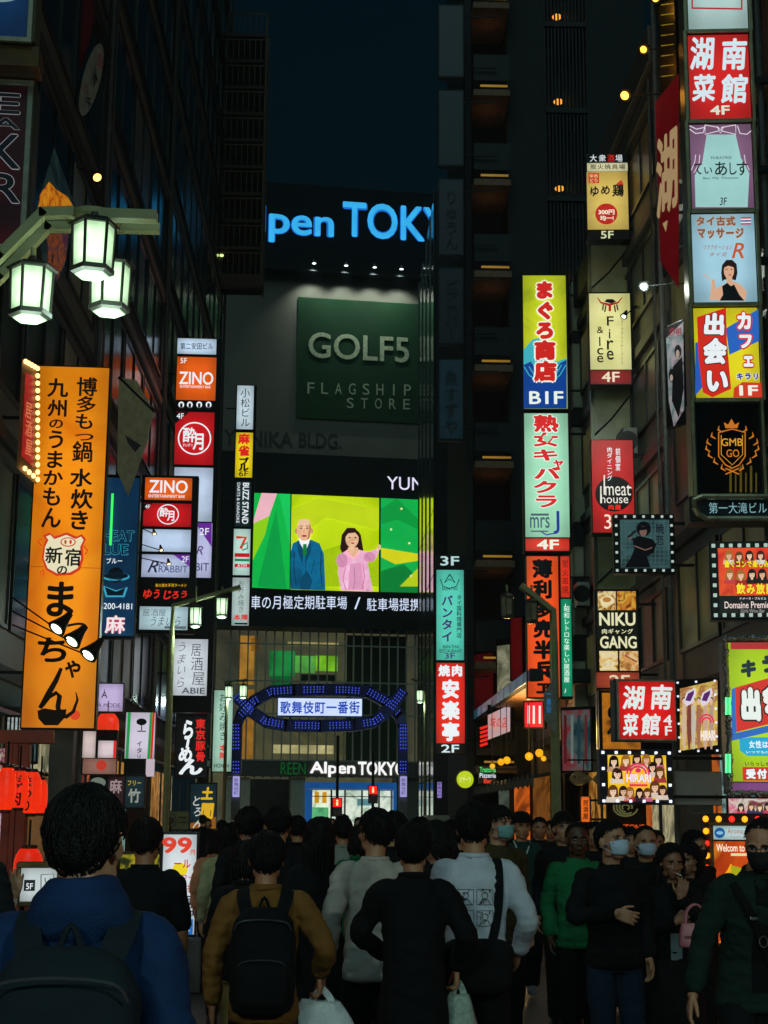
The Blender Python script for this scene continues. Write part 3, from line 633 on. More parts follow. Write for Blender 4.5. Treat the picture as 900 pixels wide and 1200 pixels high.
# ================================================================= blue entrance arch over the street
def arch():
    Y = 80.0; g = Sign('entrance_arch', 'blue illuminated arch over the street with white lettered sign in its eye', 'gate', (275, 804, 475, 962), Y, 0, casing=None, step=.03)
    navy = mat('arch_navy', (.016, .035, .20), rough=.35, metal=.3); m = lambda p: (g.loc(*p)[0], g.loc(*p)[1])
    def band(pts, w, name, d=.35):
        k = MB(); P = [Vector((m(p)[0], 0, m(p)[1])) for p in pts]
        for i in range(len(P) - 1):
            t = (P[i + 1] - P[i]); L = t.length; t.normalize(); n_ = Vector((-t.z, 0, t.x)); c = (P[i] + P[i + 1]) / 2
            Mx = Matrix(((t.x, 0, n_.x, c.x), (0, 1, 0, 0), (t.z, 0, n_.z, c.z), (0, 0, 0, 1)))
            k.box(-L / 2 - .06, L / 2 + .06, -d, d, -w / 2, w / 2, M=Mx)
        return k.build(name, navy, g.root)
    top = [(283, 838), (298, 822), (318, 811), (345, 809), (375, 808.5), (405, 809), (432, 811), (452, 822), (468, 838)]
    bot = [(278, 816), (292, 832), (312, 846), (335, 850), (375, 851), (415, 850), (438, 846), (456, 833), (472, 810)]
    band(top, .62, 'upper_beam'); band(bot, .62, 'lower_beam', .3)
    for x0, x1 in ((277, 280), (472, 469)):
        band([(x1 + (3 if x0 < 300 else -3), 836), (x0 + (1 if x0 < 300 else -1), 850), (x0, 905)], .5, 'post')
        k = MB(); u, v = m((x0, 905)); k.box(u - .22, u + .22, -.22, .22, 0, v); k.build('post_base', mat('arch_grey', (.25, .25, .22), rough=.5), g.root)
        k = MB(); u, v = m((x0 + .5, 910)); k.bbox(u - .17, u + .17, -.42, -.3, m((x0, 934))[1], v, b=.02); g.cur = k.build('post_sign', glow('#a9a4e6', .95, .1), g.root); g.lay0 = -.43
        g.text('歌舞伎町', (x0 - 2.4, 912, x0 + 3.2, 932), mat('ink_black', (.02, .02, .03)), lay=2, vert=True, off=.0); g.top(); g.flush()
    # led dots in groups on the beams
    led = MB(); lm = glow('#4a62f0', 1.1, 0)
    def dots(pts, dy, every=1.9):
        P = [Vector((m(p)[0], 0, m(p)[1])) for p in pts]; s = 0
        for i in range(len(P) - 1):
            L = (P[i + 1] - P[i]).length; t = (P[i + 1] - P[i]) / L; n_ = Vector((-t.z, 0, t.x)); a = 0
            while a < L:
                if int((s + a) / .85) % 2 == 0 or True:
                    if ((s + a) % 1.75) < 1.25:
                        for w in (-.13, .0, .13):
                            c = P[i] + t * a + n_ * w; led.box(c.x - .02, c.x + .02, -.40, -.36, c.z - .03, c.z + .03)
                a += .17
            s += L
    dots(top, 0); dots(bot, 0); dots([(277, 850), (277, 905)], 0); dots([(472, 850), (472, 905)], 0)
    led.build('led_strip', lm, g.root)
    k = MB(); u0, v0, u1, v1 = g.box_uv((326, 819, 424, 839)); k.bbox(u0 - .06, u1 + .06, -.2, .2, v0 - .06, v1 + .06, b=.02); k.build('sign_frame', mat('sign_frame_blue', (.02, .1, .35), rough=.4), g.root)
    k = MB(); k.box(u0, u1, -.24, -.19, v0, v1); g.cur = k.build('sign_panel', glow('#cfe0ff', 1.05, .08), g.root); g.lay0 = -.25
    g.text('歌舞伎町一番街', (328, 822, 422, 837), glow('#1a4fd0', .7, 0, sample=False), lay=2, off=.022)
    g.done()
    k = MB()
    for x in (340, 410):
        for a, b in ((812, 819), (839, 848)): p, q_ = m((x, a)), m((x, b)); k.box(p[0] - .04, p[0] + .04, -.05, .05, q_[1], p[1])
    k.build('sign_hanger', navy, g.root)
arch()
# ================================================================= signs on the left side
INK = mat('ink_black', (.02, .02, .03)); INKD = mat('ink_brown', (.05, .025, .01))
WHT = glow('#e6eef2', 1.0, .06); WHTN = glow('#e8f0f4', 1.0, 0, sample=False)
STEEL = mat('dark_steel', '#1c2021', rough=.5, metal=.7); PALEM = mat('pale_metal', (.5, .51, .40), rough=.4, metal=.6)
RED = glow('#c8201c', 1.0, .1); REDN = glow('#d8241e', 1.0, 0, sample=False)
GL_ = lambda c, s=1.0: glow(c, s, 0, sample=False)

# --- the tall orange restaurant sign
O = Sign('restaurant_sign', 'tall orange lit sign with black brush lettering and a pig drawing', 'sign', (34, 428, 121, 855), 25.0, 3, depth=.35, casing='#3a2208')
O.panel((36, 430, 119, 853), photo_mat(('#c86204', '#dd7c08', '#e68a10', '#d47006'), 1.0, .5, 0, .25))
yel = mat('ink_black', (0, 0, 0))
def col(s, st, xc, ys, w, m, off=.02, jit=.0, lay=3, dx=None):
    """brush column: each character with its own top and bottom"""
    for i, (c, (a, b)) in enumerate(zip(st, ys)):
        d = (dx[i] if dx else 0); k = w * (1 if c not in 'のっ' else .75)
        s.glyph(c, (xc + d - k / 2, a, xc + d + k / 2, b), m, lay, off)
col(O, '博多もつ鍋', 100, ((442, 465), (464, 484), (484, 504), (506, 518), (517, 542)), 25, INKD, .02, dx=(2, 1, -1, -1, -3))
col(O, '水炊き', 94, ((549, 571), (573, 597), (597, 622)), 27, INKD, .028, dx=(1, 2, -1))
col(O, '九州のうまかもん', 68, ((443, 466), (468, 489), (490, 503), (503, 527), (527, 550), (550, 570), (570, 594), (593, 620)), 25, INKD, .025, dx=(0, 0, -2, -2, -4, -6, -7, -8))
O.line([(36, 664), (118, 666)], .7, GL_('#8a4a06', .8), 2, 'seam')
pw = GL_('#efe6c0', .9); pr = GL_('#d03a1c', .9)
O.poly([(51, 640), (54, 632), (50, 628), (58, 624), (64, 629), (78, 624), (90, 629), (96, 626), (101, 632), (97, 640), (98, 655), (94, 668), (84, 674), (66, 675), (54, 668), (49, 655)], pr, 2, 'pig_drawing')
O.poly([(53, 641), (57, 633), (54, 629), (59, 627), (64, 632), (78, 627), (89, 632), (95, 629), (98, 633), (94, 641), (95, 655), (91, 666), (82, 671), (67, 672), (56, 666), (51.5, 655)], pw, 3, 'pig_drawing')
O.ell((80, 635.5), 9, 5.5, pr, 4, 'pig_drawing'); O.ell((80, 635.5), 7.6, 4.3, pw, 5, 'pig_drawing')
for x in (77, 83): O.ell((x, 635.5), 1.4, 2.6, pr, 6, 'pig_drawing')
O.line([(49, 640), (44, 634), (50, 632)], 1.4, pr, 4, 'pig_drawing'); O.line([(98, 640), (103, 645), (100, 650)], 1.4, pr, 4, 'pig_drawing'); O.line([(52, 668), (47, 671), (50, 676), (52, 670)], 1.4, pr, 4, 'pig_drawing')
O.glyph('新', (53, 641, 74, 661), INK, 6, .02); O.glyph('宿', (76, 643, 96, 664), INK, 6, .02); O.glyph('の', (66, 662, 80, 674), INK, 6, .03)
col(O, 'まっち', 70, ((679, 725), (722, 744), (745, 778)), 44, INKD, .03, dx=(0, 20, -8))
O.glyph('ゃ', (74, 768, 98, 795), INKD, 3, .03)
O.line([(72, 783), (66, 797), (57, 813), (47, 830), (50, 827), (58, 817), (66, 812), (70, 816), (68, 828), (70, 838), (78, 840), (86, 834), (91, 820), (89, 811)], [4, 6, 7, 5, 4, 4, 5, 6, 6, 6, 5, 4, 3, 1], INKD, 3, 'lettering')
O.ell((88, 838), 6, 6, GL_('#d84018', .95), 2, 'seal')
O.poly([(44, 833), (52, 830), (64, 832), (78, 831), (77, 840), (68, 850), (52, 850), (45, 842)], INKD, 2, 'bowl_drawing')
O.brackets(-1, .7); O.done()

# --- three clip-on floodlights in front of it
def flood(name, label, cat, mount, head, aim, r, col, s, group, Y, arm_to=None, lampw=0):
    h = at(*head, Y); m0 = at(*mount, Y) if not isinstance(mount, Vector) else mount
    t = thing(name, label, cat, m0, 0, group); L = lambda p: Vector(p) - Vector(m0)
    k = MB(); k.tube([(0, 0, 0), L(h) * .97], .014, 6); k.build('arm', STEEL, t)
    a = Vector(aim).normalized(); q = a.to_track_quat('Z', 'Y').to_matrix().to_4x4(); q.translation = L(h)
    b = MB(); b.lathe([(r * .35, -r * 2.3), (r * .45, -r * 1.6), (r * .8, -r * .5), (r, 0), (r * .94, 0)], n=14); o = b.build('reflector', STEEL, t, smooth=True); o.matrix_local = q
    c = MB(); c.lathe([(.001, r * .12), (r * .5, r * .1), (r * .9, -.02)], n=14); g = c.build('lens', glow(col, s, 0), o)
    if lampw:
        l = bpy.data.lights.new('floodlight_beam', 'SPOT'); l.energy = lampw; l.spot_size = R(95); l.spot_blend = .7; l.color = lin(col)[:3]; l.shadow_soft_size = r * .6
        lo = bpy.data.objects.new('floodlight_beam', l); COL.objects.link(lo); lo.parent = o; lo.location = (0, 0, r * .3); lo.rotation_euler = (math.pi, 0, 0)
    return t
for i, ((hx, hy), lab) in enumerate((((66, 737), 'white floodlight left of three in front of the orange sign'), ((84, 752), 'white floodlight middle of three in front of the orange sign'), ((103, 768), 'white floodlight lowest right of three in front of the orange sign'))):
    flood('floodlight', lab, 'floodlight', (14, 700 + i * 16), (hx, hy), (-.5, -.5, -.75), .15, '#e8fbdc', 3.2, 'floodlights before the orange sign', 23.3)

# --- near top-left signs
s = Sign('corner_sign', 'deep blue lit box sign at the top left corner with pale frame', 'sign', (-60, -120, 46, 46), 20, 4, depth=.5, casing='#5a5a40')
s.panel((-56, -116, 35, 43), glow('#0b3566', .5, .3, edge=.22)); s.ell((2, -6), 22, 9, GL_('#8fb0b0', .6), 3, 'emblem'); s.frame((-56, -116, 36, 43), .07, PALEM)
k = MB(); u0, v0, u1, v1 = s.box_uv((-60, 47, 46, 73)); k.bbox(u0, u1, .05, .5, v0, v1 - .03); k.build('lower_valance', mat('bronze', (.16, .09, .03), rough=.4, metal=.5), s.root); s.done()
s = Sign('bar_sign', 'dark red box sign with outlined capitals and pale metal frame', 'sign', (-70, 95, 38, 290), 20.5, 4, depth=.45, casing='#4a4c3c')
s.panel((-66, 99, 27, 286), photo_mat(('#0a0a10', '#2a0a10', '#451018', '#1a0810'), .42, .35, 2)); s.frame((-66, 99, 28, 286), .08, PALEM)
ow = GL_('#9a9a9c', .55); ind = GL_('#0a1016', .6)
for c, (a, b) in zip('EAKR', ((110, 134), (139, 152), (158, 198), (204, 238))):
    s.text(c, (-10, a, 24, b), ind, lay=4, off=.03, outline=[(ow, .03)])
s.done()
s = Sign('wall_emblem', 'dim dark red lozenge board with an oval white plate high on the left', 'sign', (60, -30, 118, 140), 30, 62, depth=.12, casing=None)
s.poly([(80, -30), (105, -40), (110, 20), (100, 70), (80, 108), (60, 40)], mat('lozenge_red', (.20, .02, .03), rough=.5), 1, 'lozenge')
s.lay0 = -.15
s.ell((100, 95), 12.5, 45, mat('plate_white', (.30, .30, .25), rough=.5), 2, 'oval_plate', n=36) if False else None
pts = [(100 + 9.5 * math.cos(t) * 1.0 + 11 * -math.sin(t), 95 + 42 * math.sin(t) + 5 * math.cos(t)) for t in [2 * math.pi * i / 36 for i in range(36)]]
s.poly(pts, mat('plate_white', (.38, .38, .32), rough=.5), 2, 'oval_plate')
s.lay0 = -.2
s.glyph('卜', (98, 80, 106, 105), INK, 3, .05); s.glyph('目', (105, 65, 112, 82), GL_('#5a1512', .3), 3, 0); s.glyph('千', (91, 115, 98, 132), INK, 3, .02); s.glyph('口', (89, 102, 94, 112), GL_('#5a1512', .3), 3, 0)
k = MB(); u, v = s.loc(100, 95); k.tube([(u, -.1, v), (u + .1, 1.3, v)], .03); k.build('bracket', STEEL, s.root); s.done()
s = Sign('wall_poster', 'slanting wall poster of flames below the diamond emblem', 'poster', (45, 170, 88, 330), 24.5, 84, depth=.06, casing=None)
s.poly([(63, 172), (88, 243), (74, 320), (52, 330), (42, 246)], photo_mat(('#12242a', '#27403e', '#10202a', '#2a4640'), .3, 1.5, 5), 1, 'poster_sheet')
s.poly([(57, 213), (65, 222), (78, 230), (86, 243), (44, 246), (46, 228)], photo_mat(('#5a2008', '#c86a10', '#e89a20', '#8a3a0a'), .6, 3, 1), 2, 'flame_picture')
s.poly([(54, 275), (80, 272), (76, 305), (66, 330), (56, 310)], photo_mat(('#101828', '#a05020', '#283048', '#6a2838'), .4, 4, 2), 2, 'flame_picture')
s.done()
flood('spotlight', 'small amber spotlight on a rod above the lanterns at left', 'spotlight', (90, 196), (114, 208), (.3, -.5, -.5), .10, '#ffb45a', 4, None, 22)

# --- red bulb sign, seen at an angle
s = Sign('bulb_sign', 'slanted red panel edged with yellow bulbs beside the orange sign', 'sign', (22, 425, 42, 565), 23.8, 70, depth=.15, casing=None)
k = [(27, 424), (41, 432), (41, 562), (21, 545)]
s.poly([(26, 420), (43, 430), (42, 568), (19, 548)], mat('bulb_board', (.25, .12, .03), rough=.5), 1, 'board')
s.poly([(29, 436), (39, 441), (38, 548), (24, 534)], glow('#b01a1c', .7, .3), 3, 'red_panel')
yb = glow('#ffd98a', 2.2, 0)
for a, b, n in ((k[0], k[1], 4), (k[1], k[2], 15), (k[2], k[3], 4)):
    for i in range(n):
        p = (a[0] + (b[0] - a[0]) * i / n, a[1] + (b[1] - a[1]) * i / n); u, v = s.loc(*p)
        if i == 0 and a is k[0]:
            m_ = MB(); m_.lathe([(.035, 0), (.045, -.02), (.03, -.045), (.01, -.055)], n=8, axis='y'); bo = m_.build('bulb', yb, s.root)
        else: bo = bo.copy(); COL.objects.link(bo)
        bo.location = (u, -.03, v)
s.text('居酒屋', (28, 470, 36, 535), GL_('#e07a50', .8), lay=5, vert=True); s.done()

# --- leaning dim banner
s = Sign('wall_banner', 'dim olive cloth banner hanging slanted right of the orange sign', 'banner', (137, 440, 180, 580), 30, 40, depth=.04, casing=None)
ban = mat('banner_cloth', (.46, .44, .26), rough=.8, bump=.3)
s.poly([(139, 442), (160, 446), (180, 482), (172, 520), (150, 582), (137, 552)], ban, 1, 'cloth'); s.poly([(146, 510), (165, 522), (158, 530), (150, 520)], INK, 2, 'mark')
k = MB(); a = s.loc(139, 442); b = s.loc(180, 482); k.tube([(a[0], 0, a[1]), (b[0], 0, b[1])], .03); k.build('rod', STEEL, s.root); s.done()

# --- blue bar sign
s = Sign('bar_sign', 'dark blue bar sign with hat emblem and phone number right of orange sign', 'sign', (112, 556, 161, 748), 32.5, 3, depth=.3, casing='#0a1420')
s.panel((118, 560, 160, 745), photo_mat(('#0a2436', '#123f60', '#0d3050', '#0a2a44'), .75, .5, 3))
cy = GL_('#3fa8c8', .8); dk = GL_('#0a1c2c', .6)
s.text('CHEAT', (110, 622, 157, 634), dk, lay=3, off=.02, outline=[(cy, .05)]); s.text('BLUE', (112, 638, 150, 650), dk, lay=3, off=.02, outline=[(cy, .05)])
s.text('ブルー', (124, 654, 144, 661), WHTN, lay=3)
s.ell((136, 674), 9, 9, GL_('#0a1018', .5), 3, 'emblem'); s.ell((136, 676), 16, 5, cy, 3, 'emblem'); s.ell((136, 675), 14.5, 3.8, dk, 4, 'emblem'); s.poly([(120, 686), (124, 700), (146, 700), (150, 688), (136, 692)], cy, 3, 'emblem'); s.poly([(123, 688), (126, 698), (144, 698), (147, 689), (136, 693.5)], dk, 4, 'emblem')
s.text('6200-4181', (117, 707, 155, 714), WHTN, lay=3, off=.01)
s.glyph('麻', (123, 721, 147, 743), GL_('#e0506a', .8), 3, .06); s.glyph('麻', (123, 721, 147, 743), GL_('#f6e8ec', .9), 4, .02)
k = MB(); u0, v0, u1, v1 = s.box_uv((119, 580, 121.5, 700)); k.box(u0, u1, -.08, 0, v0, v1); k.build('edge_tube', glow('#7fd860', 1.2, 0), s.root)
k = MB(); u0, v0, u1, v1 = s.box_uv((130, 580, 132.5, 640)); k.box(u0, u1, -.16, -.1, v0, v1); k.build('edge_tube', glow('#3ae860', 1.3, 0), s.root)
s.brackets(-1, .4); s.done()

# --- tall tenant tower with the orange bar panel
def tenant(s, r, c, name='tenant_panel', st=1.0): return s.panel(r, glow(c, st, .10, edge=.22), name)
s = Sign('tenant_sign', 'tall tenant sign tower topped by a white building name panel and large orange panel', 'sign', (203, 396, 254, 835), 48, 2, depth=.4, casing='#0b0f14')
tenant(s, (208, 397, 253.5, 415), '#b8cfe4'); s.text('第二安田ビル', (211, 402, 250, 410), GL_('#33475c', .7), lay=3)
tenant(s, (207, 418.5, 253, 469), '#dd5a12'); s.text('ZINO', (210, 436, 250, 451), WHTN, lay=3, off=.03); s.text('ENTERTAINMENT BAR', (211, 452, 247, 455), WHTN, lay=3); s.text('5F', (211.5, 420, 219, 426), WHTN, lay=3)
s.top(); s.lay0 = 0
for i, x in enumerate((209, 219, 230, 241)):
    s.ell((x + 3.5, 474.5), 3.4, 3.6, WHTN, 3, 'amenity_icon'); s.rect_((x + 2, 473, x + 5, 478), GL_('#10161c', .3), 4, 'amenity_icon')
tenant(s, (205, 483, 250.5, 544.5), '#b8141a'); s.poly([(205, 483), (222, 483), (205, 497)], GL_('#10161c', .3), 2); s.text('4F', (207, 484.5, 215.5, 491), WHTN, lay=3, off=.01)
s.ell((228, 514), 19.6, 19.2, WHTN, 3, 'emblem', hole=18); s.glyph('酔', (214, 501, 230, 519), WHTN, 4, .02); s.glyph('月', (226, 507, 241, 528), WHTN, 4, .025); s.text('すいげつ', (214, 520, 226, 524), WHTN, lay=4)
tenant(s, (203.5, 548, 249, 611), '#b4c6dc')
tenant(s, (229, 613, 248, 677), '#b4b8dc'); s.poly([(229, 613), (248, 613), (248, 641)], GL_('#6a2a9c', .9), 2); s.text('2F', (234, 619, 245, 627), WHTN, lay=3); s.text('R', (230, 640, 238, 650), GL_('#6a4a8c', .6), lay=3, shear=.3); s.text('BIT', (229, 660, 245, 669), GL_('#4a4a78', .6), lay=3)
tenant(s, (200, 749, 243, 815), '#c6cfd6'); 
for c, q in zip('居酒屋', ((224, 754, 236, 769), (224, 770, 238, 786), (225, 787, 240, 803))): s.glyph(c, q, INK, 3, -.008)
for c, q in zip('うまいら', ((206, 752, 218, 764), (206, 766, 218, 778), (206, 779, 217, 791), (205, 793, 216, 806))): s.glyph(c, q, INK, 3, -.012, .3)
s.text('ABIE', (213, 806, 240, 813), GL_('#3a4650', .5), lay=3)
s.brackets(-1, .4, (.1, .35, .6, .9)); s.done()

s = Sign('tenant_sign', 'lower tenant sign tower with small orange panel and red brush panel', 'sign', (163, 557, 230, 742), 40, 2, depth=.35, casing='#0b0f14')
tenant(s, (170, 560, 225, 586), '#dd5a12'); s.text('ZINO', (175, 563, 220, 578), WHTN, lay=3, off=.03); s.text('ENTERTAINMENT BAR', (174, 580, 217, 583.5), WHTN, lay=3)
tenant(s, (168, 590, 224, 617), '#b8141a'); s.poly([(168, 590), (179, 590), (168, 599)], GL_('#10161c', .3), 2); s.text('4F', (170, 591.5, 176, 596), WHTN, lay=3)
s.ell((197, 603), 12.8, 11.8, WHTN, 3, 'emblem', hole=11.6); s.glyph('酔', (187, 595, 198, 606), WHTN, 4, .02); s.glyph('月', (196, 598, 206, 611), WHTN, 4, .025)
tenant(s, (167, 620.5, 223.5, 646.5), '#b4c8e2')
tenant(s, (166, 650, 222, 676.5), '#a9b4d2'); s.poly([(203, 650), (222, 650), (222, 664)], GL_('#6a2a9c', .9), 2); s.text('2F', (213, 652, 221, 659), WHTN, lay=3); s.text('RABBIT', (186, 663, 220, 671), GL_('#5a6a98', .6), lay=3); s.text('R', (173, 657, 186, 671), GL_('#24283c', .5), lay=3, shear=.4); s.line([(180, 665), (190, 660), (196, 668)], 1, GL_('#24283c', .5), 3)
s.top(); s.lay0 = 0
s.text('炭火焼き手羽ラーメン', (182, 684, 219, 688), GL_('#e8b21c', .9), lay=3)
for c, q in zip('ゆうじろう', ((166, 690, 178, 702), (178, 690, 188, 702), (189, 691, 201, 703), (200, 692, 210, 702), (210, 692, 220, 701))): s.glyph(c, q, GL_('#d82a1c', 1.0), 3, .03, .2)
tenant(s, (163.5, 711, 220, 738), '#a9c4cc'); s.text('居酒屋', (167, 714, 195, 722), INK, lay=3, off=-.01); s.text('うまいら', (174, 722, 212, 734), INK, lay=3, off=-.01, shear=.3); s.rect_((193, 734, 218, 737), GL_('#7a8a90', .5), 3)
s.brackets(-1, .4, (.1, .5, .9)); s.done()
for i, (hx, hy, lab) in enumerate(((181, 626, 'top'), (189, 645, 'middle'), (198, 661, 'lowest'))):
    flood('sign_lamp', f'small warm sign lamp, {lab} of three before the lower tenant sign', 'lamp', (166, hy - 7), (hx, hy), (.2, -.3, -.8), .07, '#ffd9a0', 3.0, 'lamps before the lower tenant sign', 39.2)

# --- small white-yellow column beside the arch
s = Sign('tenant_sign', 'narrow white tenant column with yellow mahjong panel beside the arch', 'sign', (273, 451, 297.5, 734), 76, 2, depth=.4, casing='#0b0f14')
ct = lambda r, c, st=1.0: s.panel(r, glow(c, st, .10, edge=.2), 'tenant_panel')
ct((277.5, 452, 297, 503), '#b9cdd6'); s.text('小松ビル', (282, 455, 293, 501), INK, lay=3, vert=True, off=.0)
ct((276, 507, 296, 559.5), '#e0c81a')
for c, q, m_ in zip('麻雀ブル', ((279, 508, 293, 521), (279, 522, 293, 535), (279, 536, 292, 546), (279, 543, 292, 553)), (REDN, REDN, INK, INK)): s.glyph(c, q, m_, 3, .05)
s.text('6F', (280, 552, 291, 558.5), INK, lay=3)
ct((275.5, 564, 294, 617), '#1c2c30', .8)
def vtext(s, st, r, m, off=0.0):       # latin lettering turned a quarter turn, read downwards
    vs, fs = glyphs(st, off, 0.0); u0, v0, u1, v1 = s.box_uv(r); y = s._y(3) + s.lay0 + s.st
    ax, bx = min(v[0] for v in vs), max(v[0] for v in vs); ay, by = min(v[1] for v in vs), max(v[1] for v in vs)
    s.mb('lettering', m).add([(u0 + (b - ay) / (by - ay) * (u1 - u0), y, v1 - (a - ax) / (bx - ax) * (v1 - v0)) for a, b in vs], fs)
vtext(s, 'BUZZ STAND', (284, 566, 291.5, 614), WHTN, .02); vtext(s, 'DARTS & KARAOKE', (277.5, 566, 281, 613), WHTN)
ct((273.5, 620, 293, 674), '#b4d6cc')
s.line([(277, 630), (288, 630), (282, 643)], 3.4, GL_('#d8381c', .95), 3, 'emblem'); s.line([(283, 640), (290, 636), (290, 643), (284, 645)], 1.6, GL_('#1c8a5a', .9), 4, 'emblem'); s.rect_((275, 648.5, 292.5, 653), GL_('#c81c24', .9), 3); s.rect_((275, 655, 292.5, 658), GL_('#1c8a5a', .9), 3); s.rect_((275, 661, 292.5, 665), GL_('#c81c24', .9), 3); s.text('ATM', (278, 661.5, 289, 664.7), WHTN, lay=4)
ct((272, 677, 292, 733), '#a8bcb8'); s.text('お好み焼き', (279, 680, 286, 718), INK, lay=3, vert=True, off=-.01); s.text('本陣', (273.5, 720, 291, 727), REDN, lay=3, off=.03); s.rect_((275, 730, 290, 732), INK, 3)
s.brackets(-1, .5, (.1, .5, .9)); s.done()

# --- further left small signs
s = Sign('restaurant_sign', 'pale green okonomiyaki sign low beside the arch post', 'sign', (249, 808, 272.5, 905), 70, 2, depth=.3, casing='#15181a')
s.panel((250, 809, 272, 904), glow('#9cc4b0', .95, .08, edge=.22)); s.text('お好み焼き', (257, 812, 266, 868), INK, lay=3, vert=True, off=.0); s.text('本陣', (257, 872, 266, 890), REDN, lay=3, vert=True, off=.03); s.text('HONJIN', (251, 895, 268, 901), INK, lay=3); s.brackets(-1, .5); s.done()
s = Sign('ramen_sign', 'black ramen sign with white brush kana and red characters', 'sign', (205, 835, 243, 912), 50, 2, depth=.25, casing='#101010')
s.panel((206, 836, 242.5, 911), glow('#101214', .5, .2, edge=.22))
for c, q in zip('らーめん', ((212, 842, 228, 868), (220, 866, 226, 876), (208, 874, 226, 894), (208, 888, 238, 909))):
    if c == 'ー': s.line([(221, 866), (219, 877)], 3, WHTN, 3, 'lettering')
    else: s.glyph(c, q, WHTN, 3, .045, .1)
s.text('東京豚骨', (229, 842, 241, 893), REDN, lay=3, vert=True, off=.03); s.brackets(-1, .4); s.done()
s = Sign('bar_sign', 'small square lilac white sign with serif letter above the red lantern', 'sign', (112, 800, 145, 835), 32.5, 2, depth=.25, casing='#2a2430')
s.panel((113, 801.5, 144, 833.5), glow('#b9a8d0', .95, .08, edge=.22)); s.text('À', (119, 808, 126, 818), INK, lay=3); s.text('À MODE', (114.5, 823, 141, 829), GL_('#6a5a80', .6), lay=3); s.brackets(-1, .5); s.done()
s = Sign('cafe_sign', 'white italian cafe sign with green and red stripes left of the ramen sign', 'sign', (146, 834, 182, 910), 37, 2, depth=.25, casing='#202020')
s.panel((147, 835, 181.5, 889), glow('#ccc4d6', .95, .1, edge=.22)); s.poly([(150, 835), (153.5, 835), (150.5, 889), (147, 889)], GL_('#1c9a4a', .9), 2); s.poly([(176, 835), (179, 835), (176, 889), (172.5, 889)], GL_('#1c9a4a', .9), 2); s.poly([(179, 835), (181.5, 835), (178.5, 889), (176, 889)], REDN, 2)
for c, q in zip('イタリ', ((160, 868, 167, 875), (160, 876, 167, 883), (160, 884, 166, 889))): s.glyph(c, q, INK, 3, .02)
s.ell((166, 846), 6, 4, INK, 3, 'emblem'); s.line([(166, 850), (166, 856)], 1.2, INK, 3, 'emblem'); s.line([(161, 857), (171, 857)], 1.2, INK, 3, 'emblem')
k = MB(); u0, v0, u1, v1 = s.box_uv((171, 889.5, 181, 910)); k.box(u0, u1, -.01, .2, v0, v1); k.build('lower_tab', glow('#c9b9c4', .9, .1), s.root); s.done()
s = Sign('shop_sign', 'pair of white and red lit boards under the red lantern', 'sign', (95, 855, 137, 908), 31, 2, depth=.2, casing='#1a1414')
s.panel((97, 857, 112, 888), glow('#d8c4c0', .8, .15, edge=.22)); s.panel((115, 868, 136, 888), glow('#e0ccd2', .8, .15, edge=.22)); s.panel((97, 889, 136, 907), glow('#a8776a', .6, .2, edge=.22)); s.ell((119, 897), 6, 6, GL_('#c83a2a', .8), 3, 'emblem'); s.rect_((133, 868, 136, 888), REDN, 3); s.done()
s = Sign('mahjong_sign', 'dim dark sign board with maroon and teal halves over the crowd', 'sign', (104, 907, 170, 948), 32, 2, depth=.2, casing='#14181c')
s.panel((126, 910, 145, 946), glow('#3a1a22', .5, .2, edge=.22)); s.glyph('麻', (128, 913, 143, 930), GL_('#b9a0a4', .6), 3, .02)
s.panel((147, 910, 169, 946), glow('#14303a', .5, .2, edge=.22)); s.text('フリー', (149, 914, 166, 921), GL_('#c8b43a', .7), lay=3, off=.02); s.glyph('竹', (150, 924, 165, 941), GL_('#a8b0a8', .6), 3, .03); s.ell((115, 917), 9, 6, GL_('#8a988a', .5), 3, 'emblem'); s.done()
s = Sign('plate_sign', 'small olive plate sign with round emblem beside the brush sign', 'sign', (190, 950, 222, 973), 44, 2, depth=.1, casing='#2c3020')
s.panel((191, 951, 221, 972), mat('plate_olive', (.22, .25, .14), rough=.5)); s.ell((200, 961.5), 7, 8, mat('plate_dark', (.05, .07, .04)), 2, 'emblem', hole=6); s.ell((200, 961.5), 4, 4.5, mat('plate_dark', (.05, .07, .04)), 2, 'emblem'); s.rect_((209, 957, 219, 959), mat('plate_dark', (.05, .07, .04)), 2); s.rect_((209, 963, 219, 964.5), mat('plate_dark', (.05, .07, .04)), 2); s.done()
s = Sign('izakaya_sign', 'dark teal sign with yellow and white brush kana above the price panel', 'sign', (222, 917, 254, 972), 48, 2, depth=.2, casing='#101418')
s.panel((223, 919, 253, 971), glow('#10303c', .55, .3, edge=.22))
for c, q in zip('土間', ((235, 922, 250, 938), (234, 940, 251, 960))): s.glyph(c, q, GL_('#e0b020', .9), 3, .05, .1)
for c, q in zip('とろん', ((224, 932, 235, 945), (226, 945, 236, 957), (225, 958, 240, 971))): s.glyph(c, q, GL_('#d0d4cc', .8), 3, .01, .2)
s.poly([(223, 965), (253, 957), (253, 971), (223, 971)], GL_('#a8641c', .6), 2); s.done()

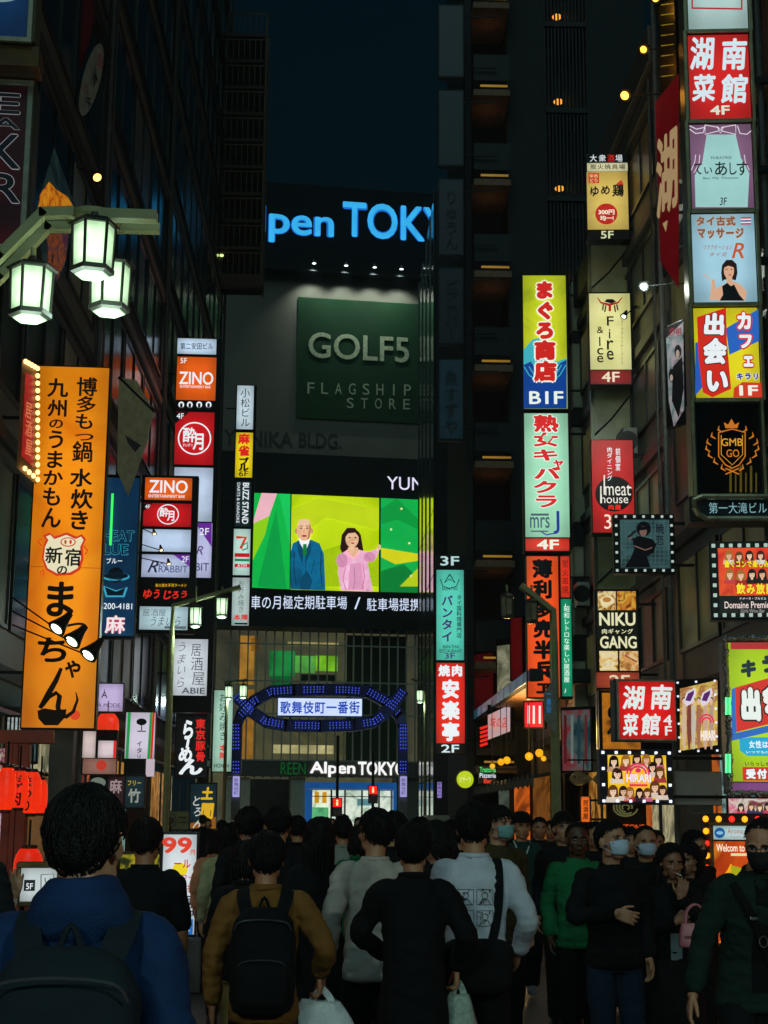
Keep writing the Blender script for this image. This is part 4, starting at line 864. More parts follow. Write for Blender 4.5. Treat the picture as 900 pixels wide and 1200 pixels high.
# --- price panel standing on the ground
s = Sign('price_panel', 'standing white lit price panel with big red nines', 'sign', (186, 975, 231, 1098), 15.5, 3, depth=.25, casing='#2a2c2c')
s.panel((190, 978, 229, 1095), glow('#cdd6da', .95, .06, edge=.22))
for x in (190, 208): s.glyph('9', (x, 981, x + 17, 1000), GL_('#d83a24', 1.0), 3, .07)
s.glyph('円', (223, 995, 229, 1002), GL_('#d83a24', 1.0), 3, .03)
s.ell((211, 1019), 9, 8, GL_('#e8d21c', .95), 2); s.text('ール', (203, 1006, 224, 1018), GL_('#c02a34', .9), lay=3, off=.02); s.text('サワー', (204, 1024, 228, 1032), GL_('#c02a64', .9), lay=3, off=.02); s.text('どれでも', (204, 1036, 224, 1046), GL_('#c02a34', .9), lay=3)
s.text('全品', (206, 1049, 227, 1061), GL_('#14283c', .6), lay=3, off=.03); s.text('99円', (200, 1063, 227, 1073), GL_('#14283c', .6), lay=3, off=.02)
s.rect_((208, 1077, 226, 1095), GL_('#1c6ac0', .9), 2); s.text('ビル', (212, 1079, 224, 1086), WHTN, lay=3); s.text('4F', (213, 1087, 222, 1094), WHTN, lay=3, off=.02)
k = MB(); k.bbox(-.25, .25, -.15, .4, -s.zb, 0, b=.02); k.build('foot', mat('panel_foot', (.06, .06, .06)), s.root); s.done()
s = Sign('menu_board', 'yellow edged dark menu board between the pair of dark heads', 'sign', (137, 998, 204, 1080), 17, 3, depth=.12, casing='#2a2818')
s.panel((140, 1001, 201, 1077), photo_mat(('#10140c', '#2c3a10', '#b8a81c', '#142010'), .6, 5, 4)); k = MB(); k.bbox(-.25, .25, -.1, .3, -s.zb, 0); k.build('foot', mat('panel_foot', (.06, .06, .06)), s.root); s.done()

# --- framed white board at the far left and lit shopfront there
s = Sign('framed_sign', 'white lit board in a bronze frame with small dark floor plate', 'sign', (19, 1010, 70, 1060), 9.5, 12, depth=.12, casing='#3a281c')
s.panel((24, 1017, 66, 1056), glow('#c8d4d4', .8, .1, edge=.22)); s.rect_((28, 1031, 41, 1044), GL_('#22282c', .5), 2); s.text('5F', (30.5, 1035, 38.5, 1042), WHTN, lay=3)
s.frame((24, 1017, 66, 1056), .03, mat('bronze', '#000')); s.line([(48, 1025), (48, 1048)], 1, INK, 3); s.line([(48, 1025), (63, 1024), (63, 1048), (48, 1048)], .8, INK, 3); s.text('い家', (51, 1027, 61, 1044), INK, lay=3, vert=True)
k = MB(); u0, v0, u1, v1 = s.box_uv(s.rect)
for x in (u0 + .04, u1 - .04): k.tube([(x, .06, v0), (x, .06, -s.zb)], .015, 6)
k.build('leg', STEEL, s.root); s.done()

# --- lanterns
def lantern(name, label, px, y0, y1, wpx, Y, group, letters=None, col='#ff3212', s=.85, kanji='#2a0806'):
    p = at(px, y0, Y); b = at(px, y1, Y); H = p.z - b.z; r = wpx / FPX * Y / 2
    t = thing(name, label, 'lantern', (b.x, b.y, b.z), 0, group); k = MB(); pr = []
    n = 22
    for i in range(n + 1):
        z = H * (.07 + .86 * i / n); f = (i / n - .5) * 2; rr = r * (1 - .42 * abs(f) ** 3.2); pr.append((rr * (1.0 if i % 2 else .965), z))
    k.lathe(pr, n=24); k.build('paper_body', glow(col, s, .22, 4), t, smooth=True)
    for z in (0, H * .93): c = MB(); c.lathe([(r * .5, z), (r * .56, z + H * .01), (r * .56, z + H * .06), (r * .5, z + H * .07)], n=20); c.build('rim', mat('lantern_rim', (.02, .015, .015), rough=.4), t)
    c = MB(); c.tube([(0, 0, H), (0, 0, H + .22)], .01, 5); c.build('hanger', STEEL, t)
    if letters:
        for q, ch in enumerate(letters):
            vs, fs = glyphs(ch, .02, 0); c = MB(); h = H * .74 / len(letters); zc = H * .85 - h * (q + .5)
            P = []
            for a, b_ in vs:
                u = (a - .5) * h * 1.0; z = zc + (b_ - .38) * h; f = (z / H - .5) / .43; rr = r * (1 - .42 * min(1, abs(f)) ** 3.2) + .006
                g = u / r - .25; P.append((rr * math.sin(g), -rr * math.cos(g), z))
            c.add(P, fs); c.build('lettering', mat('lantern_ink', (.03, .008, .006)), t, fixn=False)
    return t
lantern('red_lantern', 'single red paper lantern hanging under the lilac square sign', 125, 834, 872, 27, 32, None, None, '#f0341a', .9)
for i, (px, y0, y1, w, lt, lab) in enumerate(((6, 896, 953, 22, None, 'plain red lantern at the left end of the row at the picture edge'), (21, 900, 950, 22, '馬肉', 'second red lantern of the left row partly hidden by its neighbours'),
                             (35, 901, 957, 24, 'まつり', 'lettered red lantern in front, third of the left row'), (46, 911, 956, 17, None, 'small plain red lantern at the right end of the left row'))):
    lantern('red_lantern', lab, px, y0, y1, w, 15 + .5 * i, 'red lanterns in the left row', lt)
lantern('red_lantern', 'wide red lantern low at the left above the framed white board', 31, 990, 1055, 34, 14.2, None, None, '#f02a12', .8)
k = MB(); a = at(-4, 893, 15); b = at(55, 908, 17)
t = thing('lantern_rail', 'thin dark rail from which the left row of red lanterns hangs', 'rail', a)
k.tube([(0, 0, 0), b - a], .02, 6); k.tube([(0, 0, 0), Vector((-5 - a.x, .2, 0))], .02, 6); k.build('rail', STEEL, t)
# red posts and lit shop window behind the lanterns
t = thing('shop_stall', 'red timber stall front with lit poster wall at the left edge', 'stall', at(8, 1000, 17.5) * 1)
p0 = at(8, 1000, 17.5); k = MB()
for px, w in ((22, .13), (14, .08), (5, .09)):
    u = at(px, 1000, 17.5).x - p0.x; k.bbox(u - w / 2, u + w / 2, -.06, .1, -p0.z, 1.2)
k.build('post', mat('stall_red', (.35, .06, .03), rough=.5), t)
k = MB(); k.bbox(-1.4, .45, .15, .25, -p0.z, -.2); k.build('low_panel', mat('stall_red', '#000'), t)
k = MB(); k.bbox(-1.4, .45, -.06, .1, 1.2, 1.35); k.build('beam', mat('stall_red', '#000'), t)
k = MB(); k.box(-1.4, at(1.5, 1000, 17.5).x - p0.x, .1, .16, -.2, 1.15); k.build('poster_wall', photo_mat(('#2a1a34', '#c8b8d0', '#7a2a40', '#e0d8c0'), .6, 5, 8), t)
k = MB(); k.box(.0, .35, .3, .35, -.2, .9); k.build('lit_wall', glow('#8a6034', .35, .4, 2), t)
# lattice window with white light
s = Sign('lattice_window', 'white lit lattice window box under the orange sign', 'window', (4, 838, 46, 895), 27, 20, depth=.3, casing='#14181a')
s.panel((7, 841, 44, 868), photo_mat(('#20282a', '#c8d4d0', '#5a6a68', '#101618'), .6, 2.2, 3), 'pane'); s.panel((7, 872, 44, 892), photo_mat(('#182022', '#2a4a4a', '#5a7a78', '#8a2a1c'), .5, 2.2, 6), 'pane'); s.top()
k = MB()
for i in range(9): u = s.loc(7 + i * 4.6, 855)[0]; k.box(u - .012, u + .012, -.05, 0, s.loc(20, 892)[1], s.loc(20, 841)[1])
k.build('lattice', STEEL, s.root); s.done()

# ================================================================= street lamps
LG = {'lit': glow('#cdf7c4', 1.7, .2, 4, edge=.45), 'off': mat('lamp_glass_dim', (.22, .2, .13), rough=.2)}
LPOST = mat('lamp_post_paint', (.24, .25, .11), rough=.4, metal=.1, var=.15)
LDARK = mat('lantern_iron', (.06, .065, .05), rough=.4, metal=.5)
def lantern_head(root, p, r, h, glassm, power=0):
    """hexagonal lantern: roof, six glass panes with bars, base ring"""
    k = MB(); ph = R(15)
    k.lathe([(r * .15, h * 1.32), (r * .2, h * 1.22), (r * .9, h * 1.12), (r * 1.18, h * 1.02), (r * 1.12, h * .98), (r * .9, h * .98)], n=6, phase=ph)
    o = k.build('lantern_cap', LDARK, root, loc=p)
    k = MB(); k.lathe([(r * .86, 0.05 * h), (r * .92, h * .98)], n=6, phase=ph); k.build('lantern_glass', glassm, o, fixn=True)
    k = MB()
    for i in range(6):
        g = ph + math.pi / 3 * i; a = Vector((math.cos(g), math.sin(g), 0)); k.tube([a * r * .88 + Vector((0, 0, 0)), a * r * .96 + Vector((0, 0, h))], r * .075, 5)
    k.lathe([(r * .8, -h * .08), (r * .98, -h * .04), (r * 1.0, h * .06), (r * .9, h * .06)], n=6, phase=ph); k.build('lantern_bars', LDARK, o)
    k = MB(); k.lathe([(r * .45, -h * .15), (r * .72, -h * .11), (r * .78, -h * .085)], n=6, phase=ph); k.build('lantern_foot_glass', glassm, o)
    if power:
        l = bpy.data.lights.new('lamp_light', 'POINT'); l.energy = power; l.color = (.74, 1, .88); l.shadow_soft_size = r
        lo = bpy.data.objects.new('lamp_light', l); COL.objects.link(lo); lo.parent = root; lo.location = (p[0], p[1], p[2] - h * .45)
def street_lamp(label, Y, post_px, elbow, arm_end, heads, lit=True, rad=.135, hh=.40, power=0, postr=.07):
    """heads: pixel of each lantern's foot; post from the ground up to the elbow, arm out to arm_end"""
    e = at(*elbow, Y); b = Vector((at(post_px, 960, Y).x, Y, 0)); a = at(*arm_end, Y)
    t = thing('street_lamp', label, 'street lamp', b, 0, 'lantern street lamps'); L = lambda v: Vector(v) - b
    if post_px is not None:
        k = MB(); top = L(e); k.lathe([(postr * 1.6, 0), (postr * 1.6, .25), (postr * 1.15, .32), (postr, .4), (postr * .8, top.z - .6), (postr * .7, top.z - .55)], n=14); k.build('post', LPOST, t, smooth=False)
    k = MB(); t0 = L(e) - Vector((0, 0, .6)); t0.x = 0
    k.tube([(t0.x, 0, t0.z), L(e), L(a)], postr * .75, 6); k.build('arm', LPOST, t)
    for hx, hy in heads:
        p = L(at(hx, hy, Y)); p.y = -.05; k = MB(); k.tube([(p.x, p.y, p.z + hh * 1.3), (p.x, p.y, L(a).z if abs(L(a).z - p.z - hh * 1.3) < 1 else p.z + hh * 1.5)], .02, 6); k.build('hanger', LPOST, t)
        lantern_head(t, p, rad, hh, LG['lit' if lit else 'off'], power)
    return t
# near lamp, post out of frame on the left: two twin beams, three lanterns
def near_lamp():
    Y = 10.5; b = Vector((at(-52, 960, Y).x, Y, 0)); t = thing('street_lamp', 'near street lamp with three large lit lanterns at top left', 'street lamp', b, 0, 'lantern street lamps')
    L = lambda x, y, yy=Y: at(x, y, yy) - b
    k = MB(); k.lathe([(.13, 0), (.13, .3), (.09, .4), (.075, L(-52, 420).z)], n=14); k.build('post', LPOST, t)
    def beam(pts, w, h, yy):
        k = MB(); P = [L(x, y, yy) for x, y in pts]
        for i in range(len(P) - 1):
            d = P[i + 1] - P[i]; n_ = d.length; d.normalize(); u = d.cross(Vector((0, 1, 0))).normalized(); c = P[i]
            Mx = Matrix(((d.x, 0, u.x, c.x), (d.y, 1, u.y, c.y), (d.z, 0, u.z, c.z), (0, 0, 0, 1))); k.box(-.02, n_ + .02, -w, w, -h, h, M=Mx)
        return k
    beam([(-52, 350), (0, 300), (50, 250), (84, 249)], .04, .034, Y - .25).build('arm', LPOST, t)
    beam([(-52, 376), (0, 325), (56, 266), (90, 266), (184, 268)], .04, .033, Y + .2).build('arm', LPOST, t)
    beam([(120, 252), (181, 254)], .05, .035, Y - .25).build('arm', LPOST, t)
    k = MB(); c = L(110, 255, Y); k.lathe([(.02, -.10), (.16, -.09), (.2, -.03), (.2, .01), (.14, .03)], c=c, n=20); k.build('arm_hub', LPOST, t)
    for (hx, hy, yy) in ((108, 318, Y - .3), (128, 362, Y + .35), (35, 369, Y - .05)):
        p = L(hx, hy, yy); k = MB(); k.tube([(p.x, p.y, p.z + .4), (p.x, p.y, L(hx, 262 if hx > 60 else 290, yy).z)], .02, 6); k.build('hanger', LPOST, t); lantern_head(t, p, .155, .33, LG['lit'], 15)
near_lamp()
street_lamp('street lamp arching over the left sign towers with two lit lanterns', 30, 194, (203, 710), (282, 688), ((229, 733), (260, 722)), True, .12, .34, 40)
street_lamp('far street lamp at the left arch post with two lit lanterns', 66, 262, (264, 800), (290, 797), ((285, 817), (268, 818)), True, .17, .48, 40, .08)
street_lamp('far street lamp at the right arch post with one lit lantern', 72, 498, (496, 800), (482, 796), ((492, 822),), True, .17, .5, 40, .08)
street_lamp('right street lamp with bent arm and two unlit lanterns over the orange sign', 29, 652, (648, 716), (610, 686), ((594, 722), (623, 728)), False, .13, .36, 0, .10)
# unseen lamps added behind the viewer as fill for the crowd's backs
def added_fill_lamp(label, x, y, dx, power):
    t = thing('street_lamp', label, 'street lamp', (x, y, 0), 0, 'lantern street lamps'); k = MB(); k.lathe([(.12, 0), (.12, .25), (.085, .32), (.07, .4), (.055, 5.6)], n=14); k.build('post', LPOST, t)
    k = MB(); k.tube([(0, 0, 5.2), (dx * .35, 0, 5.75), (dx * 1.5, 0, 5.75)], .05, 6); k.build('arm', LPOST, t)
    for h in (.7, 1.3):
        k = MB(); k.tube([(dx * h, 0, 5.3), (dx * h, 0, 5.75)], .02, 6); k.build('hanger', LPOST, t); lantern_head(t, Vector((dx * h, 0, 4.85)), .13, .36, LG['lit'], power)
added_fill_lamp('lantern street lamp behind the viewer on the left pavement', -4.3, -4.0, 1, 290)
added_fill_lamp('lantern street lamp behind the viewer on the right pavement', 5.4, -3.0, -1, 300)
s = Sign('post_plate', 'angular grey banner plate fixed to the right lamp post', 'plate', (637, 796, 651, 862), 28.8, 2, depth=.05, casing=None)
s.poly([(650, 795), (652, 795), (652, 862), (637, 842), (637, 812)], mat('plate_grey', (.22, .23, .2), rough=.4, metal=.4), 1, 'plate_sheet'); s.text('一番街', (640, 809, 646, 836), GL_('#2a7ab8', .6), lay=2, vert=True); s.done()
# ================================================================= signs on the right side
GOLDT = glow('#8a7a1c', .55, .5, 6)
def curtain(*a): pass
# --- far green and red column
s = Sign('restaurant_sign', 'mint green thai restaurant sign above the red barbecue sign', 'sign', (511, 650, 545, 776), 53.2, -2, depth=.35, casing='#0b1012')
s.top(); s.lay0 = 0; s.text('3F', (516, 652, 538, 663), GL_('#bfe0e0', .9), lay=3, off=.03)
s.panel((511.5, 668, 543.5, 773.5), glow('#54c9b2', .95, .1, edge=.22))
ig = GL_('#12343c', .6); pu = GL_('#4a2a78', .7)
s.line([(527, 673), (521, 683), (527, 679), (533, 683), (527, 673)], 1.2, ig, 3, 'emblem'); s.line([(516, 679), (519, 687), (527, 690), (535, 687), (538, 679)], 1.0, ig, 3, 'emblem'); s.text('BAAN THAI', (518, 688, 536, 692), ig, lay=3)
s.text('バンタイ', (517, 697, 531, 753), pu, lay=3, vert=True, off=.03); s.text('タイ国料理専門店', (535, 697, 541, 748), ig, lay=3, vert=True); s.text('BAN-THAI', (519, 756, 538, 760), ig, lay=3); s.text('RESTAURANT', (515, 761, 541, 765), ig, lay=3); s.text('3F', (521, 765.5, 533, 772), pu, lay=3, off=.02)
s.brackets(1, .8); s.done()
s = Sign('barbecue_sign', 'red barbecue sign with large white characters under the mint sign', 'sign', (511, 776, 546, 884), 53.0, -2, depth=.35, casing='#0b1012')
s.panel((511.5, 777, 544.5, 871), glow('#dc2418', 1.0, .08, edge=.22))
s.text('焼肉', (513, 779, 543, 793), WHTN, lay=3, off=.045)
for c, a in zip('安楽亭', (796, 821, 846)): s.glyph(c, (517, a, 539, a + 23), WHTN, 3, .055)
s.top(); s.lay0 = 0; s.text('2F', (517, 872.5, 538, 882), GL_('#cfe8ee', .95), lay=3, off=.03); s.brackets(1, .8); s.done()
# --- unlit column on the dark tower, panels given a faint glow of their own
for i, (a, b, st) in enumerate(((5, 91, ''), (105, 195, ''), (209, 300, 'りゅうん'), (313, 404, 'ビアホバー'), (420, 516, '魚すずや'))):
    s = Sign('unlit_sign', ['unlit blank sign panel at the very top of the unlit stack', 'unlit blank sign panel, second from the top of the unlit stack', 'unlit sign panel with faint kana, third of the unlit stack', 'unlit sign panel with faint kana, fourth from top of the unlit stack', 'unlit pale sign with black kana at the bottom of the unlit stack'][i], 'sign', (513, a, 544, b), 52.8, -2, depth=.3, casing='#0c1012', group='unlit sign panels in one stack')
    s.panel((515, a + 2, 542, b - 2), glow(('#101a20', '#0e181e', '#121c22', '#0c161c', '#15303a')[i], .30, .2))
    if st: s.text(st, (521, a + 14, 537, b - 6), INK, lay=3, vert=True, off=.01, jitter=.1)
    s.brackets(1, 1.2); s.done()

# --- tuna shop / hostess club column
s = Sign('tuna_sign', 'yellow and blue lit sign with bold red kana at the top of its column', 'sign', (612, 321, 666, 481), 39, -3, depth=.4, casing='#0d1210')
s.panel((613.5, 323, 664, 479), photo_mat(('#98a60c', '#b0bc16', '#b8c01c', '#9caa12'), 1.0, .7, 2, .2))
lb = GL_('#3fb4c0', .9); db = GL_('#0c3f94', .9)
s.poly([(613.5, 410), (624, 398), (632, 396), (640, 410), (652, 424), (664, 420), (664, 455), (613.5, 455)], lb, 2, 'wave_print'); s.poly([(613.5, 428), (622, 424), (632, 440), (646, 445), (656, 426), (664, 422), (664, 479), (613.5, 479)], db, 3, 'wave_print')
for dx in (0, 6, 12): s.line([(614 + dx, 430), (620 + dx, 440), (630 + dx, 447)], 1.3, lb, 4, 'wave_print')
for dx in (0, 5): s.line([(663 - dx, 428), (656 - dx, 440), (646 - dx, 448)], 1.3, lb, 4, 'wave_print')
rd = GL_('#c8201a', 1.0); wo = GL_('#f2f0e2', 1.0)
for c, q in zip('まぐろ商店', ((625, 329, 650, 352), (626, 353, 651, 376), (626, 376, 651, 399), (625, 399, 652, 423), (625, 423, 653, 448))): s.text(c, q, rd, lay=5, off=.075, outline=[(wo, .075)])
s.text('B1F', (620, 459, 660, 474), GL_('#e6f0e4', 1.0), lay=5, off=.04); s.brackets(1, 1.2); s.done()
s = Sign('club_sign', 'mint lit club sign with red vertical characters and red floor strip', 'sign', (613, 483, 668, 648), 39, -3, depth=.4, casing='#0d1210')
s.panel((615, 484.5, 666.5, 629.5), glow('#9fdcb8', .97, .08, edge=.22))
cr_ = GL_('#d02a2a', 1.0); sh = GL_('#f2fbf4', 1.0)
for c, q in zip('熟女キャバクラ', ((624, 486, 655, 507), (624, 507, 655, 524), (622, 526, 656, 541), (646, 536, 662, 549), (624, 547, 658, 563), (622, 563, 656, 579), (624, 579, 656, 596))):
    s.text(c, q, cr_, lay=3, off=.045, outline=[(sh, .04)])
s.poly([(635, 513), (638, 510), (641, 512), (644, 510), (647, 513), (641, 520)], GL_('#9fdcb8', .97), 6, 'heart')
s.text('mrs', (621, 606, 644, 619), GL_('#48607a', .7), lay=3); s.text('J', (645, 599, 659, 626), GL_('#2a3aa0', .8), lay=3, off=.03); s.rect_((622, 602, 643, 604.5), GL_('#5a7080', .6), 3); s.rect_((622, 622, 642, 623.5), GL_('#5a7080', .6), 3); s.line([(634, 623), (640, 627), (650, 625)], 1.4, GL_('#2a3aa0', .8), 3)
s.panel((616, 631, 667, 645.5), glow('#cf3524', 1.0, .08, edge=.22), 'floor_strip'); s.text('4F', (629, 632.5, 655, 644), GL_('#eaf0dc', 1.0), lay=3, off=.05); s.brackets(1, 1.2); s.done()
s = Sign('bar_sign', 'tall orange bar sign with big black brush characters behind the lamp post', 'sign', (617, 651, 670, 819), 39, -3, depth=.4, casing='#0d1210')
s.panel((618, 652, 655, 817), glow('#e8501a', 1.0, .08, edge=.22))
for c, q in zip('薄利多売半兵ヱ', ((623, 655, 648, 678), (624, 679, 648, 702), (625, 703, 647, 725), (624, 726, 650, 748), (624, 750, 650, 773), (625, 774, 650, 797), (627, 798, 648, 815))): s.glyph(c, q, INK, 3, .055)
s.panel((657, 652, 667.5, 700), glow('#d8341c', .95, .1, edge=.22), 'side_strip'); s.text('炭火串焼', (658.5, 656, 666, 696), INK, lay=3, vert=True, off=.0)
s.panel((658, 702, 670, 816), glow('#159468', .95, .1, edge=.22), 'side_strip'); s.text('昭和レトロな楽しい居酒屋', (660.5, 710, 667.5, 800), GL_('#d8f4e4', 1), lay=3, vert=True); s.text('♪', (661, 706, 667, 712), WHTN, lay=3); s.text('♪', (661, 805, 667, 813), WHTN, lay=3)
s.brackets(1, 1.0); s.done()

# --- chicken / fire / meat column
s = Sign('chicken_sign', 'amber lit sign with black chicken lettering and red disc, topmost of its column', 'sign', (687, 181, 738, 281), 32.3, -4, depth=.35, casing='#0d1210')
s.top(); s.lay0 = 0
for c, x, m_ in zip('大衆酒場', (691, 701.5, 711.5, 721), (WHTN, WHTN, REDN, WHTN)): s.glyph(c, (x, 181.5, x + 8.5, 190), m_, 3, .0)
s.panel((688, 191, 735.5, 201), glow('#d8d4a8', .85, .1, edge=.22), 'header_strip'); s.text('炭火焼鳥場', (691, 193, 733, 199), INK, lay=3)
s.panel((688, 201.5, 736, 269), photo_mat(('#b08c34', '#ccac50', '#d0b45c', '#bc9840'), .9, .5, 2, .25))
s.rect_((689.5, 203, 702, 215), GL_('#c83a20', .9), 2); s.text('ゆめ', (690.5, 204, 701, 209), GL_('#ecd89a', .9), lay=3); s.text('どり', (690.5, 209.5, 701, 214.5), GL_('#ecd89a', .9), lay=3)
for c, q in zip('ゆめ鶏', ((690, 218, 702, 231), (703, 217, 715, 229), (717, 216, 731, 231))): s.glyph(c, q, INK, 3, .03, .1)
s.poly([(722, 216), (728, 211), (731, 217), (727, 219)], GL_('#c83a20', .9), 3); s.ell((710.5, 251), 13, 12.3, GL_('#b8241a', .95), 2, 'price_disc'); s.text('300円', (701, 246, 720, 252), GL_('#f0ead0', 1), lay=3, off=.03); s.text('均一!', (703, 253, 719, 259), GL_('#f0ead0', 1), lay=3, off=.03)
s.top(); s.lay0 = 0; s.text('5F', (704, 271, 719, 280), GL_('#d8dcb0', .9), lay=3, off=.03); s.brackets(1, .7); s.done()
s = Sign('dining_sign', 'cream lit sign with serif letters running downwards above a dark red strip', 'sign', (690, 342, 741, 452), 32.0, -4, depth=.35, casing='#0d1210')
s.panel((691, 344, 739, 433), photo_mat(('#c0bc74', '#d4d08c', '#dcd894', '#c8c47c'), .95, .4, 1, .2))
s.line([(700, 349), (704, 355), (714, 357.5), (724, 355), (729, 349)], [1, 2, 3, 2, 1], GL_('#a8241c', .9), 3, 'emblem'); s.poly([(708, 354), (711, 351), (718, 351), (722, 354), (716, 356)], INK, 4, 'emblem'); s.line([(714.5, 357), (714.5, 365)], 3, GL_('#a8241c', .9), 3, 'emblem')
for p in ([(707, 357), (706, 364)], [(710, 358), (708.5, 366)], [(720, 358), (721, 366)], [(722.5, 357), (724, 364)]): s.line(p, 1.6, INK, 3, 'emblem')
for c, a in zip('Fire', (371, 386, 399, 411)): s.text(c, (711 if c != 'i' else 713, a, 719 if c != 'i' else 715.5, a + 11), INK, lay=3, off=.008)
for c, a in zip('&Ice', (383, 395, 408, 417)): s.text(c, (699.5 if c != 'I' else 701.5, a, 707 if c != 'I' else 704, a + (8 if c != 'I' else 11)), INK, lay=3, off=.008)
s.text('スープファイヤーアイス', (727, 374, 730.5, 428), GL_('#5a5630', .6), lay=3, vert=True)
s.panel((692, 434, 739.5, 450), glow('#8a1818', .8, .15, edge=.22), 'floor_strip'); s.text('4F', (705, 436, 726, 448), GL_('#ecdcc0', .95), lay=3, off=.03); s.brackets(1, .7); s.done()
flood('sign_lamp', 'small white lamp clipped in front of the cream serif sign', 'lamp', (744, 360), (731, 371), (-.4, -.4, -.8), .08, '#f0ffe8', 3, None, 31.2, lampw=25)
s = Sign('meat_sign', 'red meat house sign with black disc and thin white letters', 'sign', (693, 515, 744, 626), 31.6, -4, depth=.35, casing='#0d1210')
s.panel((694, 516, 742.5, 624), glow('#b81c1c', .95, .15, edge=.22))
s.text('前個室', (721, 525, 727, 552), WHTN, lay=3, vert=True, off=.01); s.text('肉ダイニング', (711, 524, 717.5, 564), WHTN, lay=3, vert=True, off=.01)
s.ell((719.5, 579), 22, 20.5, GL_('#0c0a0a', .3), 2, 'disc'); s.text('meat', (709, 568, 739, 581), GL_('#e8e4d8', 1), lay=4, off=.0); s.text('house', (704, 580, 736, 590), GL_('#e8e4d8', 1), lay=4, off=.0); s.line([(708, 557), (708, 580)], 1.6, GL_('#e8e4d8', 1), 4); s.line([(704, 570), (704, 590)], 1.6, GL_('#e8e4d8', 1), 4); s.line([(735, 572), (740, 572)], 1.4, GL_('#e8e4d8', 1), 4)
s.text('肉屋', (712, 591.5, 728, 598), REDN, lay=4, off=.04); s.text('3F', (708, 603, 728, 620), GL_('#f0e0c8', 1), lay=3, off=.0); s.brackets(1, .7); s.done()
s = Sign('meat_sign', 'black meat restaurant sign with cream capitals between four food pictures', 'sign', (698, 690, 750, 808), 31.0, -4, depth=.35, casing='#0d1210')
s.panel((699.5, 692, 747.5, 785), glow('#15170c', .4, .2, edge=.22))
fp = [photo_mat(('#3a2408', '#b8843a', '#e8d8a0', '#8a4a18'), .85, 5, 1), photo_mat(('#2a1408', '#a8581c', '#e0a83a', '#5a2410'), .8, 5, 2), photo_mat(('#4a2c0c', '#d8a848', '#f0e0b0', '#a86820'), .85, 5, 3), photo_mat(('#3a200c', '#c88a4a', '#e8c890', '#8a3a18'), .85, 5, 4)]
for r, m_ in zip(((700.5, 693, 721.5, 715), (723, 693, 745, 715), (702.5, 763, 724, 786), (726, 763, 748, 786)), fp): s.rect_(r, m_, 2, 'food_picture')
s.ell((712, 704), 8, 5.5, GL_('#e8dcb0', .9), 3, 'food_picture'); s.ell((711, 703), 5, 3, GL_('#c8843a', .8), 4, 'food_picture'); s.line([(728, 712), (742, 698)], 4, GL_('#c8842a', .8), 3, 'food_picture'); s.line([(730, 770), (744, 779)], 4, GL_('#d89a5a', .9), 3, 'food_picture'); s.line([(732, 768), (746, 776)], 1.5, GL_('#8a4018', .8), 4, 'food_picture')
cm = GL_('#e4e0b4', .95); s.text('NIKU', (702, 718, 744.5, 733.5), cm, lay=3, off=.05); s.text('肉ギャング', (704.5, 737, 742, 743), cm, lay=3, off=.02); s.text('GANG', (703, 745.5, 746, 760), cm, lay=3, off=.05)
s.panel((699, 788, 749, 806), glow('#a8432c', .8, .1, edge=.22), 'floor_strip'); s.text('2F', (714, 791, 738, 805), GL_('#e8d4b0', .9), lay=3, off=.03); s.brackets(1, .7); s.done()
s = Sign('grill_sign', 'dim amber lit board with black brush mark under the red hunan sign', 'sign', (702, 808, 790, 880), 31.5, -4, depth=.2, casing='#0d0c0a')
s.panel((706, 812, 750, 878), photo_mat(('#7a4410', '#c87a1c', '#a8641a', '#5a300c'), .7, 1.2, 3)); s.line([(714, 840), (718, 830), (724, 838), (720, 852), (712, 860)], [3, 8, 9, 8, 3], INK, 3, 'brush_mark'); s.ell((718, 835), 6, 8, INK, 3, 'brush_mark'); s.done()

# glazed sign tower behind that column, and the pale pilaster beside it
s = Sign('sign_tower', 'tall steel tower with greenish glass panels that carries the chicken and meat signs', 'tower', (688, 178, 746, 905), 33.0, -4, depth=.3, casing=None)
twm = mat('tower_glass', (.46, .50, .28), rough=.25, var=.4, scale=1.3); s.lay0 = 0
for (a, b) in ((283, 341), (454, 514), (628, 689), (812, 900)):
    q = 688 + (a - 178) * .018; u0, v0, u1, v1 = s.box_uv((q + 3, a, q + 49, b)); k = MB(); k.box(u0, u1, .12, .2, v0, v1); k.build('glass_panel', twm, s.root)
    k = MB(); k.tube([(u0, .1, v0 + .1), (u0 + (u1 - u0) * .45, .1, v0 + (v1 - v0) * .4), (u1, .1, v1 - .1)], .02, 5); k.build('tie_rod', STEEL, s.root)
for q0, q1 in ((687, 701), (738, 753)):
    a, b = s.loc(q0, 180), s.loc(q1, 905); k = MB(); k.add([(a[0] + dx, y, a[1]) for dx in (0, .07) for y in (.05, .25)] + [(b[0] + dx, y, b[1]) for dx in (0, .07) for y in (.05, .25)], [(0, 1, 3, 2), (4, 6, 7, 5), (0, 4, 5, 1), (2, 3, 7, 6), (0, 2, 6, 4), (1, 5, 7, 3)]); k.build('post', mat('tower_post', (.16, .19, .13), rough=.35, metal=.6), s.root)
s.done()
s = Sign('pilaster', 'pale wall pilaster with dark bands between the tuna column and the sign tower', 'pilaster', (668, 330, 689, 905), 39.6, 0, depth=.5, casing=None)
s.lay0 = 0; pl = mat('pilaster_pale', (.58, .58, .38), rough=.5, var=.3, scale=.8)
ys = [330, 388, 402, 478, 500, 612, 640, 676, 705, 744, 774, 905]
for i in range(0, 12, 2): u0, v0, u1, v1 = s.box_uv((668 + ys[i] * .008, ys[i], 686 + ys[i] * .008, ys[i + 1])); k = MB(); k.bbox(u0, u1, 0, .4, v0, v1, b=.02); k.build('wall_piece', pl, s.root)
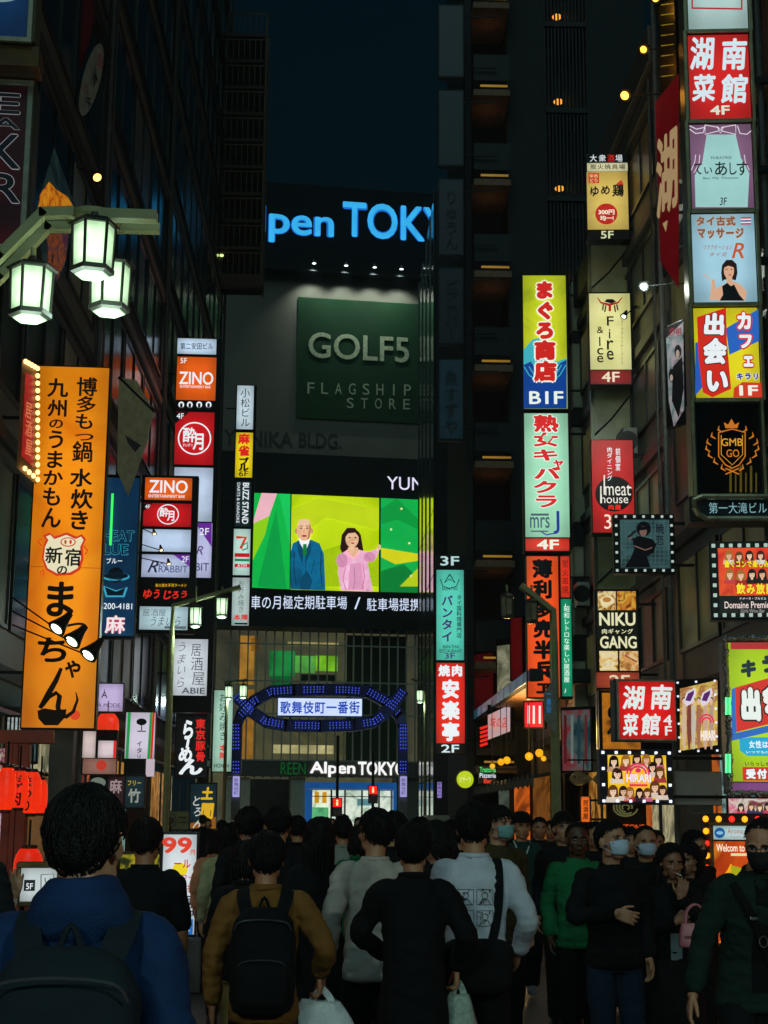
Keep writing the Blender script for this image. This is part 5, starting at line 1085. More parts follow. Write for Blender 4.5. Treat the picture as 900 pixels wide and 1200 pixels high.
for i in range(1, 11, 2): u0, v0, u1, v1 = s.box_uv((667 + ys[i] * .008, ys[i], 688 + ys[i] * .008, ys[i + 1])); k = MB(); k.bbox(u0, u1, -.06, .4, v0, v1, b=.02); k.build('dark_band', WALL['dark'], s.root)
s.done()

# --- framed picture of a performer with square lamps
def film_sign(name, label, rect, inner, Y, yaw, nx, ny, sq, col, depth=.25, casing='#101a18', group=None):
    s = Sign(name, label, 'sign', rect, Y, yaw, depth=depth, casing=casing, group=group); u0, v0, u1, v1 = s.box_uv(rect); a = .055
    pos = [(u0 + a + (u1 - u0 - 2 * a) * i / (nx - 1), v) for i in range(nx) for v in (v0 + a, v1 - a)] + [(u, v0 + a + (v1 - v0 - 2 * a) * j / (ny - 1)) for j in range(1, ny - 1) for u in (u0 + a, u1 - a)]
    for i, (u, v) in enumerate(pos):
        if i == 0: k = MB(); k.bbox(-sq, sq, -.02, .01, -sq, sq, b=.004); o = k.build('square_lamp', glow(col[0], col[1], 0), s.root)
        else: o = o.copy(); COL.objects.link(o)
        o.location = (u, 0, v)
    return s
s = film_sign('performer_sign', 'framed dim picture of a performer in black with square lamps round it', (719, 602, 791, 672), None, 27.5, -4, 7, 7, .022, ('#c8d8d0', .75))
s.panel((727, 609, 785, 666), photo_mat(('#1c3434', '#38585a', '#2a4648', '#1a2c30'), .75, 1.5, 2), 'picture')
for i in range(12): s.line([(728 + i * 5, 610), (728 + i * 5, 665)], .7, GL_('#5a7a78', .5), 2, 'tile_lines')
for i in range(12): s.line([(728, 611 + i * 4.8), (784, 611 + i * 4.8)], .6, GL_('#5a7a78', .5), 2, 'tile_lines')
bk = GL_('#0c0c12', .5); bk2 = GL_('#1c1a26', .6); sk = GL_('#8a6a60', .6)
s.poly([(741, 632), (748, 628), (756, 630), (764, 632), (769, 638), (766, 648), (758, 652), (762, 665), (732, 665), (740, 652), (743, 644)], bk, 3, 'figure'); s.ell((754, 620), 8.5, 8.8, bk, 4, 'figure'); s.ell((753.5, 623), 4.3, 6, sk, 5, 'figure'); s.poly([(748, 618), (760, 617), (759, 621), (749, 622)], bk, 6, 'figure'); s.line([(743, 640), (756, 645), (764, 642)], 1.3, sk, 5, 'figure'); s.line([(742, 632), (736, 630), (745, 622)], 3, bk2, 4, 'figure'); s.line([(737, 632), (740, 630)], 2, sk, 5, 'figure')
s.text('暁恋', (768, 613, 778, 640), bk2, lay=3, vert=True); s.brackets(1, .7); s.done()

# --- small red hunan sign
s = Sign('restaurant_sign', 'small red hunan restaurant sign with white brush characters above the girls picture', 'sign', (720, 796, 792, 869), 27.0, 4, depth=.3, casing='#3a4040')
s.panel((725, 799, 790.5, 866), glow('#cf1c1a', 1.0, .08, edge=.22)); s.frame((725, 799, 790.5, 866), .035, PALEM)
hun = GL_('#dce8e4', 1)
for c, q in zip('湖南菜館', ((728, 803, 756, 832), (760, 802, 788, 832), (729, 836, 748, 863), (750, 836, 774, 862))): s.glyph(c, q, hun, 3, .03, .12)
s.text('4', (777, 838, 787, 850), hun, lay=3, off=.03); s.text('F', (779, 851, 787, 862), hun, lay=3, off=.03); s.brackets(1, .7); s.done()

# --- hostess pictures
def busts(s, pts, cols, lay=3, seed=0):
    """small printed portraits: hair, face, shoulders"""
    rnd = random.Random(seed)
    for (x, y, h) in pts:
        hc = GL_(rnd.choice(['#2a1810', '#140c0c', '#6a4018', '#a8702a', '#3a2014']), .8); fc = GL_(rnd.choice(['#eac0a0', '#f0cdb0', '#e0b090']), .95); dc = GL_(rnd.choice(cols), .85)
        s.poly([(x - h * .62, y + h * .95), (x - h * .5, y + h * .45), (x, y + h * .3), (x + h * .5, y + h * .45), (x + h * .62, y + h * .95)], dc, lay, 'portrait')
        s.ell((x, y), h * .42, h * .52, hc, lay + 1, 'portrait'); s.poly([(x - h * .42, y), (x + h * .42, y), (x + h * .46, y + h * .5), (x - h * .46, y + h * .5)], hc, lay + 1, 'portrait')
        s.ell((x, y + h * .06), h * .26, h * .36, fc, lay + 2, 'portrait'); s.rect_((x - h * .1, y + h * .36, x + h * .1, y + h * .56), fc, lay + 2, 'portrait')
        s.poly([(x - h * .28, y - h * .3), (x + h * .28, y - h * .32), (x + h * .2, y - h * .1), (x - h * .22, y - h * .06)], hc, lay + 3, 'portrait')
        for d in (-.1, .1): s.ell((x + d * h, y + h * .04), h * .045, h * .03, GL_('#2a1810', .8), lay + 3, 'portrait', n=8)
        s.ell((x, y + h * .24), h * .06, h * .025, GL_('#c04048', .9), lay + 3, 'portrait', n=8)
s = film_sign('girls_sign', 'yellow lit picture of many smiling women round a pink badge', (703, 878, 789, 943), None, 24.5, 2, 6, 4, .022, ('#dfe8ff', 1.5), casing='#2c3642')
s.panel((712.5, 885, 781, 937), photo_mat(('#c89414', '#e0b018', '#e8c43a', '#d09018'), 1.0, 1.5, 4), 'picture')
busts(s, [(719, 892, 13), (733, 891, 13), (746, 889, 12), (757, 890, 12), (771, 890, 13), (722, 906, 12), (724, 907, 12), (764, 899, 12), (773, 905, 13), (718, 927, 14), (730, 927, 12), (738, 928, 12), (749, 929, 11), (758, 929, 11), (767, 922, 14), (776, 926, 12)], ['#c89a7a', '#a83a3a', '#e0d0c0', '#282030', '#c86a8a'], 3, 4)
pk = GL_('#d8305a', 1)
for rr in (14, 10.5): s.ell((747, 908), rr, rr, pk, 8, 'badge', a0=180, a1=360, hole=rr - 2)
s.ell((747, 903), 3.4, 2.6, pk, 8, 'badge'); s.text('HIRARI', (733, 907, 762, 917), WHTN, lay=9, off=.06, outline=[(pk, .05)] ); s.rect_((737, 919, 758, 921.5), pk, 8); s.brackets(1, .9); s.done()
s = film_sign('girls_sign', 'slanted yellow picture of standing women edged with white squares', (792, 795, 843, 884), None, 25.5, -38, 3, 6, .016, ('#dfe8ff', 1.2), casing='#20242a')
s.poly([(797, 807), (841, 797), (841, 873), (797, 880)], photo_mat(('#b8983c', '#d8c060', '#a86a3a', '#e0d8a8'), .85, 2.5, 6), 1, 'picture')
for i, x in enumerate((800, 806, 811, 817, 825, 832)):
    s.poly([(x, 826), (x + 4, 826), (x + 5, 850), (x + 3, 878), (x + 1, 878), (x - 1, 850)], GL_(['#e8c8a8', '#8a4a3a', '#d8d0c0', '#b87a5a', '#e0b8a0', '#c8a890'][i], .75), 2, 'figures'); s.ell((x + 2, 822), 2, 3.5, GL_('#e8c0a0', .9), 3, 'figures'); s.ell((x + 2, 820), 2.6, 3, GL_('#3a2418', .7), 2, 'figures')
for x in (802, 821): s.poly([(x, 822), (x + 3, 812), (x + 13, 806), (x + 15, 812), (x + 10, 824), (x + 3, 828)], GL_('#e4dcea', .9), 4, 'emblem'); s.poly([(x + 2, 821), (x + 5, 813), (x + 12, 809), (x + 12, 813), (x + 8, 822)], GL_('#5a2a6a', .9), 5, 'emblem')
for rr in (9, 6): s.ell((829, 847), rr, rr * 1.15, pk, 5, 'badge', a0=180, a1=360, hole=rr - 1.8)
s.text('HIRARI', (822, 856, 839, 868), GL_('#f4ece8', 1), lay=5, off=.06); s.done()
# blank grey board
s = Sign('blank_board', 'blank pale grey board to the right of the many women picture', 'board', (790, 904, 846, 944), 25, -6, depth=.08, casing='#7a7a72', casing_rough=.6)
s.panel((791, 905, 845, 943), mat('board_grey', (.40, .40, .36), rough=.5, var=.08)); s.line([(838, 938), (841, 933), (840, 930)], .8, INK, 2); s.done()
# dark burger sign
s = Sign('emblem_sign', 'black sign with brass swirl emblem below the many women picture', 'sign', (712, 938, 758, 995), 25.5, 0, depth=.15, casing='#0a0b0b')
s.panel((713, 939, 757, 994), mat('black_board', (.012, .014, .014), rough=.3))
br = GL_('#7a7a48', .5)
for i in range(4): s.ell((733, 946), 15 - 3.3 * i, 11 - 2.5 * i, br, 3, 'emblem', a0=10 + i * 40, a1=300 + i * 40, hole=13.2 - 3.3 * i)
s.text('STONE', (728, 966, 755, 973), GL_('#d8541c', .9), lay=3, off=.02); s.text('BURGER', (735, 977, 752, 980), GL_('#b8a878', .6), lay=3); s.text('& CAFE', (735, 983, 752, 986), GL_('#b8a878', .6), lay=3); s.done()

# --- tall white column of tenant signs at the right edge
gf = mat('column_frame', (.30, .28, .16), rough=.35, metal=.7)
CX = lambda y: 803.5 + (y - 20) * .0205      # the column's left edge leans like every upright here
def colsign(name, label, y0, y1, bgm, w0=2.5, w1=-2, wd=(74, 82), **kw):
    x0 = CX((y0 + y1) / 2); x1 = x0 + wd[0] + (wd[1] - wd[0]) * ((y0 + y1) / 2) / 580
    s = Sign(name, label, 'sign', (x0, y0, x1, y1), 21.5, -5, depth=.45, casing='#2c2a1a'); s.panel((x0 + w0, y0 + 3, x1 + w1, y1 - 3), bgm); s.x0, s.x1 = x0, x1
    k = MB(); u0, v0, u1, v1 = s.box_uv((x0, y0, x1, y1))
    k.bbox(u0 - .05, u0 + .012, -.07, .4, v0 - .02, v1 + .02, b=.01); k.bbox(u1 - .012, u1 + .04, -.07, .4, v0 - .02, v1 + .02, b=.01); k.bbox(u0 + .012, u1 - .012, -.05, .01, v0 - .02, v0 + .022, b=.006); k.bbox(u0 + .012, u1 - .012, -.05, .01, v1 - .022, v1 + .02, b=.006)
    k.build('frame', gf, s.root); k = MB(); k.box(u1 + .04, u1 + .5, .1, .2, (v0 + v1) / 2 - .05, (v0 + v1) / 2 + .05); k.build('bracket', STEEL, s.root); return s
s = colsign('tenant_sign', 'pale tenant sign with red outlined box cut off by the top edge', -78, 37, glow('#a8c4c0', .95, .08, edge=.22)); m_ = GL_('#b02030', .9); s.line([(811, -40), (811, 10), (869, 11), (869, -40)], 2.6, m_, 3); s.done()
s = colsign('restaurant_sign', 'large red hunan restaurant sign with white brush characters high in the right column', 38, 142, glow('#c61c1a', .97, .12, edge=.22))
for c, q in zip('湖南菜館', ((807, 43, 838, 83), (843, 45, 876, 83), (810, 87, 839, 120), (843, 87, 877, 122))): s.glyph(c, q, GL_('#cfe2ea', 1), 3, .03, .12)
s.text('4F', (832, 124, 855, 135), GL_('#d8dcc8', 1), lay=3, off=.05); s.done()
s = colsign('bar_sign', 'mauve sign with white curtain drawing and bow between red and masseuse signs', 143, 247, glow('#85607e', .9, .1, edge=.22))
tq = glow('#9cccc8', .97, .1); s.poly([(828, 158), (862, 158), (868, 185), (878, 203), (876, 243), (815, 243), (814, 206), (823, 190)], tq, 2, 'curtain_gap')
lw = GL_('#e8dce8', .95)
for p in ([(808, 152), (815, 157), (824, 156), (826, 148)], [(864, 148), (867, 157), (875, 158), (880, 154)], [(808, 148), (816, 152), (825, 150)]): s.line(p, 1, lw, 4, 'curtain_drawing')
s.line([(826, 147), (842, 150), (842, 154), (826, 158), (826, 147)], .9, lw, 4, 'curtain_drawing'); s.line([(862, 147), (845, 150), (845, 154), (862, 158), (862, 147)], .9, lw, 4, 'curtain_drawing'); s.line([(840, 149), (844, 153), (848, 149), (844, 157), (840, 149)], .9, lw, 5, 'curtain_drawing')
for p in ([(810, 200), (814, 190), (815, 182)], [(813, 203), (819, 192), (820, 182)], [(878, 200), (873, 190), (872, 182)]): s.line(p, .8, lw, 4, 'curtain_drawing')
for c, q in zip('てぃあしす', ((812, 190, 824, 206), (823, 193, 836, 205), (836, 189, 853, 207), (852, 190, 864, 206), (862, 189, 877, 207))): s.glyph(c, q, INK, 4, .01)
s.text('THEATRIS', (832, 184, 857, 187), GL_('#3a5a60', .6), lay=4); s.text('Bar My Theater', (824, 208, 866, 211), GL_('#3a5a60', .6), lay=4); s.text('3F', (843, 232, 852, 241), INK, lay=4, shear=.2); s.done()
s = colsign('massage_sign', 'pale blue massage sign with photo of a woman in a black top', 248, 357, glow('#9ac4d4', .97, .08, edge=.22))
og = GL_('#c88a5a', .95)
s.text('タイ古式', (815, 254, 862, 265), GL_('#7a5a50', .8), lay=3, off=.03, outline=[(og, .05)]); s.text('マッサージ', (816, 267, 872, 280), GL_('#7a5a50', .8), lay=3, off=.03, outline=[(og, .05)])
for i, c in enumerate(('#b83040', '#e8eaf0', '#303a8a', '#e8eaf0', '#b83040')): s.rect_((868, 255 + i * 1.7, 880, 256.8 + i * 1.7), GL_(c, .9), 3)
s.text('リラクゼーション', (823, 287, 858, 293), GL_('#a86a4a', .8), lay=3, shear=.3); s.text('R', (857, 285, 872, 303), GL_('#c85a2a', .9), lay=3, off=.02, shear=.3); s.text('タイ式', (830, 296, 852, 301), GL_('#a86a4a', .8), lay=3, shear=.3)
hb = GL_('#2a1a14', .6); fs_ = GL_('#d8a888', .95); bt = GL_('#0c1016', .4)
s.rect_((851, 325, 858, 337), fs_, 4, 'woman_picture'); s.poly([(846, 311), (851, 305), (858, 305), (863, 310), (864, 320), (862, 329), (859, 328), (849, 328), (846, 330), (845, 320)], hb, 3, 'woman_picture'); s.ell((854, 318), 6, 9, fs_, 4, 'woman_picture'); s.poly([(847, 315), (850, 308), (861, 309), (860, 314), (853, 312)], hb, 5, 'woman_picture')
s.poly([(840, 338), (850, 333), (860, 330), (868, 334), (875, 342), (873, 353), (840, 353)], fs_, 3, 'woman_picture'); s.poly([(846, 336), (852, 332), (856, 336), (860, 334), (866, 346), (872, 353), (843, 353), (847, 346)], bt, 5, 'woman_picture'); s.poly([(831, 352), (833, 340), (834, 328), (837, 328), (839, 340), (845, 336), (846, 346), (838, 352)], fs_, 4, 'woman_picture'); s.line([(825, 322), (833, 329)], 1.2, fs_, 4, 'woman_picture'); s.ell((855, 323), 1.7, .7, GL_('#b84848', .9), 6, 'woman_picture')
for x in (851, 857): s.ell((x, 316.5), 1, .6, hb, 6, 'woman_picture')
s.done()
s = colsign('cafe_sign', 'yellow and blue meeting cafe sign with huge outlined white characters', 358, 469, glow('#d8cc1c', .97, .08, edge=.22))
x0, x1 = s.x0 + 3, s.x1 - 2
s.poly([(x0, 402), (x0 + 16, 398), (x0 + 20, 440), (x0, 464)], GL_('#2a5ab8', .9), 2); s.poly([(x0 + 36, 385), (x1, 362), (x1, 400), (x0 + 40, 416)], GL_('#2a66c0', .9), 2)
s.poly([(x0 + 2, 372), (x0 + 36, 361), (x0 + 37, 400), (x0 + 42, 456), (x0 + 20, 466), (x0 + 9, 460), (x0 + 4, 420)], GL_('#d0281c', .95), 3)
for c, q in zip('出会い', ((822, 367, 850, 394), (822, 396, 852, 428), (824, 430, 854, 462))): s.text(c, q, GL_('#e6ecf0', 1), lay=4, off=.06, outline=[(GL_('#28160e', .5), .035)], shear=.08)
for c, q in zip('カフェ', ((862, 365, 882, 388), (864, 390, 883, 410), (869, 411, 884, 432))): s.text(c, q, GL_('#e6ecf0', 1), lay=4, off=.06, outline=[(GL_('#d0281c', .95), .09)])
s.text('キラリ', (862, 437, 890, 446), GL_('#2a2a98', .9), lay=4, off=.06, outline=[(WHTN, .05)]); s.poly([(859, 466), (860, 455), (870, 448), (893, 449), (893, 466)], GL_('#d03a24', .95), 3); s.text('1F', (866, 452, 888, 464), GL_('#f0ece0', 1), lay=5, off=.06); s.done()
s = colsign('emblem_sign', 'black glossy sign with glowing orange crest and laurel in the right column', 470, 582, mat('sign_black_gloss', (.006, .008, .008), rough=.08, spec=.9), wd=(74, 80))
ge = GL_('#c8741c', .9); gd = GL_('#e09a2a', .9)
s.line([(842, 507), (842, 535), (850, 545), (858, 549), (866, 545), (873, 535), (873, 507), (858, 503), (842, 507)], 1.4, ge, 3, 'crest'); s.line([(845, 510), (845, 533), (858, 545), (870, 533), (870, 510)], .8, gd, 3, 'crest')
s.poly([(850, 502), (848, 495), (853, 498), (857, 491), (861, 498), (866, 495), (864, 502)], ge, 3, 'crest')
for sd_ in (-1, 1):
    for i in range(7):
        g = R(200 - 22 * i); x, y = 858 + sd_ * (4 + 22 * math.sin(R(25 * i + 10))), 552 - 7.5 * i; s.line([(x, y), (x + sd_ * 5, y - 3), (x + sd_ * 4, y - 8)], [1, 2.4, .4], ge, 3, 'laurel')
s.text('GMB', (845, 514, 870, 523), gd, lay=4, off=.02); s.text('GO', (851, 527, 866, 536), ge, lay=4, off=.02); s.line([(850, 549), (866, 556)], 1.4, ge, 3, 'laurel'); s.line([(866, 549), (850, 556)], 1.4, ge, 3, 'laurel')
for i in range(6): s.line([(856 + i * 6, 546 + (i % 2) * 8), (856 + i * 6, 577)], 1.6 if i % 2 else 2.6, GL_('#6a5a14', .5), 2, 'reflected_strip')  # reflections in the gloss painted as dim glowing strips
s.done()
s = Sign('building_nameplate', 'dark name plate with pale characters and rounded brass rim at the column foot', 'sign', (808, 581, 905, 611), 21.3, -5, depth=.5, casing='#16181a')
s.panel((822, 586, 901, 606), mat('plate_teal', (.02, .035, .04), rough=.2)); s.text('第一大滝ビル', (830, 589, 899, 602), GL_('#8ab8c0', .75), lay=3, off=.0)
k = MB(); P = []
for (x, y) in ((900, 583), (822, 583), (813, 587), (813, 596), (818, 604), (828, 609), (900, 609)): u, v = s.loc(x, y); P.append((u, -.06, v))
k.tube(P, .045, 8); k.build('brass_rim', mat('brass', (.45, .42, .26), rough=.3, metal=.8), s.root); s.done()
# --- vertical posts beside column
s = Sign('slanted_banner', 'large slanted dark red banner with pale brush character beside the right column', 'banner', (755, 95, 797, 340), 24.5, -74, depth=.12, casing=None)
s.poly([(796, 86), (796, 338), (774, 306), (768, 120)], glow('#7a1018', .38, .4, .6), 1, 'cloth')
pg = GL_('#c8a878', .55); py = GL_('#a8a088', .5)
s.glyph('湖', (768, 152, 796, 252), pg, 2, .03, .1, name='brush_character')
s.poly([(777, 262), (783, 258), (781, 272)], pg, 2, 'brush_character'); s.done()
s = Sign('slanted_poster', 'slanted pale poster of figures below the dark red banner', 'poster', (779, 378, 802, 500), 25.5, -66, depth=.1, casing='#2a2c2e')
s.poly([(781, 396), (801, 377), (802, 480), (790, 500), (784, 470)], photo_mat(('#2a3034', '#8a9a9c', '#b8a8b0', '#40484c'), .5, 2.5, 9), 1, 'picture'); s.ell((795, 412), 4, 8, INK, 2, 'figure'); s.poly([(789, 430), (800, 418), (802, 455), (796, 490), (788, 470)], INK, 2, 'figure'); s.ell((788, 440), 3.4, 8, INK, 3, 'figure'); s.ell((795, 415), 2.2, 5, GL_('#c8b0a0', .6), 3, 'figure'); s.ell((788, 443), 1.8, 4, GL_('#c8b0a0', .6), 4, 'figure'); s.text('恋男', (784, 384, 800, 394), GL_('#a8404a', .6), lay=2); s.done()
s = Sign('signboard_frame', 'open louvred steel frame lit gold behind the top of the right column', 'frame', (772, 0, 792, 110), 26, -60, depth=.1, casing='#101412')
for i in range(8): s.line([(775, 6 + i * 12), (790, 4 + i * 12)], 1.2, GOLDT, 2, 'louvre')  # gold light on the louvres is painted as their own glow
s.done()
# spot lamps on the right facades
for (hx, hy, r, c, s_, lab) in ((754, 58, .10, '#ffa030', 5, 'amber spotlight highest of the right facade lamps'), (732, 112, .12, '#ffa838', 6, 'amber spotlight below the highest lamp, right facade'), (783, 291, .09, '#f0fff0', 6, 'white spotlight under the dark red banner'), (754, 336, .10, '#f4fff4', 6, 'white spotlight over the beige ribbon windows'), (768, -2, .10, '#ffb040', 5, 'amber spotlight cut by the top edge')):
    flood('spotlight', lab, 'spotlight', Vector((6.7, 26.3, at(hx, hy, 26).z + .25)), (hx, hy), (-.5, -.6, -.6), r, c, s_, 'spotlights on the right facades', 26)
    l = bpy.data.lights.new('spot_glow', 'POINT'); l.energy = 75 if c.startswith('#f') and c[2] != 'f' or c == '#f4fff4' else 9; l.color = lin(c)[:3]; l.shadow_soft_size = .1; lo = bpy.data.objects.new('spot_glow', l); COL.objects.link(lo); lo.location = at(hx, hy + 4, 25.8)

# --- film framed group sign, big meeting cafe sign, light box
s = film_sign('girls_sign', 'red lit picture of women in a black film strip frame at right edge', (832, 634, 925, 726), None, 18.5, -8, 9, 8, .022, ('#b8d0c4', .8), casing='#0e1816')
s.panel((842, 642, 916, 719), glow('#101014', .4, .2, edge=.22), 'picture'); s.rect_((842, 642, 916, 698), photo_mat(('#8a1810', '#c8301c', '#e04a20', '#a01c14'), .95, 2, 5), 2, 'picture_print')
busts(s, [(854, 651, 11), (866, 652, 11), (878, 651, 11), (891, 651, 11), (904, 651, 11), (855, 673, 12), (868, 674, 12), (881, 673, 12), (893, 673, 12), (906, 673, 12)], ['#181414', '#a82020', '#e8e0d8', '#c84040'], 3, 9)
yl = GL_('#f0d82a', 1); s.text('働くコンで楽しみ放題', (848, 657, 914, 666), yl, lay=8, off=.05, outline=[(GL_('#28100a', .5), .06)]); s.text('飲み放題', (862, 684, 908, 697), yl, lay=8, off=.05, outline=[(GL_('#a8201a', .8), .05)])
s.text('ドメーヌ・プルミエ', (866, 700, 898, 703), WHTN, lay=3); s.text('Domaine Premier', (849, 705, 905, 713), GL_('#f0d8d0', 1), lay=3, off=.015); s.text('Girls Wine Bar', (868, 714, 896, 718), GL_('#b8b0b0', .7), lay=3); s.brackets(1, .9); s.done()
s = Sign('cafe_sign', 'big lime lit meeting cafe sign with huge white red-outlined characters at right edge', 'sign', (851, 748, 945, 930), 16.5, -6, depth=.4, casing='#151a1a')
s.panel((856, 753, 942, 916), glow('#a9cc10', 1.0, .06, edge=.22)); s.panel((858, 917, 942, 927), glow('#8a4a8a', .7, .1, edge=.22), 'lower_strip')
s.cur = s.root; s.lay0 = -.01
s.rect_((856, 753, 942, 761), GL_('#b02428', .9), 2)
for i, (c, q) in enumerate(zip('キラ', ((865, 772, 886, 795), (888, 766, 912, 790)))): s.glyph(c, q, GL_('#16323c', .6), 3, .08, .2)
s.poly([(861, 806), (945, 782), (945, 838), (863, 858)], GL_('#d02a20', .95), 3); s.poly([(858, 860), (945, 840), (945, 848), (858, 868)], GL_('#2a6ac0', .9), 3); s.poly([(857, 808), (861, 806), (863, 858), (857, 862)], GL_('#2a6ac0', .9), 3)
for c, q in zip('出会', ((866, 805, 893, 846), (892, 797, 922, 838))): s.text(c, q, GL_('#e4ece4', 1), lay=4, off=.085, outline=[(GL_('#1a1414', .5), .05)])
s.poly([(866, 866), (880, 864), (945, 864), (945, 886), (876, 886), (867, 880)], GL_('#1ca4d0', .95), 3); s.text('女性は', (877, 868, 900, 877), WHTN, lay=4, off=.03); s.text('無料', (902, 868, 918, 877), WHTN, lay=4, off=.03); s.text('いつでもOK', (874, 880, 905, 883), WHTN, lay=4)
s.text('いらっしゃい', (872, 892, 908, 898), GL_('#16323c', .6), lay=4, off=.02); s.rect_((870, 899, 914, 915), GL_('#d02a20', .95), 3); s.text('受付中', (873, 901, 912, 913), WHTN, lay=4, off=.06, outline=[(GL_('#16121a', .5), .03)])
gt = glow('#5aff9a', 1.6, 0); k = MB(); 
for (a, b) in ((818, 838), (884, 906)):
    for x in (850, 854): k = MB(); p, q_ = s.loc(x, b), s.loc(x, a); k.tube([(p[0], -.07, p[1]), (q_[0], -.07, q_[1])], .012, 6); k.build('neon_tube', gt, s.root)
fr = mat('ornate_chrome', (.4, .42, .42), rough=.25, metal=.9, bump=.8, bscale=30)
k = MB(); u0, v0, u1, v1 = s.box_uv((851, 748, 945, 930)); rn = random.Random(3)
for i in range(70):
    t_ = i / 70; z = v0 + (v1 - v0) * t_; k.lathe([(.005, -.02), (.022 + .012 * rn.random(), 0), (.005, .02)], c=(u0 + .015 + rn.uniform(-.015, .015), -.03, z), n=6, axis='y')
for i in range(40): k.lathe([(.005, -.02), (.024 + .014 * rn.random(), 0), (.005, .02)], c=(u0 + (u1 - u0) * i / 40, -.03, v1 + rn.uniform(-.01, .02)), n=6, axis='y')
for i in range(40): k.lathe([(.005, -.02), (.024 + .014 * rn.random(), 0), (.005, .02)], c=(u0 + (u1 - u0) * i / 40, -.03, v0 - rn.uniform(-.01, .02)), n=6, axis='y')
k.build('ornate_edge', fr, s.root); s.brackets(1, 1.2); s.done()
s = Sign('poster_strip', 'strip of small lit portrait posters under the big lime sign', 'poster', (852, 934, 940, 958), 16.6, -6, depth=.1, casing='#1a1a1c')
s.panel((854, 936, 940, 957), photo_mat(('#c8a83a', '#d86a8a', '#e0d8c8', '#8a2a4a'), .75, 5, 7)); busts(s, [(868, 946, 9), (880, 945, 9), (890, 946, 9), (899, 945, 9)], ['#c83a5a', '#e8d8d0', '#3a2a5a'], 3, 2); s.done()
s = Sign('light_box', 'standing relaxation light box edged with red and amber bulbs at lower right', 'light box', (824, 953, 925, 1110), 13.5, 4, depth=.3, casing='#2a1c12')
s.panel((836, 968, 918, 984), glow('#a8c8c8', .95, .08, edge=.22), 'header_panel'); s.ell((843, 976), 6.2, 6.2, GL_('#1c5a98', .9), 2, 'emblem'); s.ell((843, 976), 4, 2, GL_('#8ac0e0', .9), 3, 'emblem'); s.text('Aroma Relaxation', (852, 971, 900, 977), GL_('#b86a5a', .9), lay=3); s.text('アロマリラクゼーション', (854, 979, 896, 982.5), GL_('#b86a5a', .9), lay=3)
s.panel((836, 986, 918, 1105), photo_mat(('#8a2408', '#c84a10', '#a03008', '#e08a20'), .85, 1.6, 4)); s.text('Welcom to', (839, 989, 872, 998), GL_('#f4e8d0', 1), lay=3, off=.03); s.rect_((856, 1000, 886, 1003), GL_('#f0dca8', .9), 3)
s.poly([(842, 1050), (844, 1030), (852, 1020), (856, 1012), (862, 1020), (870, 1050), (866, 1090), (842, 1090)], GL_('#f0a81c', 1), 2, 'picture_print'); s.poly([(856, 1014), (872, 1018), (872, 1070), (856, 1060)], GL_('#a8a818', .9), 3, 'picture_print')
s.frame((836, 968, 918, 1105), .03, mat('bronze', '#000')); s.bulbs((829, 960, 921, 1104), 7, 11, .028, [glow('#ff2a1c', 1.6, 0), glow('#ffa01c', 1.8, 0)], y=-.0)
k = MB(); u0, v0, u1, v1 = s.box_uv(s.rect); k.bbox(u0 - .03, u1 + .03, -.05, .4, -s.zb, .0); k.build('foot', mat('panel_foot', (.06, .06, .06)), s.root); s.done()

# ================================================================= mid distance right: shop fronts, awning, round signs
s = Sign('wall_box', 'tall dark red box sign left of the dim white box', 'sign', (554, 764, 580, 832), 55, -50, depth=.4, casing='#2a0a0c'); s.panel((556, 766, 578, 830), glow('#5a0c10', .35, .2, edge=.22)); s.done()
s = Sign('wall_box', 'dim white box sign between two dark red box signs', 'sign', (581, 748, 603, 832), 50, -50, depth=.4, casing='#24241c'); s.panel((583, 756, 601, 830), photo_mat(('#3a3a2c', '#7a7a60', '#a8a488', '#4a4a38'), .55, 1.2, 2)); s.done()
s = Sign('wall_box', 'dark red box sign right of the dim white box', 'sign', (597, 722, 613, 798), 47, -50, depth=.4, casing='#2a0a0c'); s.panel((599, 724, 612, 796), glow('#6a0c12', .4, .2, edge=.22)); s.done()
s = Sign('lit_board', 'pinkish white lit board with faint red script under the box signs', 'sign', (571, 825, 599, 868), 48, -42, depth=.2, casing='#1a1c1e'); s.poly([(572, 838), (598, 826), (598, 857), (572, 867)], photo_mat(('#8a8aa0', '#b8a8b8', '#c89a98', '#a8a0b4'), .75, .8, 3), 1, 'panel'); s.text('味の店', (575, 840, 595, 853), GL_('#c83a24', .9), lay=3, shear=.2); s.done()
s = Sign('neon_sign', 'red ribbed neon strip at the left end of the awning roof', 'sign', (562, 852, 573, 876), 50, -42, depth=.15, casing='#1a0808')
for i in range(5): s.line([(563, 854 + i * 5), (572, 851 + i * 5)], 3, GL_('#e8281c', 1), 2, 'neon_tube')
s.done()
s = Sign('neon_sign', 'bright pink red neon sign with white bars beside the lamp post', 'sign', (613, 820, 638, 854), 45, -30, depth=.2, casing='#1a0808')
s.panel((615, 823, 636, 852), glow('#e01c30', 1.05, .2, edge=.22))
for x in (620, 626, 633): s.line([(x, 827), (x, 848)], 2.4, GL_('#ffd8dc', 1), 3, 'neon_tube')
s.done()
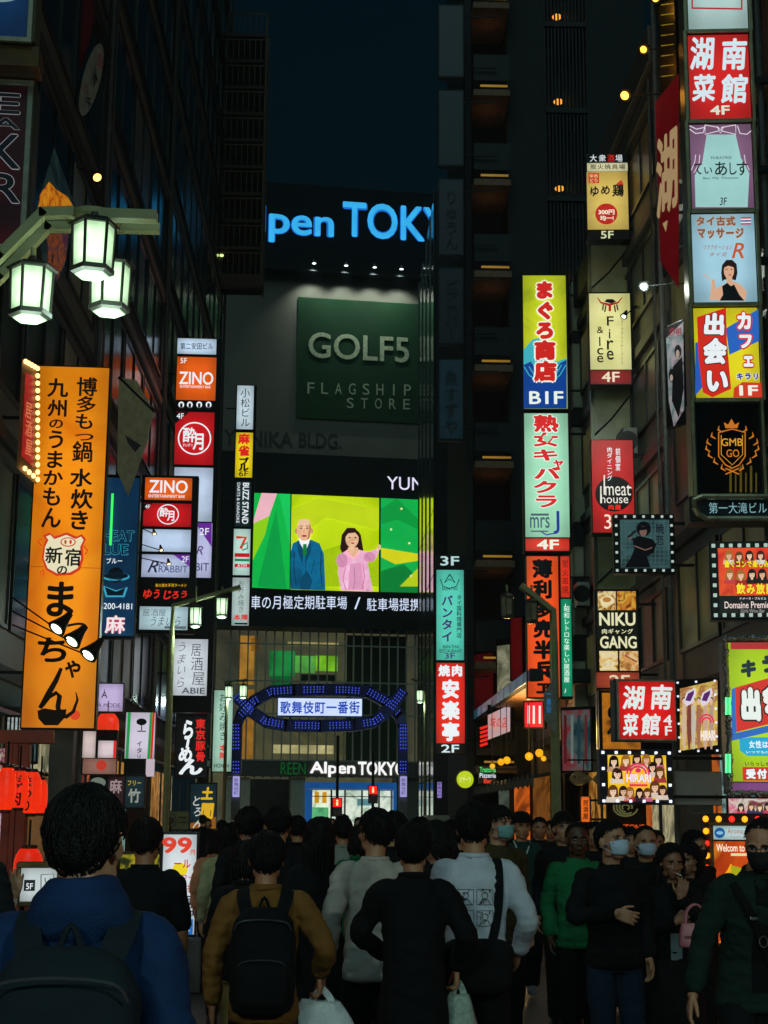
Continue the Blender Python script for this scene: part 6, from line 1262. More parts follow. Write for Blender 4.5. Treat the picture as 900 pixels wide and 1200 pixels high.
# awning house with globe lamps
t = thing('awning', 'dark sloping shop awning with ribs over the lit entrance on the right', 'awning', (6.55, 47, 0))
k = MB(); a = Vector((4.7, 44.0, 3.0)) - Vector((6.55, 47, 0)); zt = 4.5
k.add([(-1.6, -9, 2.75), (-1.6, 7, 2.75), (0.0, 7, 3.0), (0.0, -9, 3.0), (-1.6, -9, 2.68), (-1.6, 7, 2.68), (0.0, 7, 2.93), (0.0, -9, 2.93)], [(0, 1, 2, 3), (7, 6, 5, 4), (0, 4, 5, 1), (1, 5, 6, 2), (2, 6, 7, 3), (3, 7, 4, 0)]); k.build('canvas', mat('awning_cloth', (.03, .035, .03), rough=.8), t)
k = MB()
for i in range(17): y = -9 + i; k.box(-1.64, -1.60, y - .03, y + .03, 2.45, 2.78)
k.box(-1.63, -1.605, -9, 7, 2.5, 2.66); k.build('valance', mat('awning_trim', (.09, .10, .08), rough=.7), t)
t = thing('shop_canopy', 'flat canopy edge with blue strip above the globe lamps on the right', 'canopy', (6.5, 46, 5.1))
k = MB(); k.bbox(-1.5, .1, -7, 9, 0, .35, b=.03); k.build('slab', WALL['dark'], t); k = MB(); k.box(-1.53, -1.5, -7, 9, .02, .3); k.build('edge_strip', photo_mat(('#2a4a58', '#5a8a98', '#1a3a5a', '#3a5a60'), .35, .8, 3), t)
k = MB(); k.box(-1.4, .1, -6.9, 8.9, -.02, -.005); k.build('soffit', mat('soffit_wood', (.28, .15, .07), rough=.6), t)
GLB = glow('#d89a14', 1.25, .15)
for i, (x, y, r_) in enumerate(((587, 893, 5), (594, 891, 5.5), (620, 886.5, 6), (632, 882.5, 6), (637, 889, 4), (577, 898, 4))):
    Y = 46 - .5 * (i % 3); p = at(x, y, Y); rr = r_ * .8 / FPX * Y; t = thing('globe_lamp', ['globe lamp at the left pair under the canopy', 'second globe lamp of the left pair under the canopy', 'globe lamp left of the right cluster under the canopy', 'large globe lamp middle of the right cluster under the canopy', 'small globe lamp of the right cluster under the canopy', 'faint leftmost globe lamp under the canopy'][i], 'lamp', p, 0, 'yellow globe lamps under the canopy')
    k = MB(); k.lathe([(rr * math.sin(R(g)), -rr * math.cos(R(g))) for g in (4, 30, 55, 80, 105, 130, 155, 176)], n=14); k.build('globe', GLB, t, smooth=True); k = MB(); k.tube([(0, 0, rr), (0, 0, 5.08 - p.z)], .012, 5); k.build('cord', STEEL, t)
l = bpy.data.lights.new('canopy_light', 'POINT'); l.energy = 220; l.color = (1, .6, .2); l.shadow_soft_size = .3; lo = bpy.data.objects.new('canopy_light', l); COL.objects.link(lo); lo.location = (5.3, 43.5, 4.0)
def wallpiece(name, label, cat, rect, Y, m, yaw=-60, depth=.1): s = Sign(name, label, cat, rect, Y, yaw, depth=depth, casing='#181410'); s.panel((rect[0] + 1, rect[1] + 1, rect[2] - 1, rect[3] - 1), m, 'face'); return s.done()
wallpiece('lit_entrance', 'orange lit entrance wall under the dark awning', 'doorway', (602, 915, 622, 985), 44, photo_mat(('#4a2008', '#a84a14', '#c85c18', '#6a2c0c'), 1.0, .8, 2))
wallpiece('lit_entrance', 'dim brown lit doorway right of the orange entrance', 'doorway', (624, 908, 646, 985), 42, photo_mat(('#2c1c0c', '#7a4a1c', '#4c2c10', '#9a5c20'), .8, 1, 5))
wallpiece('glass_door', 'pale bluish door left of the orange entrance', 'door', (584, 925, 598, 985), 47, photo_mat(('#1a2620', '#3a4a40', '#5a6a60', '#22302a'), .5, .8, 3))
flood('spotlight', 'warm round wall lamp above the orange entrance', 'lamp', Vector((6.6, 43.2, 3.5)), (629, 923), (-.6, -.6, -.4), .12, '#ff9a30', 6, None, 43)
s = Sign('round_sign', 'round lime yellow lit sign hanging left of the trattoria neon', 'sign', (534, 901, 556, 926), 51, 0, depth=.2, casing=None)
k = MB(); u, v = s.loc(545, 913.5); r_ = s.loc(556, 913)[0] - u; k.lathe([(r_ * .9, -.02), (r_, 0), (r_, .2), (r_ * .9, .22)], c=(u, 0, v), n=28, axis='y'); k.build('drum', mat('drum_rim', (.1, .12, .04), rough=.4), s.root); k = MB(); k.lathe([(.01, -.035), (r_ * .9, -.03)], c=(u, 0, v), n=28, axis='y'); s.cur = k.build('panel', glow('#b4cc14', 1.0, .12), s.root); s.lay0 = -.04; s.text('ピザーラ', (538, 910, 552, 917), GL_('#e8f4c0', 1), lay=2, off=.0); s.brackets(1, .8, (.3, .7)); s.done()
s = Sign('neon_sign', 'small black trattoria sign with green white and red neon words', 'sign', (561, 898, 582, 919), 49.5, -2, depth=.2, casing='#060708')
s.text('Trattoria', (562, 899, 581, 905), GL_('#1ce070', 1), lay=3, off=.03); s.text('Pizzeria', (562, 906, 581, 911.5), GL_('#d0e0f0', 1), lay=3, off=.03); s.text('Bar', (567, 912.5, 576, 918), GL_('#f0301c', 1), lay=3, off=.03); s.brackets(1, .8); s.done()
s = Sign('banner_sign', 'small lilac vertical banner sign at the glass building corner', 'sign', (512, 916, 519, 936), 52.5, 0, depth=.1, casing='#101014'); s.panel((512.5, 916.5, 517.5, 935), glow('#9a8ae0', .9, .1, edge=.22)); s.text('歌舞伎町', (513, 917, 517, 934), INK, lay=3, vert=True); s.done()
s = Sign('shopfront', 'teal framed shop front with striped posters below the green strip', 'shopfront', (657, 828, 694, 905), 37.5, -40, depth=.2, casing='#0c1a1e'); s.panel((659, 832, 692, 903), photo_mat(('#1a3a40', '#5a6a68', '#8a2a34', '#2a4a50'), .45, 1.3, 8))
for i, c in enumerate(('#6a1a24', '#8a9a94', '#2a4a54', '#7a2a34')): s.line([(663 + i * 8, 838), (663 + i * 8, 895)], 3, GL_(c, .4), 3, 'poster')
s.done()
# carved fish
t = thing('fish_sign', 'carved golden brown fish board hanging over the small orange sign', 'sign', at(684, 913, 33)); k = MB(); n = 18; top, bot = [], []
for i in range(n + 1):
    x = -.30 + .5 * i / n; f = i / n; h = .15 * math.sin(math.pi * min(1, f * 1.05) ** .75) + .012; top.append((x, h)); bot.append((x, -h * .85))
tail = [(.20, .02), (.31, .13), (.28, 0), (.31, -.12), (.20, -.02)]; out = top + tail + bot[::-1]
vs = [(x, -.05, z) for x, z in out] + [(x, .05, z) for x, z in out]; N = len(out); k.add(vs, [tuple(range(N)), tuple(range(N, 2 * N))[::-1]] + [(i, (i + 1) % N, N + (i + 1) % N, N + i) for i in range(N)]); k.build('fish_body', mat('carved_wood', (.40, .22, .08), rough=.5, var=.4, scale=12), t)
k = MB(); k.lathe([(.004, -.065), (.022, -.06), (.022, -.05)], c=(-.2, 0, .04), n=10, axis='y'); k.build('eye', mat('fish_eye', (.02, .015, .01), rough=.3), t); k = MB(); k.add([(-.02, -.056, -.03), (.08, -.056, .0), (.06, -.056, -.09)], [(0, 1, 2)]); k.build('fin', mat('carved_fin', (.28, .14, .05)), t); k = MB(); k.tube([(0, 0, .12), (0, 0, .4)], .01, 5); k.tube([(-.35, 0, .4), (.7, 0, .4)], .02, 6); k.build('hanger', STEEL, t)
l = bpy.data.lights.new('fish_light', 'SPOT'); l.energy = 14; l.color = (1, .7, .3); l.spot_size = R(80); lo = bpy.data.objects.new('fish_light', l); COL.objects.link(lo); lo.location = at(688, 900, 32.3) ; lo.rotation_euler = (R(25), 0, 0)
s = Sign('floor_sign', 'small orange vertical lit sign with black letters under the fish', 'sign', (680, 933, 693, 965), 33, -6, depth=.15, casing='#1a1008'); s.panel((681, 934, 691, 963), glow('#e86a1c', 1, .15, edge=.22)); s.text('居酒屋', (683, 937, 689.5, 960), INK, lay=3, vert=True, off=.02); s.brackets(1, .6); s.done()
s = Sign('menu_lamp', 'low red and yellow lit menu stand between walkers on the right', 'sign', (627, 1050, 635, 1078), 22, 0, depth=.1, casing='#1a1008'); s.panel((627.5, 1051, 634, 1072), photo_mat(('#c8301c', '#e8a030', '#e84a20', '#f0d890'), .9, 9, 4)); s.panel((628, 1073, 634, 1077), glow('#e8d8a8', .9, .1, edge=.22), 'lower_plate'); k = MB(); k.bbox(-.1, .1, -.05, .15, -s.zb, 0); k.build('foot', STEEL, s.root); s.done()

# ================================================================= signals at the avenue
def signal(px, y0, y1, Y, label, yb):
    p = at(px, yb, Y); t = thing('pedestrian_signal', label, 'traffic signal', (p.x, Y, 0), 0, 'red pedestrian signals at the avenue'); k = MB(); k.tube([(0, 0, 0), (0, 0, at(px, y0, Y).z)], .09, 8); k.build('post', mat('signal_post', (.03, .03, .03), rough=.5), t)
    zt, zb = p.z + .55, p.z - .55; k = MB(); k.bbox(-.3, .3, -.35, -.1, zb, zt, b=.03); h = k.build('signal_head', mat('signal_head', (.05, .05, .05), rough=.4), t)
    k = MB(); k.bbox(-.24, .24, -.38, -.35, p.z + .02, zt - .06, b=.01); k.build('red_lens', glow('#ff1c14', 1.6, .15, 8), h); k = MB(); k.box(-.06, .06, -.39, -.38, p.z + .1, p.z + .3); k.lathe([(.01, -.005), (.06, 0)], c=(0, -.385, p.z + .38), n=10, axis='y'); k.build('walker_mark', glow('#ffc890', 1.6, 0), h)
    k = MB(); k.bbox(-.24, .24, -.38, -.35, zb + .06, p.z - .02, b=.01); k.build('green_lens', mat('lens_dark', (.05, .02, .02), rough=.2), h)
signal(395, 862, 960, 92, 'lower pedestrian signal glowing red on a tall black post', 946); signal(437, 880, 960, 96, 'higher pedestrian signal glowing red beside the shop door', 931)
# ================================================================= people
def crom(P, k=4):
    """smooth a polyline of (Vector, radius)"""
    out = []
    for i in range(len(P) - 1):
        p0, p1, p2, p3 = P[max(i - 1, 0)], P[i], P[i + 1], P[min(i + 2, len(P) - 1)]
        for j in range(k):
            t = j / k; f = lambda a, b, c, d: .5 * ((2 * b) + (c - a) * t + (2 * a - 5 * b + 4 * c - d) * t * t + (3 * b - a - 3 * c + d) * t ** 3)
            out.append((Vector([f(p0[0][n], p1[0][n], p2[0][n], p3[0][n]) for n in range(3)]), max(.003, f(p0[1], p1[1], p2[1], p3[1]))))
    out.append((Vector(P[-1][0]), P[-1][1])); return out
def limb(mb, P, n=12, k=4, cap=True):
    """rounded tapering limb through points (pos, radius)"""
    q = crom([(Vector(a), r) for a, r in P], k)
    if cap:
        d0 = (q[0][0] - q[1][0]).normalized(); d1 = (q[-1][0] - q[-2][0]).normalized()
        q = [(q[0][0] + d0 * q[0][1] * .6, q[0][1] * .55)] + q + [(q[-1][0] + d1 * q[-1][1] * .6, q[-1][1] * .55)]
    mb.tube([a for a, r in q], [r for a, r in q], n)
def rings(mb, R_, n=20, p=2.4, k=3):
    """stack of horizontal superellipse rings (cx, cy, z, rx, ry), smoothed"""
    out = []
    for i in range(len(R_) - 1):
        a0, a1, a2, a3 = R_[max(i - 1, 0)], R_[i], R_[i + 1], R_[min(i + 2, len(R_) - 1)]
        for j in range(k):
            t = j / k; out.append([.5 * (2 * b + (c - a) * t + (2 * a - 5 * b + 4 * c - d) * t * t + (3 * b - a - 3 * c + d) * t ** 3) for a, b, c, d in zip(a0, a1, a2, a3)])
    out.append(list(R_[-1])); vs, fs = [], []
    for cx, cy, z, rx, ry in out:
        for i in range(n):
            g = 2 * math.pi * i / n; c, s = math.cos(g), math.sin(g); m = (abs(c) ** p + abs(s) ** p) ** (-1 / p); vs.append((cx + rx * c * m, cy + ry * s * m, z))
    for i in range(len(out) - 1):
        for j in range(n): fs.append((i * n + j, i * n + (j + 1) % n, (i + 1) * n + (j + 1) % n, (i + 1) * n + j))
    fs.append(tuple(range(n))[::-1]); fs.append(tuple((len(out) - 1) * n + j for j in range(n))); mb.add(vs, fs)
def fuse(mb, voxel, it=4, fac=.5, deci=None):
    """union of overlapping closed pieces into one continuous skin"""
    me = bpy.data.meshes.new('f'); me.from_pydata(mb.v, [], mb.f)
    bm = bmesh.new(); bm.from_mesh(me); bmesh.ops.recalc_face_normals(bm, faces=bm.faces[:]); bm.to_mesh(me); bm.free()
    o = bpy.data.objects.new('f', me); TMP.collection.objects.link(o)
    m = o.modifiers.new('r', 'REMESH'); m.mode = 'VOXEL'; m.voxel_size = voxel
    if it: m = o.modifiers.new('s', 'SMOOTH'); m.iterations = it; m.factor = fac
    if deci: m = o.modifiers.new('d', 'DECIMATE'); m.ratio = deci
    TVL.update(); e = o.evaluated_get(TVL.depsgraph); r = bpy.data.meshes.new_from_object(e)
    bpy.data.objects.remove(o); bpy.data.meshes.remove(me); return r
def put(me, name, m, parent, smooth=True):
    me.materials.clear(); [me.materials.append(x) for x in (m if isinstance(m, list) else [m])]
    if smooth: me.polygons.foreach_set('use_smooth', [True] * len(me.polygons))
    me.name = name; o = bpy.data.objects.new(name, me); COL.objects.link(o); o.parent = parent; return o
def wrinkle(me, amp, freq, seed, stretch=(1, 1, 2.2), zlim=None):
    o = Vector((seed * 7.7, seed * 3.3, seed))
    N = [v.normal.copy() for v in me.vertices]
    for v, n_ in zip(me.vertices, N):
        p = Vector((v.co.x * stretch[0], v.co.y * stretch[1], v.co.z * stretch[2])) * freq + o
        a = noise.noise(p) + .5 * noise.noise(p * 2.1); r = 1 - abs(noise.noise(p * .9 + Vector((5, 5, 5)))) * 2
        v.co += n_ * amp * (.7 * a + .5 * r - .05)
    me.update()
def skinm(c): return mat('skin_' + c, c, rough=.5, var=.12, scale=14, bump=.08, bscale=160)
def cloth(c, rough=.85): return mat('cloth_' + c, c, rough=rough, var=.18, scale=7, bump=.35, bscale=220, spec=.25)
def hairm(c): return mat('hair_' + c, c, rough=.6, var=.3, scale=30, bump=.5, bscale=140, spec=.25)
def ik(a, b, l1, l2, pole):
    a, b = Vector(a), Vector(b); d = b - a; L = min(d.length, (l1 + l2) * .995); u = d.normalized(); b = a + u * L
    x = (l1 * l1 - l2 * l2 + L * L) / (2 * L); h = math.sqrt(max(0, l1 * l1 - x * x)); p = Vector(pole); p = (p - u * p.dot(u)).normalized()
    return a + u * x + p * h, b
def hand(mb, w, d, pn, s, side, curl=.35, spread=.16, thumb_in=0.0):
    """palm and five fingers; w wrist, d pointing direction, pn palm normal, side +1 = thumb on +cross side"""
    d = d.normalized(); pn = (pn - d * pn.dot(d)).normalized(); x = d.cross(pn) * side
    P = lambda a, b, c: w + (x * a + d * b + pn * c) * s
    limb(mb, [(P(0, -.02, 0), .026 * s), (P(0, .01, 0), .027 * s)], 10, 2)
    for a in (-.028, -.009, .010, .028):
        limb(mb, [(P(a * .7, .0, 0), .014 * s), (P(a, .05, -.002), .0155 * s), (P(a * 1.08, .086, 0), .0125 * s)], 8, 2)
    for i, (a, L) in enumerate(((.031, .070), (.0105, .079), (-.0105, .073), (-.031, .056))):
        sp = spread * (a / .03); c = curl * (1 + .12 * i); b = P(a, .082, 0); pts = [(b, .0098 * s)]; g = c * .55; q = b
        for j, (f, rr) in enumerate(((.45, .0092), (.31, .0084), (.24, .0066))):
            q = q + ((d * math.cos(g) + pn * math.sin(g)) + x * sp * math.cos(g)).normalized() * L * f * s; pts.append((q, rr * s)); g += c
        limb(mb, pts, 8, 2)
    q = P(.026, .022, .008); t1 = (x * .75 + d * .62 + pn * (.25 + thumb_in)).normalized(); t2 = (x * (.35 - thumb_in) + d * .9 + pn * (.3 + thumb_in)).normalized()
    limb(mb, [(P(.012, .012, .004), .016 * s), (q, .0145 * s), (q + t1 * .038 * s, .0115 * s), (q + t1 * .038 * s + t2 * .030 * s, .0098 * s), (q + t1 * .038 * s + t2 * .052 * s, .0075 * s)], 8, 2)
def head_shape(mb, M, s, female=False):
    """cranium, face, jaw, nose, ears in a head frame facing +y, origin at mid-head"""
    T = lambda x, y, z: M @ (Vector((x, y, z)) * s)
    def ellip(c, r, n=20, m=14, f=None):
        vs, fs = [], []
        for i in range(m + 1):
            a = math.pi * i / m
            for j in range(n):
                g = 2 * math.pi * j / n; p = Vector((math.sin(a) * math.cos(g) * r[0], math.sin(a) * math.sin(g) * r[1], math.cos(a) * r[2]))
                if f: p = f(p)
                vs.append(T(*(p + Vector(c))))
        for i in range(m):
            for j in range(n): fs.append((i * n + j, i * n + (j + 1) % n, (i + 1) * n + (j + 1) % n, (i + 1) * n + j))
        mb.add(vs, fs)
    ellip((0, -.012, .028), (.077, .096, .090))                                  # cranium
    jw = .052 if female else .057
    ellip((0, .030, -.030), (.064, .062, .075), f=lambda p: Vector((p.x * (1 - .30 * max(0, -p.z) / .075), p.y + (.012 * max(0, -p.z) / .075), p.z)))   # face mask
    ellip((0, .044, -.083), (.033 if female else .039, .036, .027))                                # chin
    for sx in (-1, 1):
        ellip((sx * .036, .062, -.022), (.027, .024, .022)); ellip((sx * .046, .012, -.068), (.018, .034, .026))   # cheek, jaw corner
        ellip((sx * .077, -.006, -.012), (.008, .018, .030), 12, 10); ellip((sx * .083, -.014, -.002), (.005, .013, .020), 10, 8)         # ear
        ellip((sx * .030, .078, .022), (.026, .012, .008))                       # brow
        ellip((sx * .010, .093, -.036), (.009, .011, .008), 10, 8)               # nostril wing
    limb(mb, [(T(0, .083, .018), .0085 * s), (T(0, .092, -.008), .0095 * s), (T(0, .104, -.030), .0115 * s), (T(0, .094, -.040), .009 * s)], 10, 3)  # nose
    ellip((0, .0885, -.058), (.021, .009, .0055), 14, 8); ellip((0, .0865, -.068), (.019, .009, .006), 14, 8)   # lips
def hair_shape(style, M, s, seed, n_locks, wave=.3):
    """closed cap of hair with a hairline plus many thin tapering locks"""
    rnd = random.Random(seed); mb = MB(); C = Vector((0, -.012, .026)); T = lambda v: M @ (v * s)
    short = style in ('short', 'crop', 'fringe', 'messy'); crop = style == 'crop'
    th = {'crop': .006, 'short': .013, 'fringe': .017, 'messy': .023, 'bob': .020, 'long': .024, 'bald_side': .006}[style]
    def lim(a):                        # lowest elevation (deg) with hair at azimuth a (0 front, pi back)
        c = math.cos(a); f = {'crop': 46, 'short': 34, 'fringe': 14, 'messy': 22, 'bob': 18, 'long': 40}[style]
        b = -58 if short else -75; sd_ = -12 if short else -62
        if c > 0: t = c ** .7; return sd_ * (1 - t) + f * t
        t = (-c) ** .6; return sd_ * (1 - t) + b * t
    def rad(a, e, push=True):
        d = Vector((math.sin(a) * math.cos(e), math.cos(a) * math.cos(e), math.sin(e)))
        r = 1 / math.sqrt((d.x / .077) ** 2 + (d.y / .097) ** 2 + (d.z / (.091 if e > 0 else .11)) ** 2)
        l = R(lim(a)); k = max(0, min(1, (e - l) / R(9)))
        t = th * (.75 + .45 * noise.noise(d * 4 + Vector((seed, 0, 0))))
        if style in ('bob', 'long') and e < 0: t += .016 * math.sin(-e)
        return d, (r + t) * k + r * .86 * (1 - k)
    n, m = 44, 30; vs, fs = [], []
    for i in range(m + 1):
        e = math.pi / 2 - math.pi * i / m
        for j in range(n): d, r = rad(2 * math.pi * j / n, e); vs.append(T(C + d * r))
    for i in range(m):
        for j in range(n): fs.append((i * n + j, (i + 1) * n + j, (i + 1) * n + (j + 1) % n, i * n + (j + 1) % n))
    mb.add(vs, fs)
    if style in ('long', 'bob'):
        L = .30 if style == 'long' else .10
        zz = -.33 if style == 'long' else -.125
        rings(mb, [(*T(Vector((0, -.030 + .2 * max(0, -z) * -.25, z)))[:2], T(Vector((0, -.03, z))).z, rx * s, ry * s) for z, rx, ry in ((zz, .055, .022), (zz * .8, .078, .038), (zz * .4, .088, .056), (-.02, .090, .066), (.04, .082, .07))], 28, 2.2, 4)
        for k in range(26 if style == 'long' else 22):
            a = R(75 + 210 * k / (25 if style == 'long' else 21)); d, r = rad(a, R(-5)); p = C + d * (r - .006); o = Vector((d.x, d.y, 0)); ln = L * rnd.uniform(.85, 1.1); pts = []
            for t in (0, .35, .7, 1): pts.append((T(p + o * (.012 * math.sin(t * 2.2) - (.02 * t if style == 'bob' else .035 * t)) + Vector((rnd.uniform(-1, 1) * .008, rnd.uniform(-1, 1) * .006, -.04 - ln * t))), s * (.012 - .009 * t ** 2)))
            limb(mb, pts, 7, 2)
    for _ in range(n_locks):
        a = rnd.uniform(0, 2 * math.pi); l = R(lim(a)); e = l + (R(86) - l) * rnd.random() ** .8; d, r = rad(a, e); ln = rnd.uniform(.22, .5) * (1.1 if style in ('messy', 'fringe') else .9); pts = []
        if crop: ln *= .35
        tw = rnd.uniform(-.22, .22)
        for t in (0, .33, .66, 1):
            ee = max(e - ln * 1.5 * t, l - R(10 if not crop else 2)); d2, r2 = rad(a + tw * t, max(ee, l + R(9))); d3 = rad(a + tw * t, ee)[0]
            pts.append((T(C + d3 * (r2 + .0012 + (.008 if style in ('messy',) else .003) * math.sin(t * 3) * rnd.uniform(.3, 1.2))), s * (.0026 * (1 - t) ** .7 + .0004)))
        mb.tube([p for p, _r in pts], [q for _p, q in pts], 4, caps=False)
    return mb
SEEDN = [0]
def person(label, px, Y, top, face=0, build=1.0, skin='#b98a6c', hair=('short', '#08080a'), jacket=('#101216', .80, 'long', 1.0), trousers=('#0c0e12', 1.0), arms=None, step=.0, head=(0, 0), lean=0.0,
           mask=None, glasses=False, group=None, detail=1, shoes='#0c0c0e', extra=None, female=False, h=None, brow=True, cap=None, skirt=False, bare_legs=False, wr=.010):
    """one walking or standing figure. px column of the body, top row of the head, face: 0 walks away, 180 comes towards us"""
    SEEDN[0] += 1; sd_ = SEEDN[0]; rnd = random.Random(sd_)
    p = at(px, top, Y); H = h or max(1.3, p.z - .015); s = H / 1.72
    root = thing('person', label, 'person', (p.x, Y, 0), R(face), group)
    vox = {0: .022, 1: .0105, 2: .0075, 3: .0052}[detail]; cv = {0: .024, 1: .015, 2: .012, 3: .010}[detail]
    tilt = Matrix.Rotation(-lean, 3, 'X')                             # lean forward from the hips
    up = lambda v: (tilt @ (Vector(v) - Vector((0, 0, .93)))) + Vector((0, 0, .93)) if v[2] > .93 else Vector(v)
    b = build; V = lambda x, y, z: up((x, y, z)) * s
    sw = .163 * b if not female else .145 * b
    hipx = .088
    # legs
    an = {-1: Vector((-hipx * 1.05, -step, .085 + max(0, -step * 0) )), 1: Vector((hipx * 1.05, step, .085))}
    for k in an:
        if an[k].y < -.05: an[k].z += min(.16, -an[k].y * .35)
    legs = {}
    for k in (-1, 1):
        hp = Vector((k * hipx, 0, .90)); kn, ak = ik(hp, an[k], .42, .405, (k * .06, 1, 0)); legs[k] = (hp * s, kn * s, ak * s)
    # arms
    arms = arms or {}; A_ = {}
    for k in (-1, 1):
        spec = arms.get('L' if k < 0 else 'R'); sh = up((k * sw, -.005, 1.392))
        if spec is None: w = up((k * (sw + .055), .02 + .10 * step * k * -1.0, .885)); pole = (k * .35, -1, 0)
        else: w = up(spec[0]); pole = spec[1] if len(spec) > 1 and spec[1] else (k * .6, -1, -.2)
        el, w = ik(sh, w, .285, .255, pole); A_[k] = (sh * s, el * s, w * s)
    hy, hp_ = head; HM = Matrix.Translation(V(0, .012 + .02 * (lean > .1), 1.595)) @ (Matrix.Rotation(R(hy), 4, 'Z') @ Matrix.Rotation(-lean * .5 + R(hp_), 4, 'X'))
    hs = s * (1.07 if not female else 1.02)
    # --- body, one skin
    B = MB(); head_shape(B, HM, hs, female)
    limb(B, [(V(0, -.02, 1.40), .062 * s * b), (V(0, -.012, 1.47), .056 * s * (b if not female else .85)), (HM @ Vector((0, -.02 * s, -.06 * s)), .056 * s * (1 if not female else .85))], 14, 3)
    rings(B, [(*V(0, 0, .86)[:2], .86 * s, .132 * s, .085 * s), (*V(0, 0, 1.0)[:2], V(0, 0, 1.0).z, .122 * s, .082 * s), (*V(0, 0, 1.2)[:2], V(0, 0, 1.2).z, .130 * s, .085 * s), (*V(0, 0, 1.33)[:2], V(0, 0, 1.33).z, .125 * s, .074 * s), (*V(0, -.01, 1.41)[:2], V(0, 0, 1.41).z, .075 * s, .055 * s)], 18)
    for k in (-1, 1):
        a0, a1, a2 = A_[k]; bareR = 1.15 if (jacket and jacket[2] != 'long') else 1.0
        limb(B, [(a0 + Vector((-k * .02, 0, -.015)) * s, .038 * s), (a0.lerp(a1, .4), .042 * s * bareR), (a1, .037 * s * bareR), (a1.lerp(a2, .35), .037 * s * bareR), (a2, .026 * s)], 12)
        spec = arms.get('L' if k < 0 else 'R'); d = (a2 - a1).normalized()
        hd = Vector(spec[2]) if spec and len(spec) > 2 and spec[2] else d; pn = Vector(spec[3]) if spec and len(spec) > 3 and spec[3] else Vector((-k, 0, 0)) + Vector((0, .2, 0))
        if detail >= 1:
            cu = spec[4] if spec and len(spec) > 4 else .38
            x_ = hd.normalized().cross((pn - hd.normalized() * pn.dot(hd.normalized())).normalized()); sidev = 1 if x_.dot(Vector((0, 1, .0)) if abs(hd.normalized().z) > .6 else Vector((0, 0, 1))) > 0 else -1
            hand(B, a2 + hd.normalized() * .015 * s, hd, pn, s * .98, sidev, cu)
        else: limb(B, [(a2, .026 * s), (a2 + hd * .09 * s, .036 * s), (a2 + hd * .17 * s, .018 * s)], 8, 2)
        h0, h1, h2 = legs[k]; lr = 1.0 if not bare_legs else 1.12
        limb(B, [(h0, .075 * s), (h0.lerp(h1, .5), .066 * s * lr), (h1, .048 * s * lr), (h1.lerp(h2, .35), .050 * s * lr), (h2, .034 * s)], 12)
        limb(B, [(h2 + Vector((0, -.03, -.035)) * s, .036 * s), (h2 + Vector((0, .07, -.05)) * s, .034 * s), (h2 + Vector((0, .14, -.06)) * s, .022 * s)], 10, 2)
    me = fuse(B, vox * s, 2 if detail < 3 else 2, .45, deci=None if detail < 2 else (.55 if detail == 2 else .4))
    # lips and sockets
    mi = [0] * len(me.polygons); HI = HM.inverted()
    for v in me.vertices:
        q = (HI @ v.co) / hs
        if abs(q.z) < .13 and q.y > .03:
            for sx in (-1, 1):
                d2 = ((q.x - sx * .031) / .017) ** 2 + ((q.z - .004) / .010) ** 2
                if d2 < 4: v.co -= (HM.to_3x3() @ Vector((0, 1, 0))) * .0075 * hs * math.exp(-d2)
    for f in me.polygons:
        q = (HI @ f.center) / hs
        if q.y > .083 and abs(q.x) < .019 and -.071 < q.z < -.055: mi[f.index] = 1
    me.update(); bo = put(me, 'body', [skinm(skin), mat('lips_' + skin, [c * k for c, k in zip(lin(skin)[:3], (.85, .62, .60))], rough=.4)], root); me.polygons.foreach_set('material_index', mi)
    # --- eyes and brows
    if detail >= 1 and abs(((face + hy + 180) % 360) - 180) > 75:
        for sx in (-1, 1):
            c = Vector((sx * .031, .0765, .004)); k = MB()
            def almond(w, h, y, n=14): return [HM @ ((c + Vector((w * math.cos(2 * math.pi * i / n), y - .25 * abs(w * math.cos(2 * math.pi * i / n)) ** 1.0 * (.4), h * math.sin(2 * math.pi * i / n) * (1 if math.sin(2 * math.pi * i / n) > 0 else .7)))) * hs) for i in range(n)]
            k.add(almond(.0135, .0055, .004), [tuple(range(14))], mat('eye_white', (.45, .43, .40), rough=.3)); k.add(almond(.0058, .0056, .0055), [tuple(range(14))], mat('eye_iris', (.015, .01, .008), rough=.15))
            k.tube([HM @ ((c + Vector((x, .0055 - .1 * abs(x), .0062 - 30 * x * x))) * hs) for x in (-.0145, -.007, 0, .007, .0145)], .0016 * hs, 5, mat('eye_lash', (.01, .008, .008)))
            o = k.build('eye', None, bo, smooth=False)
            if brow:
                k = MB(); k.tube([HM @ ((c + Vector((x, .0135 - .12 * abs(x + sx * .004), .019 - 14 * x * x + sx * x * -.08))) * hs) for x in (-.017, -.009, 0, .009, .017)], [.0014 * hs, .0034 * hs, .0036 * hs, .0032 * hs, .0012 * hs], 5); k.build('eyebrow', hairm(hair[1] if hair else '#0a0a0a'), bo)
    # --- hair
    if hair:
        nl = {0: 40, 1: 260, 2: 450, 3: 700}[detail]; k = hair_shape(hair[0], HM, hs, sd_, nl); k.build('hair', hairm(hair[1]), root, smooth=True)
    if cap:
        k = MB(); T = lambda x, y, z: HM @ (Vector((x, y, z)) * hs); n = 24; vs = []; pr = [(.093, .045), (.098, .07), (.088, .10), (.06, .125), (.02, .135)]
        for r_, z in pr: vs += [T(r_ * .93 * math.sin(2 * math.pi * i / n), -.012 + r_ * 1.12 * math.cos(2 * math.pi * i / n), z) for i in range(n)]
        k.add(vs, [(i * n + j, i * n + (j + 1) % n, (i + 1) * n + (j + 1) % n, (i + 1) * n + j) for i in range(len(pr) - 1) for j in range(n)] + [tuple((len(pr) - 1) * n + j for j in range(n))])
